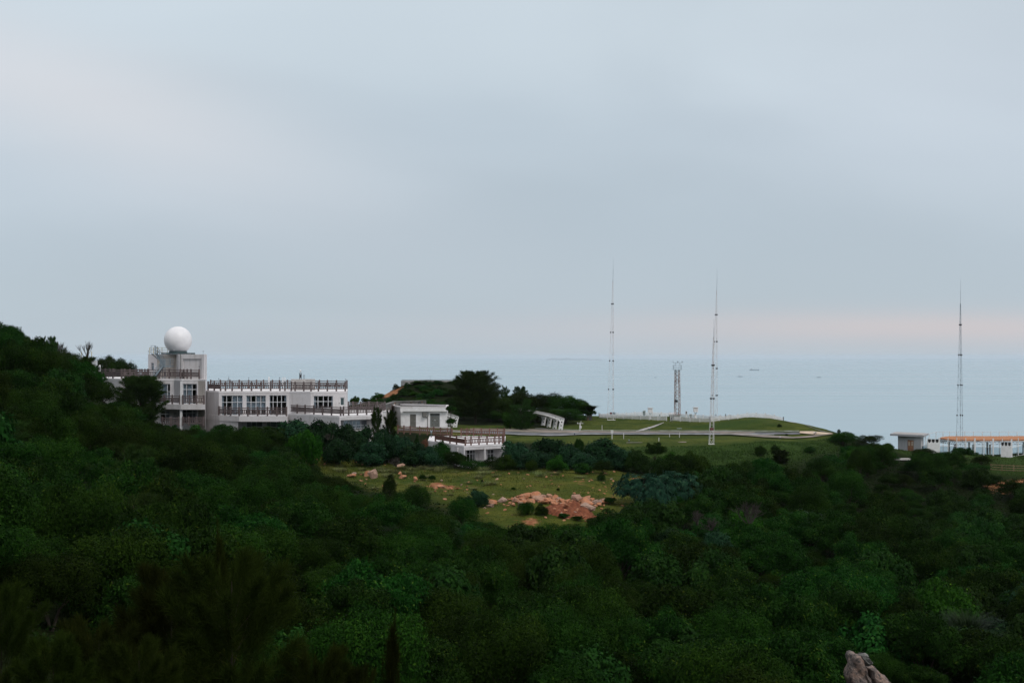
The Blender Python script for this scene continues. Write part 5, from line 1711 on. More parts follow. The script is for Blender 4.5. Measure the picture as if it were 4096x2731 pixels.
# platform: steel truss deck on legs, covered with orange clay balls
pf = thing('clay_topped_platform', (*P2(3930, 234), zE), 'raised white truss platform topped with a field of orange clay pots', 'platform')
pA, pB, pC, pD = P2(3757, 236.5), P2(3822, 230.6), P2(4150, 231.5), P2(4160, 241)
pA2 = P2(3790, 240.6)
ztop = Zr(-13.75)
outl = [pA, pB, pC, pD, pA2]
mb = MB(); mb.prism(outl, ztop - .06, ztop); mb.build('deck', M['white'], pf)
mb = MB()
zl_ = ztop - 0.55
edges_ = list(zip(outl, outl[1:] + outl[:1]))
for a_, b_ in edges_:
    mb.bar((*a_, zl_), (*b_, zl_), 0.07); mb.bar((*a_, ztop - .12), (*b_, ztop - .12), 0.09)
    L = math.dist(a_, b_)
    k = max(1, round(L / 0.75))
    for i in range(k):
        p, q = lerp2(a_, b_, i / k), lerp2(a_, b_, (i + 1) / k)
        m_ = lerp2(p, q, .5)
        mb.bar((*p, zl_), (*m_, ztop - .12), 0.045); mb.bar((*m_, ztop - .12), (*q, zl_), 0.045)
mb.build('truss', M['galv'], pf)
for u in (0.0, 0.22, 0.42, 0.62, 0.82):
    for v_ in (0.12, 0.85):
        p = lerp2(lerp2(pB, pA2, v_), lerp2(pC, pD, v_), u)
        mb = MB(); mb.box((p[0], p[1], (zE - .6 + zl_) / 2), (0.24, 0.24, zl_ - zE + .6 - .08)); mb.build('leg', M['white_dirty'], pf)
# clay pots: the field is one part, too many small pots to count at this size
V_, F_ = [], []
gxs = np.arange(-1, 1.001, 1)
ic = bmesh.new(); bmesh.ops.create_icosphere(ic, subdivisions=1, radius=1.0)
iv = np.array([v.co[:] for v in ic.verts]); iff = np.array([[v.index for v in f.verts] for f in ic.faces]); ic.free()
bx = np.array([p[0] for p in outl]); by = np.array([p[1] for p in outl])
k = 0
yy_ = by.min()
row = 0
while yy_ < by.max():
    xx_ = bx.min() + (0.13 if row % 2 else 0)
    while xx_ < bx.max():
        if inpoly(np.array(xx_), np.array(yy_), outl):
            s_ = R.uniform(.12, .16)
            V_.append(iv * s_ * np.array([1, 1, 1.25]) + np.array([xx_, yy_, ztop + .12 + R.uniform(0, .05)]))
            F_.append(iff + k * len(iv))
            k += 1
        xx_ += 0.27
    yy_ += 0.27
    row += 1
Vp = np.concatenate(V_) - np.array(pf.location)
po = link_mesh('clay_pots', np_mesh('clay_pots', Vp, np.concatenate(F_), M['tile_orange'], smooth=True), pf)
po['kind'] = 'stuff'
# a few dark birds-sized sensors along the far edge of the platform
for i, p in enumerate((3837, 3848, 3857, 3864)):
    D = 240
    x_, y_ = P2(p, D)
    mb = MB(); mb.bar((x_, y_, ztop), (x_, y_, PZ(1752 + (i % 2) * 2, D)), 0.08, n=6); mb.lathe((x_, y_, PZ(1753, D)), [(0.02, -.12), (0.11, 0), (0.02, .1)], 8); mb.build('sensor', M['dark_steel'], pf)
mb = MB(); mb.bar((*P2(3806, 229.9), zE + .3), (*P2(3820, 230.1), zE + 1.9), 0.12); mb.bar((*P2(3813, 229.9), zE + .3), (*P2(3827, 230.1), zE + 1.9), 0.12); mb.build('ladder', M['dark_steel'], pf)

# timber rail fence at the right edge
rf = thing('rail_fence', (*P2(3962, 205), H(*P2(3962, 205))), 'weathered timber post-and-rail fence below the glass enclosure', 'fence')
rfp = [(3962, 206.5), (4006, 205.2), (4053, 204.2), (4100, 203.4), (4147, 203)]
for p, D in rfp:
    x_, y_ = P2(p, D)
    mb = MB(); mb.bar((x_, y_, H(x_, y_) - .2), (x_, y_, H(x_, y_) + .9), 0.075, n=8); mb.build('post', M['wood_rail'], rf)
for hh in (.12, .46, .80):
    mb = MB()
    for (p, D), (q, E) in zip(rfp, rfp[1:]):
        a_, b_ = P2(p, D), P2(q, E)
        mb.bar((a_[0], a_[1] - .08, H(*a_) + hh), (b_[0], b_[1] - .08, H(*b_) + hh + .02), 0.05, n=6)
    mb.build('rail', M['wood_rail'], rf)

# white building and poles behind the left hill
wb = thing('white_shed', (*P2(365, 236), Zr(-4)), 'pale shed with a white flat roof half hidden behind the left hillside', 'shed')
mb = MB(); mb.prism([P2(325, 238), P2(381, 236), P2(384, 242), P2(325, 243)], Zr(-6), Zr(-1.5)); mb.build('wall', M['white_dirty'], wb)
mb = MB(); mb.prism([P2(318, 237), P2(385.5, 234.8), P2(390, 243), P2(318, 244)], Zr(-1.496), Zr(-0.72)); mb.build('roof', M['white'], wb)
pole('vent_pipe', 399, 1480, 1459, 230, 0.16, 'white', 'thick short white pipe between the pale shed and the dark far shrubs', 'pipe', base=Zr(-4))
pole('vent_pipe', 325.5, 1440, 1407, 245, 0.05, 'yellow', 'thin yellowish pole left of the bare tree', 'pole', base=Zr(-4))
pole('vent_pipe', 366.5, 1442, 1405, 238, 0.05, 'yellow', 'thin yellowish pole beside the bare tree on the shed', 'pole', base=Zr(-1))

# ------------------------------------------------------------------ rocks
def rock_mesh(seed, flat=0.7, n=15, angular=True):
    rg = np.random.default_rng(seed)
    bm = bmesh.new()
    for _ in range(n):
        d = rg.standard_normal(3)
        d /= np.linalg.norm(d)
        d = np.sign(d) * np.abs(d) ** 0.55
        d *= rg.uniform(0.85, 1.0)
        bm.verts.new((d[0] * 0.62, d[1] * 0.5, d[2] * 0.5 * flat))
    bmesh.ops.convex_hull(bm, input=bm.verts)
    loose = [v for v in bm.verts if not v.link_faces]
    bmesh.ops.delete(bm, geom=loose, context='VERTS')
    bmesh.ops.dissolve_limit(bm, angle_limit=0.16, verts=bm.verts, edges=bm.edges)
    bmesh.ops.bevel(bm, geom=bm.edges[:], offset=0.015, segments=1, affect='EDGES', profile=0.6)
    bmesh.ops.triangulate(bm, faces=bm.faces)
    bmesh.ops.subdivide_edges(bm, edges=[e_ for e_ in bm.edges if e_.calc_length() > 0.18], cuts=1, use_grid_fill=True)
    for v in bm.verts:
        v.co += Vector(rg.standard_normal(3) * 0.016)
    me = bpy.data.meshes.new('boulder')
    bm.to_mesh(me); bm.free()
    me.materials.append(M['rock'])
    return me
ROCKS = [rock_mesh(s, f) for s, f in ((1, .8), (2, .6), (3, .9), (4, .5), (5, .75), (6, .45), (7, .85), (8, .65))]
def rock(px, py, wpx, hpx, label, group, name='boulder', lift=0.0, d0=120.0, mesh=None, tilt=0.3, base=None):
    g = base or ground(px, py, d0)
    s = wpx * g.y / FPX / 1.15
    hz_ = hpx * g.y / FPX / 0.8
    o = link_mesh(name, ROCKS[R.randrange(len(ROCKS))] if mesh is None else ROCKS[mesh])
    o.scale = (s, s * R.uniform(.75, 1.0), hz_)
    o.rotation_euler = (R.uniform(-tilt, tilt), R.uniform(-tilt, tilt), R.uniform(0, 6.28))
    o.location = (g.x, g.y, g.z + hz_ * 0.26 + lift)
    return tag(o, label, 'rock' if name == 'stone' else 'boulder', group)
# the red soil heap under the pile
hg = ground(2285, 2062, 120)
n = 30
V_, F_ = [], []
for j in range(n + 1):
    for i in range(n + 1):
        u, v = i / n * 2 - 1, j / n * 2 - 1
        r2 = u * u + v * v
        x_, y_ = hg.x + u * 2.7, hg.y + 1.6 + v * 2.9
        hh = 0.85 * max(0, 1 - r2) ** 0.8 * (1 + .3 * math.sin(5 * u + 2 * v) + .2 * math.sin(9 * v - 4 * u)) + RNG.uniform(-.11, .11) * (r2 < .95)
        V_.append((x_, y_, H(x_, y_) - .12 + hh + .12 * math.sin(3.1 * x_ + 2 * y_) * (r2 < .8)))
for j in range(n):
    for i in range(n):
        F_.append((j * (n + 1) + i, j * (n + 1) + i + 1, (j + 1) * (n + 1) + i + 1, (j + 1) * (n + 1) + i))
o = link_mesh('soil_heap', np_mesh('soil_heap', np.array(V_), np.array(F_), M['soil'], smooth=False))
tag(o, 'heap of red soil among the broken rocks in the clearing', 'soil heap')
def heap_z(x_, y_):
    u, v = (x_ - hg.x) / 2.7, (y_ - hg.y - 1.6) / 2.9
    r2 = u * u + v * v
    return max(0, 0.8 * max(0, 1 - r2) ** .8 - .1)
PILE = [  # px, py of the foot, width, height, words
 (1920,2010,34,20,'pinkish boulder lying alone at the far left end of the rock pile'),(1970,2014,38,22,'pale pink boulder beside the lone one left of the rock pile'),(1966,2026,34,12,'flat dark slab under the pale pink boulder left of the pile'),
 (2010,2005,36,20,'tan boulder between the left boulders and the main pile'),(2040,2012,14,10,None),(2030,2022,18,8,None),(2052,2022,20,14,'grey upright boulder at the left foot of the main pile'),(2060,2005,36,24,'orange boulder at the left shoulder of the main pile'),
 (2085,1995,30,24,None),(2100,1992,38,28,'reddish boulder on the left crest of the main pile'),(2125,1985,34,24,None),(2145,1988,50,24,'largest grey-and-pink boulder on the crest of the main pile'),(2150,2002,46,26,None),(2125,2005,40,18,None),(2168,1998,34,24,None),(2190,2004,34,18,None),(2195,1992,30,22,'brown angular boulder right of the pile crest'),(2175,2012,36,16,None),(2205,2012,34,16,None),(2222,2000,28,22,None),(2215,2018,26,14,None),(2232,2008,30,14,None),(2100,2012,30,16,None),(2078,2018,26,16,None),
 (2262,2012,42,22,'pale grey slab at the top of the red soil heap'),(2285,2014,24,16,None),(2305,2008,42,34,'big pink block standing at the right of the red soil heap'),(2345,2000,40,20,'dark flat slab behind the pink block'),(2340,2020,64,28,'long pink boulder below the dark slab'),(2365,2000,26,14,None),(2387,2020,36,32,'pale cracked boulder at the right end of the pile'),(2405,2010,34,14,None),(2420,2012,36,10,None),(2446,2008,18,16,'small pink boulder apart from the pile on the right'),
 (2350,2058,52,34,'large grey split boulder at the foot of the red soil heap'),(2330,2045,20,12,None),(2318,2030,18,10,None),(2415,2022,10,8,None),(2322,2055,16,10,None),(2245,2030,16,8,None),(2218,2050,12,8,None),(2300,2026,20,10,None)]
for a_ in PILE:
    px_, py_, w_, h_, lab = a_
    g = ground(px_, py_ + 3, 120)
    rock(px_, py_, w_ * 1.2, h_ * 1.25, lab or 'broken pinkish rock heaped in the long pile in the clearing', 'rocks of the long pile in the clearing', base=Vector((g.x, g.y, g.z + heap_z(g.x, g.y))))
for k in range(64):
    px_ = R.uniform(2040, 2440)
    py_ = R.gauss(2008, 7) + (6 if 2180 < px_ < 2400 else 0)
    w_ = R.choice((12, 16, 20, 26, 32))
    g = ground(px_, py_, 120)
    rock(px_, py_, w_, w_ * R.uniform(.5, .8), 'broken pinkish rock heaped in the long pile in the clearing', 'rocks of the long pile in the clearing', base=Vector((g.x, g.y, g.z + heap_z(g.x, g.y) + .05)))
EDGE = [
 (1493,1912,54,42,'large orange and grey boulder, biggest at the left of the clearing'),(1468,1906,24,26,'dark brown boulder leaning on the large orange one'),(1406,1908,42,22,'grey boulder left of the large orange one'),(1418,1900,20,16,None),(1216,1838,30,18,'pale grey boulder at the upper left edge of the clearing'),(1258,1848,34,16,'pale pink boulder beside the pale grey one at the upper left'),(1300,1858,20,8,None),
 (1600,1890,38,16,'flat slab balanced on top of another rock beside the dark bush'),(1598,1898,28,16,'brown rock under the balanced flat slab'),(1610,1914,36,18,'pink boulder below the balanced slab'),(1662,1922,26,22,'tan upright boulder next to two small leafy plants'),
 (1766,1926,14,10,None),(1742,1956,24,16,None),(1760,1948,34,8,'long dark slab tilted on the rubble'),(1772,1952,20,12,None),(1780,1966,16,8,None),(1802,1946,22,6,None),(1830,1956,18,8,None),(1846,1943,12,10,None),(1738,1968,18,10,None),(1780,1998,20,9,None),
 (2180,1948,10,4,None),(2064,1866,10,6,None),(1944,1895,14,6,None),(1972,1893,14,8,None),(2035,1895,12,7,None),(2185,1910,14,10,None),(2205,1905,8,6,None),(2252,1905,8,6,None),(2300,1928,16,6,None),(2346,1895,16,6,None),(2356,1926,14,7,None),(2445,1918,12,8,None),(2452,1926,12,6,None),(2455,1888,16,6,None),(2366,1922,14,6,None),(2182,2072,14,8,None),(2380,2095,16,10,None),(2270,2075,18,5,None),(2122,1945,12,6,None),(2003,1940,14,5,None)]
for px_, py_, w_, h_, lab in EDGE:
    rock(px_, py_, w_, h_, lab or 'small loose rock lying in the grass of the clearing', 'loose rocks in the clearing')
rb_ = [o_ for o_ in COL.objects if o_.get('label') == 'flat slab balanced on top of another rock beside the dark bush'][0]
rb_.rotation_euler = (0.1, -0.25, 0.2); rb_.location.z += 0.75; rb_.location.x += .1
# rubble lying on the soil heap
for k in range(26):
    a_, q_ = R.uniform(0, 6.28), R.uniform(.1, .95) ** .6
    x_, y_ = hg.x + 2.6 * q_ * math.cos(a_), hg.y + 1.6 + 2.6 * q_ * math.sin(a_)
    s = R.choice((.15, .2, .25, .35, .5))
    o = link_mesh('stone', ROCKS[R.randrange(len(ROCKS))])
    o.scale = (s * 1.3, s, s * .8); o.rotation_euler = (R.uniform(-.5, .5), R.uniform(-.5, .5), R.uniform(0, 6.28))
    o.location = (x_, y_, H(x_, y_) + heap_z(x_, y_) + s * .15)
    tag(o, 'broken stone lying on the red soil heap', 'stone', 'stones on the red soil heap')
# scattered small stones
spot = []
for _ in range(4000):
    x_, y_ = R.uniform(-20, 12), R.uniform(132, 178)
    if inpoly(np.array(x_), np.array(y_), CLEAR):
        dens = 0.5 + 0.5 * math.sin(x_ * .45 + 1.2) * math.sin(y_ * .31)
        if R.random() < dens * 0.4:
            spot.append((x_, y_))
    if len(spot) >= 120:
        break
for x_, y_ in spot:
    o = link_mesh('stone', ROCKS[R.randrange(len(ROCKS))])
    s = R.choice((.14, .18, .22, .26, .34))
    o.scale = (s * R.uniform(.9, 1.5), s, s * R.uniform(.6, .9))
    o.rotation_euler = (R.uniform(-.4, .4), R.uniform(-.4, .4), R.uniform(0, 6.28))
    o.location = (x_, y_, H(x_, y_) + s * .12)
    tag(o, 'small pale stone scattered on the grass of the clearing', 'stone', 'small stones scattered over the clearing')
# outcrop at the bottom edge
def outcrop(pts, D, depth, label, name, seed, mat='outcrop', sub=3):
    """pts: photo outline, front face; given real depth behind it"""
    rg = np.random.default_rng(seed)
    bm = bmesh.new()
    c = np.mean([p[0] for p in pts]), np.mean([p[1] for p in pts])
    for px_, py_ in pts:
        p = P3(px_, py_, D)
        bm.verts.new(p + Vector((0, .5, 0)))
        q = P3(c[0] + (px_ - c[0]) * .80 + 8, c[1] + (py_ - c[1]) * .80, D)
        bm.verts.new(q + Vector((rg.uniform(-.1, .1), -depth * .35, 0)))
        bm.verts.new(q + Vector((0, depth * .65, 0)))
    bmesh.ops.convex_hull(bm, input=bm.verts)
    bmesh.ops.delete(bm, geom=[v for v in bm.verts if not v.link_faces], context='VERTS')
    bmesh.ops.triangulate(bm, faces=bm.faces)
    for _ in range(sub):
        bmesh.ops.subdivide_edges(bm, edges=bm.edges[:], cuts=1, use_grid_fill=True, smooth=0.25)
    from mathutils import noise as mn
    bm.normal_update()
    for v in bm.verts:
        p = v.co
        d = 0.16 * mn.noise(p * 0.9) + 0.10 * mn.noise(p * 2.4) + 0.05 * mn.noise(p * 6)
        st_ = 0.07 * math.sin((p.x * 1.3 + p.z * 1.6) * 3.2 + 2 * mn.noise(p))
        v.co = p + v.normal * (d + st_)
    me = bpy.data.meshes.new(name)
    bm.to_mesh(me); bm.free()
    me.materials.append(M[mat])
    o = link_mesh(name, me)
    return tag(o, label, 'boulder')
outcrop([(3392,2608),(3404,2606),(3428,2636),(3460,2688),(3490,2731),(3506,2790),(3400,2800),(3398,2735),(3388,2660)], 78, 1.5, 'big tilted brown rock outcrop rising from the bushes at the bottom edge', 'rock_outcrop', 5)
outcrop([(3464,2664),(3484,2658),(3506,2690),(3534,2722),(3562,2780),(3510,2790),(3490,2722),(3474,2692)], 78.3, 1.2, 'long brown rock slab leaning behind the tilted outcrop', 'rock_outcrop', 9)
outcrop([(3432,2612),(3442,2608),(3466,2626),(3486,2640),(3488,2651),(3466,2658),(3450,2644)], 77.8, .8, 'small grey rock perched on the long slab beside the tilted outcrop', 'rock_outcrop', 12, 'rock_grey', sub=2)
# ------------------------------------------------------------------ foliage meshes
def unit(v):
    return v / np.maximum(np.linalg.norm(v, axis=1, keepdims=True), 1e-9)
def leaf_quads(C, Nn, L, Wd, rg, jitter=0.7):
    n = len(C)
    N2 = unit(Nn + jitter * rg.standard_normal((n, 3)))
    T = unit(np.cross(N2, rg.standard_normal((n, 3))))
    B = np.cross(N2, T)
    l = (L * rg.uniform(.7, 1.3, n))[:, None] / 2
    w = (Wd * rg.uniform(.7, 1.3, n))[:, None] / 2
    V = np.stack([C - T * l, C + B * w, C + T * l, C - B * w], 1).reshape(-1, 3)
    return V, np.arange(4 * n).reshape(n, 4)
def sprig_quads(C, A, L, Wd, rg):
    n = len(C)
    A = unit(A)
    B = unit(np.cross(A, rg.standard_normal((n, 3))))
    l = (L * rg.uniform(.6, 1.3, n))[:, None]
    w = (Wd * rg.uniform(.7, 1.3, n))[:, None] / 2
    droop = np.zeros((n, 3)); droop[:, 2] = -0.12
    V = np.stack([C, C + A * l * .5 + B * w, C + A * l + droop * l, C + A * l * .5 - B * w], 1).reshape(-1, 3)
    return V, np.arange(4 * n).reshape(n, 4)
def lumps(Rr, Hc, k, lr, rg, z0=0.12, squash=1.0, zc=.40):
    d = unit(rg.standard_normal((k, 3)))
    d[:, 2] = np.abs(d[:, 2]) * 1.05 - 0.18
    u = rg.uniform(.30, 1.05, k)[:, None] ** .8
    c = d * u * np.array([Rr, Rr, Hc * .55]) * rg.uniform(.85, 1.1, (k, 1))
    c[:, 2] = c[:, 2] * squash * (1.25 if zc < .35 else 1) + Hc * (zc + z0 * .3)
    r = lr * rg.uniform(.5, 1.3, k)
    return c, r
def lump_leaves(c, r, n, L, Wd, rg, jitter=0.75, up=0.45, shell=(.78, 1.08), flat=0.85):
    k = len(c)
    pr = r ** 2 / (r ** 2).sum()
    i = rg.choice(k, n, p=pr)
    d = unit(rg.standard_normal((n, 3)) + np.array([0, 0, .75]))
    s = rg.uniform(shell[0], shell[1], n)
    shoot = rg.random(n) < .11
    s[shoot] = rg.uniform(1.0, 1.5, shoot.sum())
    inner = rg.random(n) < .12
    s[inner] = rg.uniform(.3, .8, inner.sum())
    C = c[i] + d * (r[i] * s)[:, None] * np.array([1, 1, flat])
    C += 0.05 * rg.standard_normal(C.shape)
    mind = np.full(n, 9.0)
    for a in range(0, n, 6000):
        q = np.linalg.norm(C[a:a + 6000, None] - c[None], axis=2) / r[None]
        mind[a:a + 6000] = q.min(1)
    keep = (mind > .68) | (rg.random(n) < .22)
    keep &= C[:, 2] > 0.02
    C, d, i, shoot = C[keep], d[keep], i[keep], shoot[keep]
    V, F = leaf_quads(C, d + np.array([0, 0, up]), L, Wd, rg, jitter)
    lt = rg.random(k)
    tint = np.clip(lt[i] * .45 + rg.random(len(C)) * .55 + .35 * (shoot & (rg.random(len(C)) < .2)), 0, 1)
    return V, F, tint
def stems_mesh(tips, rg, r0, mat, base_spread=0.12, gather=0.35):
    mb = MB()
    for t_ in tips:
        b = Vector((rg.uniform(-1, 1) * base_spread, rg.uniform(-1, 1) * base_spread, -0.15))
        m_ = Vector((t_[0] * gather * .6, t_[1] * gather * .6, t_[2] * .5)) + Vector(rg.standard_normal(3) * .08)
        t2 = Vector(t_)
        mb.bar(b, m_, r0, n=6, h=r0 * .7); mb.bar(m_, t2, r0 * .7, n=5, h=r0 * .25)
    o = mb.build('trunk', M[mat])
    me = o.data
    bpy.data.objects.remove(o)
    return me
PROTO = {}
def add_proto(kind, V, F, tint, mat, tips, Rr, Hc, rg, r0=0.07, bark='bark'):
    cm = np_mesh('crown', V, F, M[mat], tint)
    PROTO.setdefault(kind, []).append((cm, stems_mesh(tips, rg, r0, bark), Rr, Hc))
def make_shrub(kind, seed, Rr, Hc, k, lr, n, L, Wd, mat, **kw):
    rg = np.random.default_rng(seed)
    c, r = lumps(Rr - lr * .5, Hc - lr * .4, k, lr, rg, zc=kw.pop('zc', .40))
    V, F, t_ = lump_leaves(c, r, n, L, Wd, rg, **kw)
    Rm, Hm = np.abs(V[:, :2]).max(), V[:, 2].max()
    V[:, :2] *= Rr / Rm * 1.08
    V[:, 2] *= Hc / Hm
    tips = c[rg.choice(k, min(k, 7), replace=False)] * np.array([.8, .8, .85])
    add_proto(kind, V, F, t_, mat, tips, Rr, Hc, rg)
for s in range(4):
    make_shrub('acacia', 100 + s, 2.6, 4.0, 48 + 5 * s, .68, 36000, .13, .055, 'leaf_acacia', jitter=.55, up=.4)
for s in range(4):
    make_shrub('fine', 200 + s, 2.4, 3.6, 64 + 6 * s, 0.50, 28000, .16, .065, 'leaf_fine', jitter=.7, up=.5, flat=.55)
for s in range(3):
    make_shrub('broad', 300 + s, 2.5, 3.4, 42 + 4 * s, 0.62, 11000, .27, .17, 'leaf_broad', jitter=.55, up=.6, zc=.28)
for s in range(2):
    make_shrub('bright', 400 + s, 1.7, 2.6, 26, 0.55, 12000, .17, .09, 'leaf_bright', jitter=.65, up=.5, zc=.28)
for s in range(3):
    make_shrub('vine', 500 + s, 2.7, 2.9, 50, 0.58, 14000, .21, .15, 'leaf_vine', jitter=.5, up=.7, flat=.7, zc=.26)
for s in range(2):
    make_shrub('dense', 600 + s, 1.6, 2.3, 30, 0.55, 24000, .10, .045, 'leaf_fine', jitter=.6, up=.55, zc=.20)
make_shrub('red', 650, 1.2, 1.8, 18, 0.42, 6000, .16, .09, 'red_leaf', jitter=.8)
# casuarinas: ascending plumes of thin needles on a trunk
def make_pine(kind, seed, Rr, Hc, plumes, n, L, Wd, mat, shape='cone', open_=0.25, spire=0.0, r0=.12, low=.08, axis=.55):
    rg = np.random.default_rng(seed)
    zt = rg.uniform(low, 1.0, plumes) ** .9
    th = rg.uniform(0, 2 * np.pi, plumes)
    if shape == 'cone':
        env = (1 - zt) ** .75 * (0.55 + .45 * np.minimum(1, zt / .2))
    elif shape == 'column':
        env = np.sqrt(np.maximum(0, 1 - (2 * zt - .95) ** 4)) * .9
    else:
        env = np.sqrt(np.maximum(.02, 1 - (1.75 * (zt - .52)) ** 2))
    rr = Rr * env * rg.uniform(.45, 1.05, plumes)
    base = np.c_[rr * .3 * np.cos(th), rr * .3 * np.sin(th), Hc * np.maximum(low * .6, zt - .14)]
    tip = np.c_[rr * np.cos(th), rr * np.sin(th), Hc * np.minimum(1.0, zt + rg.uniform(-.01, .06, plumes))]
    i = rg.integers(0, plumes, n)
    u = rg.beta(2.0, 1.2, n)
    C = base[i] + (tip - base)[i] * u[:, None]
    C += rg.standard_normal((n, 3)) * (0.075 * Rr * (1.2 - u))[:, None]
    ax = unit(tip - base)[i]
    A = ax * axis + rg.standard_normal((n, 3)) * .5 + np.array([0, 0, .30])
    rq = np.quantile(np.hypot(C[:, 0], C[:, 1]), .96)
    C[:, :2] *= Rr / rq
    C[:, 2] *= Hc / np.quantile(C[:, 2], .998)
    base[:, :2] *= Rr / rq; tip[:, :2] *= Rr / rq
    V, F = sprig_quads(C, A, L, Wd, rg)
    if spire:
        for k in range(9):
            m = 160 if k == 0 else 90
            q = rg.uniform(.3, .97, m)
            x0, y0 = (0, 0) if k == 0 else (rg.uniform(-.5, .5) * Rr, rg.uniform(-.5, .5) * Rr)
            z0_, ln = (Hc * .88, spire) if k == 0 else (Hc * rg.uniform(.7, .9), spire * rg.uniform(.35, .8))
            lean = rg.uniform(-.10, .10, 2)
            Cs = np.c_[x0 + lean[0] * q * ln, y0 + lean[1] * q * ln, z0_ + ln * q]
            Cs += rg.standard_normal((m, 3)) * (0.05 * (1.05 - q))[:, None]
            As = np.c_[rg.standard_normal((m, 2)) * .22, np.ones(m)]
            Vs, Fs = sprig_quads(Cs, As, L * .7, Wd, rg)
            F = np.r_[F, Fs + len(V)]
            V = np.r_[V, Vs]
    tint = np.clip(rg.random(len(F)) * .75 + .25 * rg.random(plumes)[np.r_[i, np.zeros(len(F) - n, int)]], 0, 1)
    mb = MB()
    for a, b, ra, rb in ((-.2, Hc * .45, r0, r0 * .65), (Hc * .45, Hc * .93, r0 * .65, r0 * .2)):
        mb.bar((0, 0, a), (rg.uniform(-.05, .05), 0, b), ra, n=8, h=rb)
    for k in range(0, plumes, 3):
        mb.bar((0, 0, max(.1, base[k][2] - .3)), tuple(base[k] + (tip[k] - base[k]) * .7), r0 * .25, n=4)
    o = mb.build('trunk', M['bark'])
    tr = o.data
    bpy.data.objects.remove(o)
    PROTO.setdefault(kind, []).append((np_mesh('crown', V, F, M[mat], tint), tr, Rr, Hc))
for s in range(2):
    make_pine('pine', 700 + s, 2.2, 5.5, 70, 30000, .42, .030, 'leaf_pine', 'round')
make_pine('pine_cone', 710, 2.6, 7.4, 230, 90000, .45, .034, 'leaf_pine', 'round', low=.02)
make_pine('pine_big', 720, 3.4, 8.8, 230, 90000, .5, .036, 'leaf_pine', 'round', low=.22, r0=.2)
make_pine('pine_column', 730, 0.9, 5.3, 60, 20000, .35, .028, 'leaf_pine', 'column', low=.03)
for s in range(3):
    make_pine('pine_near', 740 + s, 1.5, 6.0, 60, 52000, .36, .009, 'leaf_near', 'round', low=.35, spire=.55, r0=.05, axis=.8)
make_pine('pine_slim', 750, .55, 6.0, 30, 9000, .35, .009, 'leaf_near', 'cone', low=.35, spire=1.3, r0=.03, axis=1.0)
# palmate umbrella tree
rg = np.random.default_rng(800)
for s in range(2):
    V, F, T_, tips = [], [], [], []
    nb = 0
    for k in range(210):
        d = unit(rg.standard_normal((1, 3)))[0]
        p = np.array([d[0] * 2.7, d[1] * 2.7, 1.5 + abs(d[2]) * 1.7]) * np.array([1, 1, 1.0]) * rg.uniform(.7, 1.0)
        if k < 9:
            tips.append(p * .95)
        m = 9
        ph = rg.uniform(0, 6.28)
        ax = unit((d + np.array([0, 0, .9]))[None])[0]
        e1 = unit(np.cross(ax, [0.3, .9, .1])[None])[0]
        e2 = np.cross(ax, e1)
        for q in range(m):
            a = ph + q * 2 * np.pi / m
            r_ = e1 * np.cos(a) + e2 * np.sin(a)
            t_ = np.cross(ax, r_)
            L = rg.uniform(.30, .46)
            c0 = p + ax * .02
            V += [c0, c0 + r_ * L * .6 + t_ * .075 + ax * .04, c0 + r_ * L - np.array([0, 0, .12]), c0 + r_ * L * .6 - t_ * .075 + ax * .04]
            F.append([nb, nb + 1, nb + 2, nb + 3]); nb += 4
            T_.append(np.clip(rg.uniform(0, .8) + .2 * (d[2] > .5), 0, 1))
    add_proto('palmate', np.array(V), np.array(F), T_, 'leaf_palmate', tips, 2.7, 3.2, rg, .06)
# reed / tall grass clump
def blades(n, Rr, Hc, rg, w=.03, arch=.6, seg=3):
    th = rg.uniform(0, 2 * np.pi, n)
    r0 = Rr * .45 * np.sqrt(rg.random(n))
    b = np.c_[r0 * np.cos(th), r0 * np.sin(th), np.zeros(n)]
    th2 = th + rg.normal(0, .7, n)
    out_ = np.c_[np.cos(th2), np.sin(th2), np.zeros(n)]
    side = np.c_[-np.sin(th2), np.cos(th2), np.zeros(n)]
    h = Hc * rg.uniform(.5, 1.0, n)[:, None]
    a = (arch * rg.uniform(.3, 1.2, n) * Rr)[:, None]
    P = []
    for s in range(seg + 1):
        u = s / seg
        c = b + out_ * a * u ** 2 + np.array([0, 0, 1.0]) * h * (u - .28 * u ** 3)
        ww = w * (1 - u * .92) / 2
        P.append((c - side * ww, c + side * ww))
    V = np.stack([q for pr in P for q in pr], 1).reshape(-1, 3)
    st_ = 2 * (seg + 1)
    F = np.concatenate([np.stack([np.arange(n) * st_ + 2 * s + o_ for o_ in (0, 1, 3, 2)], 1) for s in range(seg)])
    return V, F, np.tile(rg.random(n), seg)
REED = []
for s in range(2):
    rg = np.random.default_rng(850 + s)
    V, F, T_ = blades(700, 1.3, 2.0, rg, .045, 1.0)
    REED.append(np_mesh('reed_clump', V, F, M['reed'], T_))
TUFT = []
for s in range(3):
    rg = np.random.default_rng(870 + s)
    V, F, T_ = blades(150, .8, .6, rg, .035, .9, 2)
    TUFT.append(np_mesh('grass_tussock', V, F, M['weed'], T_))
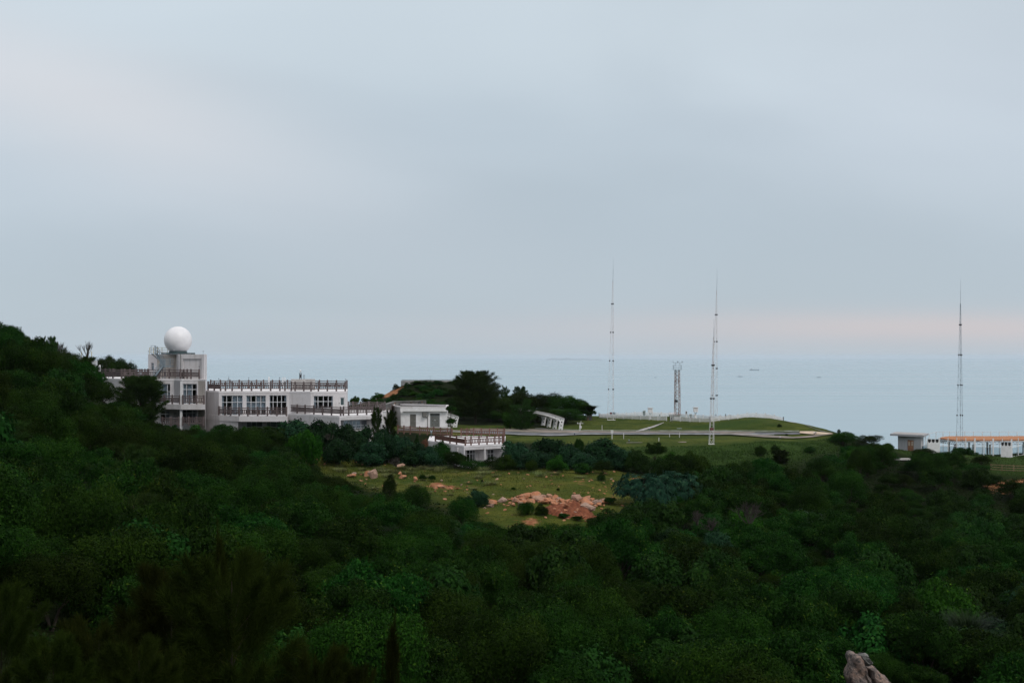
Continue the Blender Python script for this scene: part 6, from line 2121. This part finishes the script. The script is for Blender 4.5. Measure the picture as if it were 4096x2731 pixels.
# bare twiggy shrub / bare tree
def twigs(seed, Hc, spread, mat, n0=9, upright=.8, r0=.03):
    rg = np.random.default_rng(seed)
    mb = MB()
    def grow(p, d, L, r_, lev):
        q = p + d * L
        mb.bar(tuple(p), tuple(q), r_, n=4 if lev else 5, h=r_ * .6) if False else mb.bar(tuple(p), tuple(q), r_ * 2, n=4)
        if lev >= 3:
            return
        for _ in range(3 if lev < 2 else 2):
            nd = d + rg.standard_normal(3) * (.38 if spread > .3 else .17) + np.array([0, 0, .12])
            nd /= np.linalg.norm(nd)
            grow(p + (q - p) * rg.uniform(.55, 1.0), nd, L * rg.uniform(.55, .8), r_ * .62, lev + 1)
    for _ in range(n0):
        d = np.array([rg.normal(0, spread), rg.normal(0, spread), upright])
        grow(np.array([rg.normal(0, .12), rg.normal(0, .12), -.1]), d / np.linalg.norm(d), Hc * .42, r0, 0)
    o = mb.build('bare_shrub', M[mat])
    me = o.data
    bpy.data.objects.remove(o)
    return me
TWIG = [twigs(901, 1.6, .45, 'bark_pale'), twigs(902, 1.8, .5, 'bark_pale'), twigs(903, 3.4, .16, 'bark', 8, 1.0, .035)]

# ------------------------------------------------------------------ placing plants
COUNT = {}
def plant(kind, x, y, Rr, Hc, label, cat, group=None, name=None, rz=None, var=None, z=None):
    ps = PROTO[kind]
    cm, tr, R0, H0 = ps[(COUNT.get(kind, 0) if var is None else var) % len(ps)]
    COUNT[kind] = COUNT.get(kind, 0) + 1
    z = H(x, y) - .05 if z is None else z
    root = thing(name or ('casuarina_tree' if 'pine' in kind else 'shrub'), (x, y, z), label, cat, group, R.uniform(0, 6.28) if rz is None else rz)
    root.scale = (Rr / R0, Rr / R0 * R.uniform(.92, 1.08), Hc / H0)
    c_ = link_mesh('crown', cm, root)
    t_ = link_mesh('trunk', tr, root)
    return root
def by_px(kind, px, py_top, D, wpx, label, cat='shrub', name=None, group=None, var=None, over=1.0, rz=None):
    x, y = P2(px, D)
    z = H(x, y)
    Hc = max(.5, (PZ(py_top, D) - z) * over)
    return plant(kind, x, y, wpx * D / FPX / 2, Hc, label, cat, group, name, var=var, rz=rz)
T = 'tree'
def by_foot(kind, px, py_foot, py_top, wpx, label, cat='shrub', name='shrub', group=None, d0=120):
    g = ground(px, py_foot, d0)
    return plant(kind, g.x, g.y, wpx * g.y / FPX / 2, (py_foot - py_top) * g.y / FPX, label, cat, group, name)
# single trees one can tell apart
by_px('pine_cone', 562, 1508, 186, 172, 'ragged dark casuarina standing in front of the white tower block', T)
by_px('pine_big', 1902, 1488, 240, 178, 'big dark casuarina with a bare lower trunk beside the mound', T)
by_px('pine', 2088, 1598, 225, 96, 'bushy casuarina on the grass island in the bend of the road', T)
by_px('bright', 2040, 1640, 229, 80, 'light green leafy tree touching the casuarina on the grass island', T, 'broadleaf_tree')
by_px('pine_column', 1508, 1634, 184, 40, 'slim dark casuarina by the terrace end, left one of a pair', T)
by_px('pine_column', 1562, 1645, 184.5, 46, 'slim dark casuarina by the terrace end, right one of a pair', T)
by_px('pine_column', 3120, 1798, 196, 66, 'dark upright casuarina alone on the green bank below the road end', T)
by_px('pine', 2080, 1548, 262, 60, 'small dark tree poking above the thicket right of the big casuarina', T)
by_px('pine', 2020, 1545, 262, 44, 'ragged small tree between the big casuarina and the thicket', T)
by_px('pine', 208, 1350, 205, 46, 'dark round-topped tree on the hill crest, taller of two against the sky', T)
by_px('pine', 165, 1350, 205, 50, 'dark tree on the hill crest, left of the taller one against the sky', T)
by_px('pine', 218, 1376, 200, 40, 'small ragged dark tree at the shoulder of the hill crest', T)
# two-tier clipped tree
X_, Y_ = P2(1803, 206)
z0 = H(X_, Y_)
tp_ = thing('clipped_tree', (X_, Y_, z0), 'thin garden tree with two leafy tiers in front of the small house corner', 'tree')
rg = np.random.default_rng(77)
for py_, w_, h_ in ((1632, 44, 24), (1683, 36, 22)):
    s_ = 206 / FPX
    c, r = lumps(w_ * s_ * .42, h_ * s_, 14, .24, rg, z0=0, squash=.6)
    V, F, t_ = lump_leaves(c, r, 2600, .2, .08, rg)
    V[:, 2] += PZ(py_, 206) - z0 - h_ * s_ * .55
    link_mesh('crown', np_mesh('crown', V, F, M['leaf_fine'], t_), tp_)
mb = MB(); mb.bar((0, 0, -.2), (.03, 0, PZ(1635, 206) - z0), .055, n=6)
o = mb.build('trunk', M['bark']); o.parent = tp_
# dark shrubs far behind the upper deck
for i, (px, top, w, lab) in enumerate(((428, 1414, 130, 'dark rounded shrub behind the deck railing, tallest of the far clump'), (472, 1424, 130, 'dark shrub in the middle of the far clump behind the deck railing'), (512, 1434, 110, 'dark shrub right of the middle of the far clump behind the deck'), (537, 1462, 40, 'low dark shrub at the tower end of the far clump behind the deck'))):
    by_px('acacia', px, top, 262, w, lab, var=i, group='dark shrubs behind the deck')
# thicket right of the big casuarina
for i, (px, top, w, D, kd, lab) in enumerate(((1985, 1600, 120, 252, 'acacia', 'dark shrub in the shade just right of the big casuarina'), (2060, 1585, 130, 262, 'acacia', 'dark dome-shaped shrub at the tall left end of the thicket'), (2120, 1580, 130, 258, 'acacia', 'olive shrub topping the left half of the thicket behind the carport'), (2190, 1578, 140, 262, 'acacia', 'olive shrub at the summit of the thicket behind the carport'), (2250, 1590, 130, 258, 'acacia', 'olive shrub right of the thicket summit'), (2300, 1606, 110, 260, 'acacia', 'dark shrub on the falling right shoulder of the thicket'), (2335, 1622, 80, 258, 'fine', 'grassy-edged shrub at the seaward end of the thicket'), (2150, 1640, 140, 249, 'acacia', 'dark shrub filling the shade behind the carport ribs'), (2260, 1645, 120, 248, 'acacia', 'dark shrub behind the right foot of the carport'), (1960, 1655, 110, 247, 'acacia', 'dark low shrub behind the trunk of the big casuarina'), (2020, 1650, 110, 247, 'fine', 'dark low shrub between the big casuarina and the grass island'), (1860, 1655, 90, 249, 'fine', 'dark low shrub behind the half-hidden carport'))):
    by_px(kd, px, top - 16, D, w * 1.45, lab, group='shrubs of the thicket behind the carport', var=i)
g_ = P2(2362, 257.2)
o = link_mesh('palm_tuft', REED[0]); o.location = (*g_, PZ(1637, 257)); o.scale = (1.3, 1.3, .55)
tag(o, 'tuft of arching blades growing over the dark stone pillar', 'plant')
# mound scrub
nm = 0
for k_ in range(900):
    x, y = R.uniform(PX(1500, 280), PX(1900, 280)), R.uniform(258, 296)
    px = CX + x / y * FPX
    zz_ = H(x, y) - CAMZ
    if zz_ < -10.6 or (px < 1622 and y > 270 and R.random() < .8) or ((x - PX(1708, 289)) / 5.6) ** 2 + ((y - 289) / 4.7) ** 2 < 1:
        continue
    if any((x - a) ** 2 + (y - b) ** 2 < 2.2 for a, b in globals().setdefault('mound_pts', [])):
        continue
    mound_pts.append((x, y))
    hm = R.uniform(.8, 1.5)
    if y < 290:
        hm = min(hm, max(.5, -4.75 - zz_))
    plant(('dense', 'vine', 'dense', 'bright')[nm % 4], x, y, R.uniform(1.1, 1.7), hm, 'low green scrub covering the mound below the concrete emplacement', 'shrub', 'scrub on the mound', name='mound_shrub', var=nm)
    nm += 1
    if nm > 95:
        break
for px, w, lab in ((1425, 34, 'light green bush on the cliff top left of the mound'), (1462, 40, 'light green bush at the foot of the eroded mound face'), (1488, 36, 'green bush behind the end of the stone wall'), (1412, 30, 'tiny bush on the cliff top behind the station')):
    by_px('bright', px, 1580 + R.uniform(0, 10), 282, w, lab, group='bushes on the cliff top')
# big broad-leaved domes and edge bushes
DOM = [
 ('broad', 1190, 1664, 180, 190, 'dark broad-leaved shrub against the wall below the balcony end'), ('broad', 1290, 1666, 179, 190, 'dark broad-leaved shrub in front of the sloping terrace wall'), ('broad', 1385, 1684, 180, 160, 'dark broad-leaved shrub under the dark terrace opening'), ('broad', 1455, 1694, 180, 140, 'dark broad-leaved shrub below the slim pair of casuarinas'), ('broad', 1540, 1735, 180, 140, 'dark broad-leaved shrub left of the low building, upper of a cluster'), ('broad', 1620, 1730, 182, 140, 'tallest dark broad-leaved shrub left of the low building'), ('broad', 1660, 1760, 178, 150, 'broad-leaved shrub in front of the tallest one left of the low building'), ('broad', 1710, 1775, 178, 120, 'broad-leaved shrub near the left wall of the low building'), ('broad', 1350, 1740, 175, 150, 'wide dark broad-leaved shrub above the upper left rocks'), ('broad', 1480, 1755, 176, 150, 'wide dark broad-leaved shrub at the back edge of the clearing'),
 ('broad', 1530, 1702, 178, 120, 'dark broad-leaved shrub beneath the slim pair of casuarinas, by the flue'), ('dense', 1668, 1728, 196, 36, 'small dark round shrub among the reddish railing'), ('dense', 1764, 1746, 182, 120, 'dark dome shrub hiding the left end of the low roof'), ('red', 1700, 1750, 184, 60, 'reddish leaved shrub beside the low roof terrace'),
 ('broad', 2075, 1752, 180, 170, 'big dark broad-leaved dome right of the low building, left part'), ('broad', 2180, 1740, 182, 190, 'big dark broad-leaved dome in the middle of the row below the carport'), ('broad', 2270, 1765, 179, 130, 'dark broad-leaved dome between the two biggest ones below the road'), ('broad', 2390, 1738, 182, 200, 'biggest dark broad-leaved dome below the road junction box'), ('broad', 2470, 1775, 179, 150, 'dark broad-leaved dome sloping off right of the biggest one'), ('broad', 2130, 1790, 176, 150, 'dark broad-leaved shrub low in front of the big domes, left'), ('broad', 2330, 1800, 176, 150, 'dark broad-leaved shrub low in front of the big domes, right'),
 ('fine', 2315, 1748, 186, 50, 'small dark shrub tucked between the two dark domes at the lawn edge'),
 ('fine', 1820, 1800, 177, 120, 'green shrub at the left corner of the low building'), ('fine', 1838, 1822, 177.5, 110, 'green shrub across the near corner of the low building'), ('dense', 1965, 1816, 177, 150, 'green shrub in front of the low building porch'), ('dense', 1890, 1828, 175, 130, 'low green shrub below the low building window'), ('bright', 2025, 1812, 177, 110, 'light green shrub at the right corner of the low building'),
 ('bright', 2120, 1832, 172, 70, 'round light green bush at the back of the clearing, left of two'), ('bright', 2230, 1815, 172, 100, 'larger round light green bush at the back of the clearing'), ('fine', 2410, 1835, 172, 100, 'green bush at the back right of the clearing'), ('vine', 2330, 1845, 171, 100, 'pale low leafy bush behind the clearing grass'),
 ('bright', 1250, 1700, 172, 140, 'bright green bush in front of the terrace wall'), ('bright', 1000, 1728, 178, 70, 'bright green bush under the balcony windows'), ('acacia', 985, 1697, 181, 70, 'dark umbrella-shaped shrub against the balcony block'), ('bright', 1190, 1715, 174, 110, 'bright green bush, left neighbour of the one before the terrace wall'), ('vine', 1130, 1775, 168, 170, 'blue-green creeper mound left of the clearing'), ('acacia', 1100, 1694, 180, 110, 'olive shrub below the balcony corner'), ('fine', 900, 1690, 180, 140, 'green shrub below the balcony wall'), ('bright', 780, 1694, 180, 130, 'green bush at the foot of the tower block'),
 ('fine', 680, 1694, 178, 130, 'green shrub in front of the lower balcony rail'),
 ('dense', 1560, 1880, 150, 92, 'dark round bush among the left boulders of the clearing'), ('dense', 1660, 1925, 141, 165, 'dark dome bush at the left edge of the clearing'), ('dense', 1600, 1950, 139, 120, 'dark bush left of the dome at the clearing edge'), ('dense', 1850, 1965, 135, 150, 'dark rounded bush just left of the rock pile'), ('broad', 1910, 1950, 143, 110, 'blue-green broad-leaved bush behind the dark rounded one by the pile'),
 
 
 ('palmate', 2560, 1885, 150, 230, 'blue-green tree with palm-shaped leaves at the right edge of the clearing'), ('palmate', 2700, 1880, 153, 240, 'wider blue-green tree with palm-shaped leaves, right of its neighbour'), ('palmate', 2620, 1920, 144, 180, 'low blue-green tree with palm-shaped leaves in front of the other two'),
 ('bright', 2790, 1790, 176, 130, 'bright green tree below the shorter lattice mast'), ('bright', 2680, 1800, 182, 90, 'bright green bush left of the tree below the shorter mast'), ('fine', 2620, 1765, 190, 90, 'dark shrub on the bank edge below the path'), ('fine', 2540, 1790, 184, 90, 'dark shrub right of the big dome row'), ('bright', 2880, 1860, 172, 100, 'yellow-green bush on the slope below the shorter mast'),
 ('acacia', 3290, 1815, 190, 190, 'big olive shrub left of the bright sapling below the hut'), ('bright', 3390, 1795, 200, 80, 'bright yellow-green sapling in the middle of the right thicket'), ('acacia', 3440, 1790, 196, 120, 'olive round shrub beside the bright sapling'), ('acacia', 3370, 1722, 222, 150, 'dark dome at the end of the headland below the road end'), ('acacia', 3480, 1735, 226, 130, 'dark dome between the headland end and the grey hut'), ('acacia', 3545, 1768, 226, 70, 'dark low dome just left of the grey hut'), ('dense', 3420, 1760, 215, 110, 'dark shrub below the headland domes'), ('acacia', 3540, 1800, 208, 110, 'olive dome in front of the concrete slab'), ('acacia', 3690, 1788, 221, 130, 'dark round shrub covering the hut corner'), ('fine', 3740, 1808, 218, 90, 'shrub in front of the first zigzag screen'), ('acacia', 3800, 1800, 217, 120, 'olive shrub below the orange platform, left'), ('fine', 3855, 1786, 219, 130, 'tall green shrub hiding the foot of the far right mast'), ('acacia', 3925, 1815, 213, 100, 'olive shrub below the orange platform, right'), ('fine', 3890, 1850, 205, 130, 'shrub at the end of the timber rail fence'),
 ('dense', 3355, 1712, 236, 18, 'tiny shrub on the skyline of the headland'),
]
for kd, px, top, D, w, lab in DOM:
    D_ = D - 6 if kd == 'broad' and D > 170 else D
    by_px(kd, px, top, D, w, lab, T if 'tree' in lab or 'sapling' in lab else 'shrub', 'broadleaf_tree' if 'tree' in lab or 'sapling' in lab else 'shrub')
by_foot('fine', 1690, 1922, 1893, 34, 'small leafy plant beside the tan upright boulder, left of two', d0=120)
by_foot('fine', 1728, 1924, 1898, 32, 'small leafy plant beside the tan upright boulder, right of two', d0=120)
by_foot('fine', 1929, 1932, 1915, 14, 'tiny shrub standing alone in the middle of the clearing', d0=120)
by_foot('dense', 2405, 1922, 1884, 52, 'round dark bush on the rubble at the right of the clearing', d0=120)
by_foot('fine', 2054, 1962, 1945, 18, 'tiny shrub in the grass above the rock pile', d0=120)
by_foot('fine', 2232, 1964, 1950, 16, 'tiny shrub in the grass right of the one above the pile', d0=120)
by_foot('fine', 2440, 2015, 1985, 60, 'dark low shrub at the right end of the rock pile', d0=120)
by_foot('fine', 2255, 2076, 2052, 60, 'low green plant at the foot of the soil heap', d0=120)
by_foot('fine', 2310, 2082, 2060, 50, 'low green plant below the grey split boulder', d0=120)
by_foot('dense', 2105, 2058, 1997, 92, 'neat dark rounded bush in front of the rock pile, left lobe', d0=120)
by_foot('dense', 2165, 2062, 2005, 88, 'neat dark rounded bush in front of the rock pile, right lobe', d0=120)
by_foot('dense', 3040, 1822, 1775, 76, 'dark low bush on the green bank, left of the upright casuarina', d0=180)
by_foot('dense', 3100, 1808, 1772, 60, 'dark low bush on the green bank below the garden lamp', d0=180)
by_foot('dense', 3240, 1812, 1780, 70, 'dark low bush on the green bank below the parking area', d0=180)
by_foot('dense', 3117, 1708, 1692, 30, 'small dark bush on the bank in front of the outer fence run', d0=180)
by_foot('dense', 3146, 1742, 1733, 17, 'tiny bush at the kerb near the road end', d0=180)
# reeds, dead shrubs
for px, py, D, s, lab in ((1890, 2150, 122, 1.3, 'clump of pale arching reeds below the clearing'), (1930, 2185, 118, 1.2, 'lower clump of arching reeds below the first one'), (2570, 2055, 133, 1.3, 'clump of tall reeds under the palm-leaved trees'), (2510, 2060, 131, 1.0, 'small clump of tall reeds right of the soil heap'), (1560, 2120, 118, 1.0, 'thin reeds among the shrubs left of the clearing'), (3720, 2560, 92, 1.5, 'large clump of drooping reeds in the lower right slope'), (3850, 2500, 96, 1.4, 'clump of drooping reeds higher in the lower right slope'), (3900, 2560, 93, 1.2, 'clump of drooping reeds at the far lower right')):
    x, y = P2(px, D)
    o = link_mesh('reed_clump', REED[R.randrange(2)])
    o.location = (x, y, max(H(x, y), PZ(py, D) - 1.0)); o.scale = (s, s, s); o.rotation_euler.z = R.uniform(0, 6)
    tag(o, lab, 'reeds', 'clumps of reeds')
for px, py, D, s, v, lab in ((350, 1442, 240, 1.0, 2, 'tall bare leafless tree against the sky behind the white shed'), (240, 1420, 192, .55, 2, 'small bare tree on the hill shoulder against the sky'), (256, 1425, 192, .45, 2, 'bare twiggy sapling right of the small bare tree'), (1585, 1835, 172, .8, 0, 'pale bare shrub at the back of the clearing'), (1315, 1730, 172, .6, 0, 'pale bare shrub beside the dark leaves of the terrace'), (2790, 2060, 128, .8, 1, 'grey leafless shrub right of the palm-leaved trees'), (2840, 2080, 126, .8, 0, 'second grey leafless shrub right of the palm-leaved trees'), (110, 2270, 70, 1.3, 1, 'pale bare branches in the thicket at the lower left'), (3000, 2050, 128, 1.2, 1, 'bare grey branches in the middle of the right slope')):
    x, y = P2(px, D)
    o = link_mesh('bare_tree' if v == 2 else 'bare_shrub', TWIG[v])
    o.location = (x, y, max(H(x, y), PZ(py, D) - (0 if v == 2 else .8))); o.scale = (s, s, s); o.rotation_euler.z = R.uniform(0, 6)
    tag(o, lab, 'tree' if v == 2 else 'shrub')
# near casuarinas at the bottom
for px, top, D, wpx, kd, lab in ((930, 2235, 30, 560, 'pine_near', 'big dark feathery casuarina in front, largest at the bottom'), (690, 2290, 32, 440, 'pine_near', 'dark feathery casuarina left of the largest one at the bottom'), (400, 2490, 28, 380, 'pine_near', 'low feathery casuarina at the bottom, third from the largest'), (10, 2340, 27, 330, 'pine_near', 'feathery casuarina cut by the left edge of the view'), (215, 2540, 25, 330, 'pine_near', 'low bushy casuarina at the bottom left'), (1260, 2600, 30, 330, 'pine_near', 'low feathery casuarina right of the largest one'), (1570, 2520, 34, 130, 'pine_slim', 'slim feathery casuarina shoot at the bottom centre'), (560, 2570, 26, 360, 'pine_near', 'dark feathery casuarina bottom between the two low ones'), (1420, 2670, 31, 220, 'pine_near', 'small feathery casuarina just left of the slim shoot'), (880, 2180, 34, 130, 'pine_slim', 'thin casuarina shoot behind the largest one'), (640, 2330, 34, 260, 'pine_near', 'feathery casuarina behind the left feathery one')):
    by_px(kd, px, top, D, wpx, lab, T, group='feathery casuarinas close to the viewer', over=1.0)

# ------------------------------------------------------------------ the scrub forest on the slopes
def prof(tab):
    xs, ys = zip(*tab)
    return lambda p: float(np.interp(p, xs, ys))
near_lim = prof([(-300,1240),(0,1276),(130,1355),(330,1430),(480,1600),(640,1715),(800,1745),(1000,1780),(1150,1815),(1250,1862),(1400,1930),(1560,1995),(1750,2075),(1950,2108),(2150,2115),(2350,2095),(2450,2068),(2600,1985),(2700,1930),(2850,1890),(3100,1870),(3300,1840),(3500,1850),(3800,1890),(3950,1900),(4096,1960),(4400,1990)])
far_lim = prof([(-300,1240),(0,1276),(130,1355),(250,1392),(330,1432),(480,1600),(640,1705),(820,1700),(940,1700),(1150,1700),(1250,1700),(1340,1690),(1480,1700),(1590,1745),(1700,1765),(1800,1780),(1860,1832),(2000,1820),(2030,1770),(2270,1760),(2400,1755),(2500,1780),(2700,1810),(2900,1815),(3100,1830),(3250,1800),(3350,1745),(3450,1735),(3560,1775),(3600,1830),(3640,1815),(3700,1795),(3750,1805),(3850,1800),(3900,1825),(3950,1880),(4000,1900),(4400,1950)])
dmax = prof([(-300,190),(400,186),(560,180),(640,180),(820,180),(1000,180),(1150,178),(1350,176),(1500,176),(1860,176),(2050,178),(2480,180),(2560,184),(2700,184),(2900,186),(3200,196),(3350,224),(3560,224),(3580,214),(3950,214),(3970,196),(4096,194),(4500,195)])
MIX = {
 'left': (('acacia', .56), ('fine', .22), ('pine', .10), ('vine', .06), ('bright', .06)),
 'mid': (('fine', .42), ('acacia', .34), ('vine', .10), ('bright', .08), ('broad', .06)),
 'right': (('acacia', .30), ('fine', .30), ('vine', .26), ('broad', .05), ('bright', .09)),
}
WORDS = {'acacia': 'olive fluffy-crowned shrub', 'fine': 'dark small-leaved shrub', 'vine': 'creeper-covered shrub', 'bright': 'light green bushy shrub', 'broad': 'glossy large-leaved shrub', 'pine': 'feathery dark casuarina'}
COLS = [(420, 'under the left hill crest'), (830, 'below the radar dome'), (1160, 'below the balcony block'), (1500, 'below the long terrace'), (1800, 'below the small white house'), (2050, 'below the low building'), (2300, 'below the carport'), (2600, 'below the tallest mast'), (2950, 'below the wind tower'), (3350, 'below the road end'), (3750, 'below the grey hut'), (9999, 'below the orange platform')]
ROWS = [(1800, 'high up'), (1950, 'upper slope'), (2120, 'mid slope'), (2320, 'lower slope'), (2520, 'far down'), (9999, 'bottom edge')]
cells = {}
placed = []
y = 57.0
taken = [(o.location.x, o.location.y) for o in COL.objects if o.type == 'EMPTY' and o.get('category') in ('shrub', 'tree')]
while y < 232:
    s = 3.75 + (y - 57) * 0.009
    hw = 0.375 * y + 5
    x = -hw + R.uniform(0, s)
    while x < hw:
        xx, yy = x + R.uniform(-.35, .35) * s, y + R.uniform(-.35, .35) * s
        x += s
        px = CX + xx / yy * FPX
        if yy > dmax(px):
            continue
        if inpoly(np.array(xx), np.array(yy), CLEAR):
            continue
        if 3150 < px < 3900 and 56 < yy < 82:
            continue
        if any((xx - a) ** 2 + (yy - b) ** 2 < 4 for a, b in taken):
            continue
        zg_ = H(xx, yy)
        inner = 1150 < px < 2700
        lim = near_lim(px) if (yy < 172 and inner) or (not inner and yy < 165) else far_lim(px)
        top_z = PZ(lim, yy)
        Hc = R.choice((R.uniform(2.0, 3.4), R.uniform(3.6, 6.2)))
        if px < 900:
            Hc *= 1.1
        if px > 2500 and yy > 178:
            if R.random() < .45 and px < 3330:
                continue
            Hc *= .7
        if 1500 < px < 2520 and 117 < yy < 138:
            Hc = (top_z - zg_ + .55) * R.uniform(.9, 1.03)
        else:
            Hc = min(Hc, top_z - zg_ + R.uniform(-.4, .15))
        if Hc < 0.9:
            continue
        zone = 'left' if px < 900 else ('mid' if px < 2450 else 'right')
        r_ = R.random()
        # patches: neighbouring shrubs tend to be of one kind
        pn = .5 + .5 * math.sin(xx * .19 + 1.7 * math.sin(yy * .11)) * math.cos(yy * .16 + .6 * math.sin(xx * .13))
        r_ = (r_ * .55 + pn * .45)
        for kd, w in MIX[zone]:
            if r_ < w:
                break
            r_ -= w
        Rr = min(3.3, max(1.5, Hc * R.uniform(.46, .66) + .5)) * (.8 if kd == 'bright' else 1)
        if kd == 'pine':
            Rr *= .75
        placed.append((kd, xx, yy, Rr, Hc, px, HORIZ - (zg_ + Hc * .6 - CAMZ) / yy * FPX))
    y += s * .86
    
KN = {}
KNAME = {'acacia': 'fluffy_shrub', 'fine': 'small_leaved_shrub', 'vine': 'creeper_shrub', 'bright': 'light_green_shrub', 'broad': 'glossy_shrub', 'pine': 'casuarina_tree'}
for p in placed:
    c_ = next(t for l, t in COLS if p[5] < l)
    r_ = next(t for l, t in ROWS if p[6] < l)
    cells.setdefault((p[0], c_, r_), []).append(p)
ORD = {1: [''], 2: ['left of two, ', 'right of two, '], 3: ['left of three, ', 'middle of three, ', 'right of three, '], 4: ['leftmost of four, ', 'second of four, ', 'third of four, ', 'rightmost of four, ']}
for (kd, c_, r_), lst in cells.items():
    lst.sort(key=lambda p: p[5])
    od = ORD.get(len(lst), [''] * len(lst))
    for p, w in zip(lst, od):
        KN[kd] = KN.get(kd, 0) + 1
        plant(kd, p[1], p[2], p[3], p[4], '%s, %s%s %s' % (WORDS[kd], w, r_, c_), 'tree' if kd == 'pine' else 'shrub', 'scrub forest: ' + WORDS[kd] + 's', KNAME[kd])
print('forest', len(placed), KN)

# undergrowth that fills the gaps between the shrubs: nobody could count it
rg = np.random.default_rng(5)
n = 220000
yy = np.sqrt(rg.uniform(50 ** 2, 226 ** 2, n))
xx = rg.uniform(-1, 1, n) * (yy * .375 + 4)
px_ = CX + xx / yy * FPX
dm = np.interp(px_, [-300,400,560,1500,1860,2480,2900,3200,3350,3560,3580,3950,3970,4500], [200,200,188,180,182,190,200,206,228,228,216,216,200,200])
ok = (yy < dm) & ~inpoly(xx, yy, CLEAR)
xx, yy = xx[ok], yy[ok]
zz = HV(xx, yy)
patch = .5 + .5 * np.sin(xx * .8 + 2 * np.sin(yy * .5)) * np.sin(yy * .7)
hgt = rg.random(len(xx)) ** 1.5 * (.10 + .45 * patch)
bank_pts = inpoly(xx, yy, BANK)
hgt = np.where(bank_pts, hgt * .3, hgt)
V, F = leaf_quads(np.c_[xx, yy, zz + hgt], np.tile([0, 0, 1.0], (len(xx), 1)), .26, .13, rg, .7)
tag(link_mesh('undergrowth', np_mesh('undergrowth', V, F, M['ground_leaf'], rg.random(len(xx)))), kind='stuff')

# grass: short blades over the clearing, the lawn and the banks
def grass_patch(name, poly, n, hmin, hmax, w, mat, rg, boost=None):
    xs = [p[0] for p in poly]; ys = [p[1] for p in poly]
    xx = rg.uniform(min(xs), max(xs), n); yy = rg.uniform(min(ys), max(ys), n)
    ok = inpoly(xx, yy, poly)
    xx, yy = xx[ok], yy[ok]
    bi = np.clip(((xx - GX0) / GS).round().astype(int), 0, len(gx) - 1), np.clip(((yy - GY0) / GS).round().astype(int), 0, len(gy) - 1)
    pt_ = .5 + .5 * np.sin(xx * .7 + 1.4 * np.sin(yy * .43)) * np.sin(yy * .55 + np.sin(xx * .3))
    keep = (rg.random(len(xx)) < .3 + .7 * pt_) & (bare[bi[1], bi[0]] < .35)
    xx, yy, pt_ = xx[keep], yy[keep], pt_[keep]
    m = len(xx)
    zz = HV(xx, yy)
    h = (hmin + (hmax - hmin) * rg.random(m) ** 2 * pt_)
    if boost is not None:
        h *= boost(xx, yy)
    th = rg.uniform(0, np.pi, m)
    dx, dy = np.cos(th) * w, np.sin(th) * w
    lx, ly = rg.normal(0, .4, m) * h, rg.normal(0, .4, m) * h
    V = np.stack([np.c_[xx - dx, yy - dy, zz - .02], np.c_[xx + dx, yy + dy, zz - .02], np.c_[xx + lx, yy + ly, zz + h]], 1).reshape(-1, 3)
    tag(link_mesh(name, np_mesh(name, V, np.arange(3 * m).reshape(m, 3), M[mat], rg.random(m))), kind='stuff')
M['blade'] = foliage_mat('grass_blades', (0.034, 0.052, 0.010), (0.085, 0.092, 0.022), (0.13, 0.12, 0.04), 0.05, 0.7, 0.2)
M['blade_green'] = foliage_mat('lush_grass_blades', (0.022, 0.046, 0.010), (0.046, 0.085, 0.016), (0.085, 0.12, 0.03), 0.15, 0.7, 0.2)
def back_strip(x_, y_):
    return 1.0 + 1.6 * np.exp(-((y_ - 172) / 6.0) ** 2) * (x_ < 2)
grass_patch('grass', CLEAR, 60000, .06, .26, .035, 'blade', rg, back_strip)
grass_patch('grass', LAWN, 60000, .03, .10, .04, 'blade', rg)
grass_patch('grass', BANK, 70000, .10, .45, .05, 'blade_green', rg)
grass_patch('grass', hut_pad, 50000, .08, .35, .05, 'blade_green', rg)
# weedy tussocks at the back of the clearing
for i in range(70):
    px = R.uniform(1330, 2350)
    D = R.uniform(165, 175) if R.random() < .75 else R.uniform(150, 165)
    if px > 1950 and R.random() < .6:
        continue
    x, y_ = P2(px, D)
    o = link_mesh('grass_tussock', TUFT[i % 3])
    s = R.uniform(.7, 1.5)
    o.location = (x, y_, H(x, y_) - .04); o.scale = (s, s, s * R.uniform(.7, 1.2)); o.rotation_euler.z = R.uniform(0, 6.28)
    tag(o, 'pale weedy grass tussock along the back of the clearing', 'grass', 'grass tussocks in the clearing')
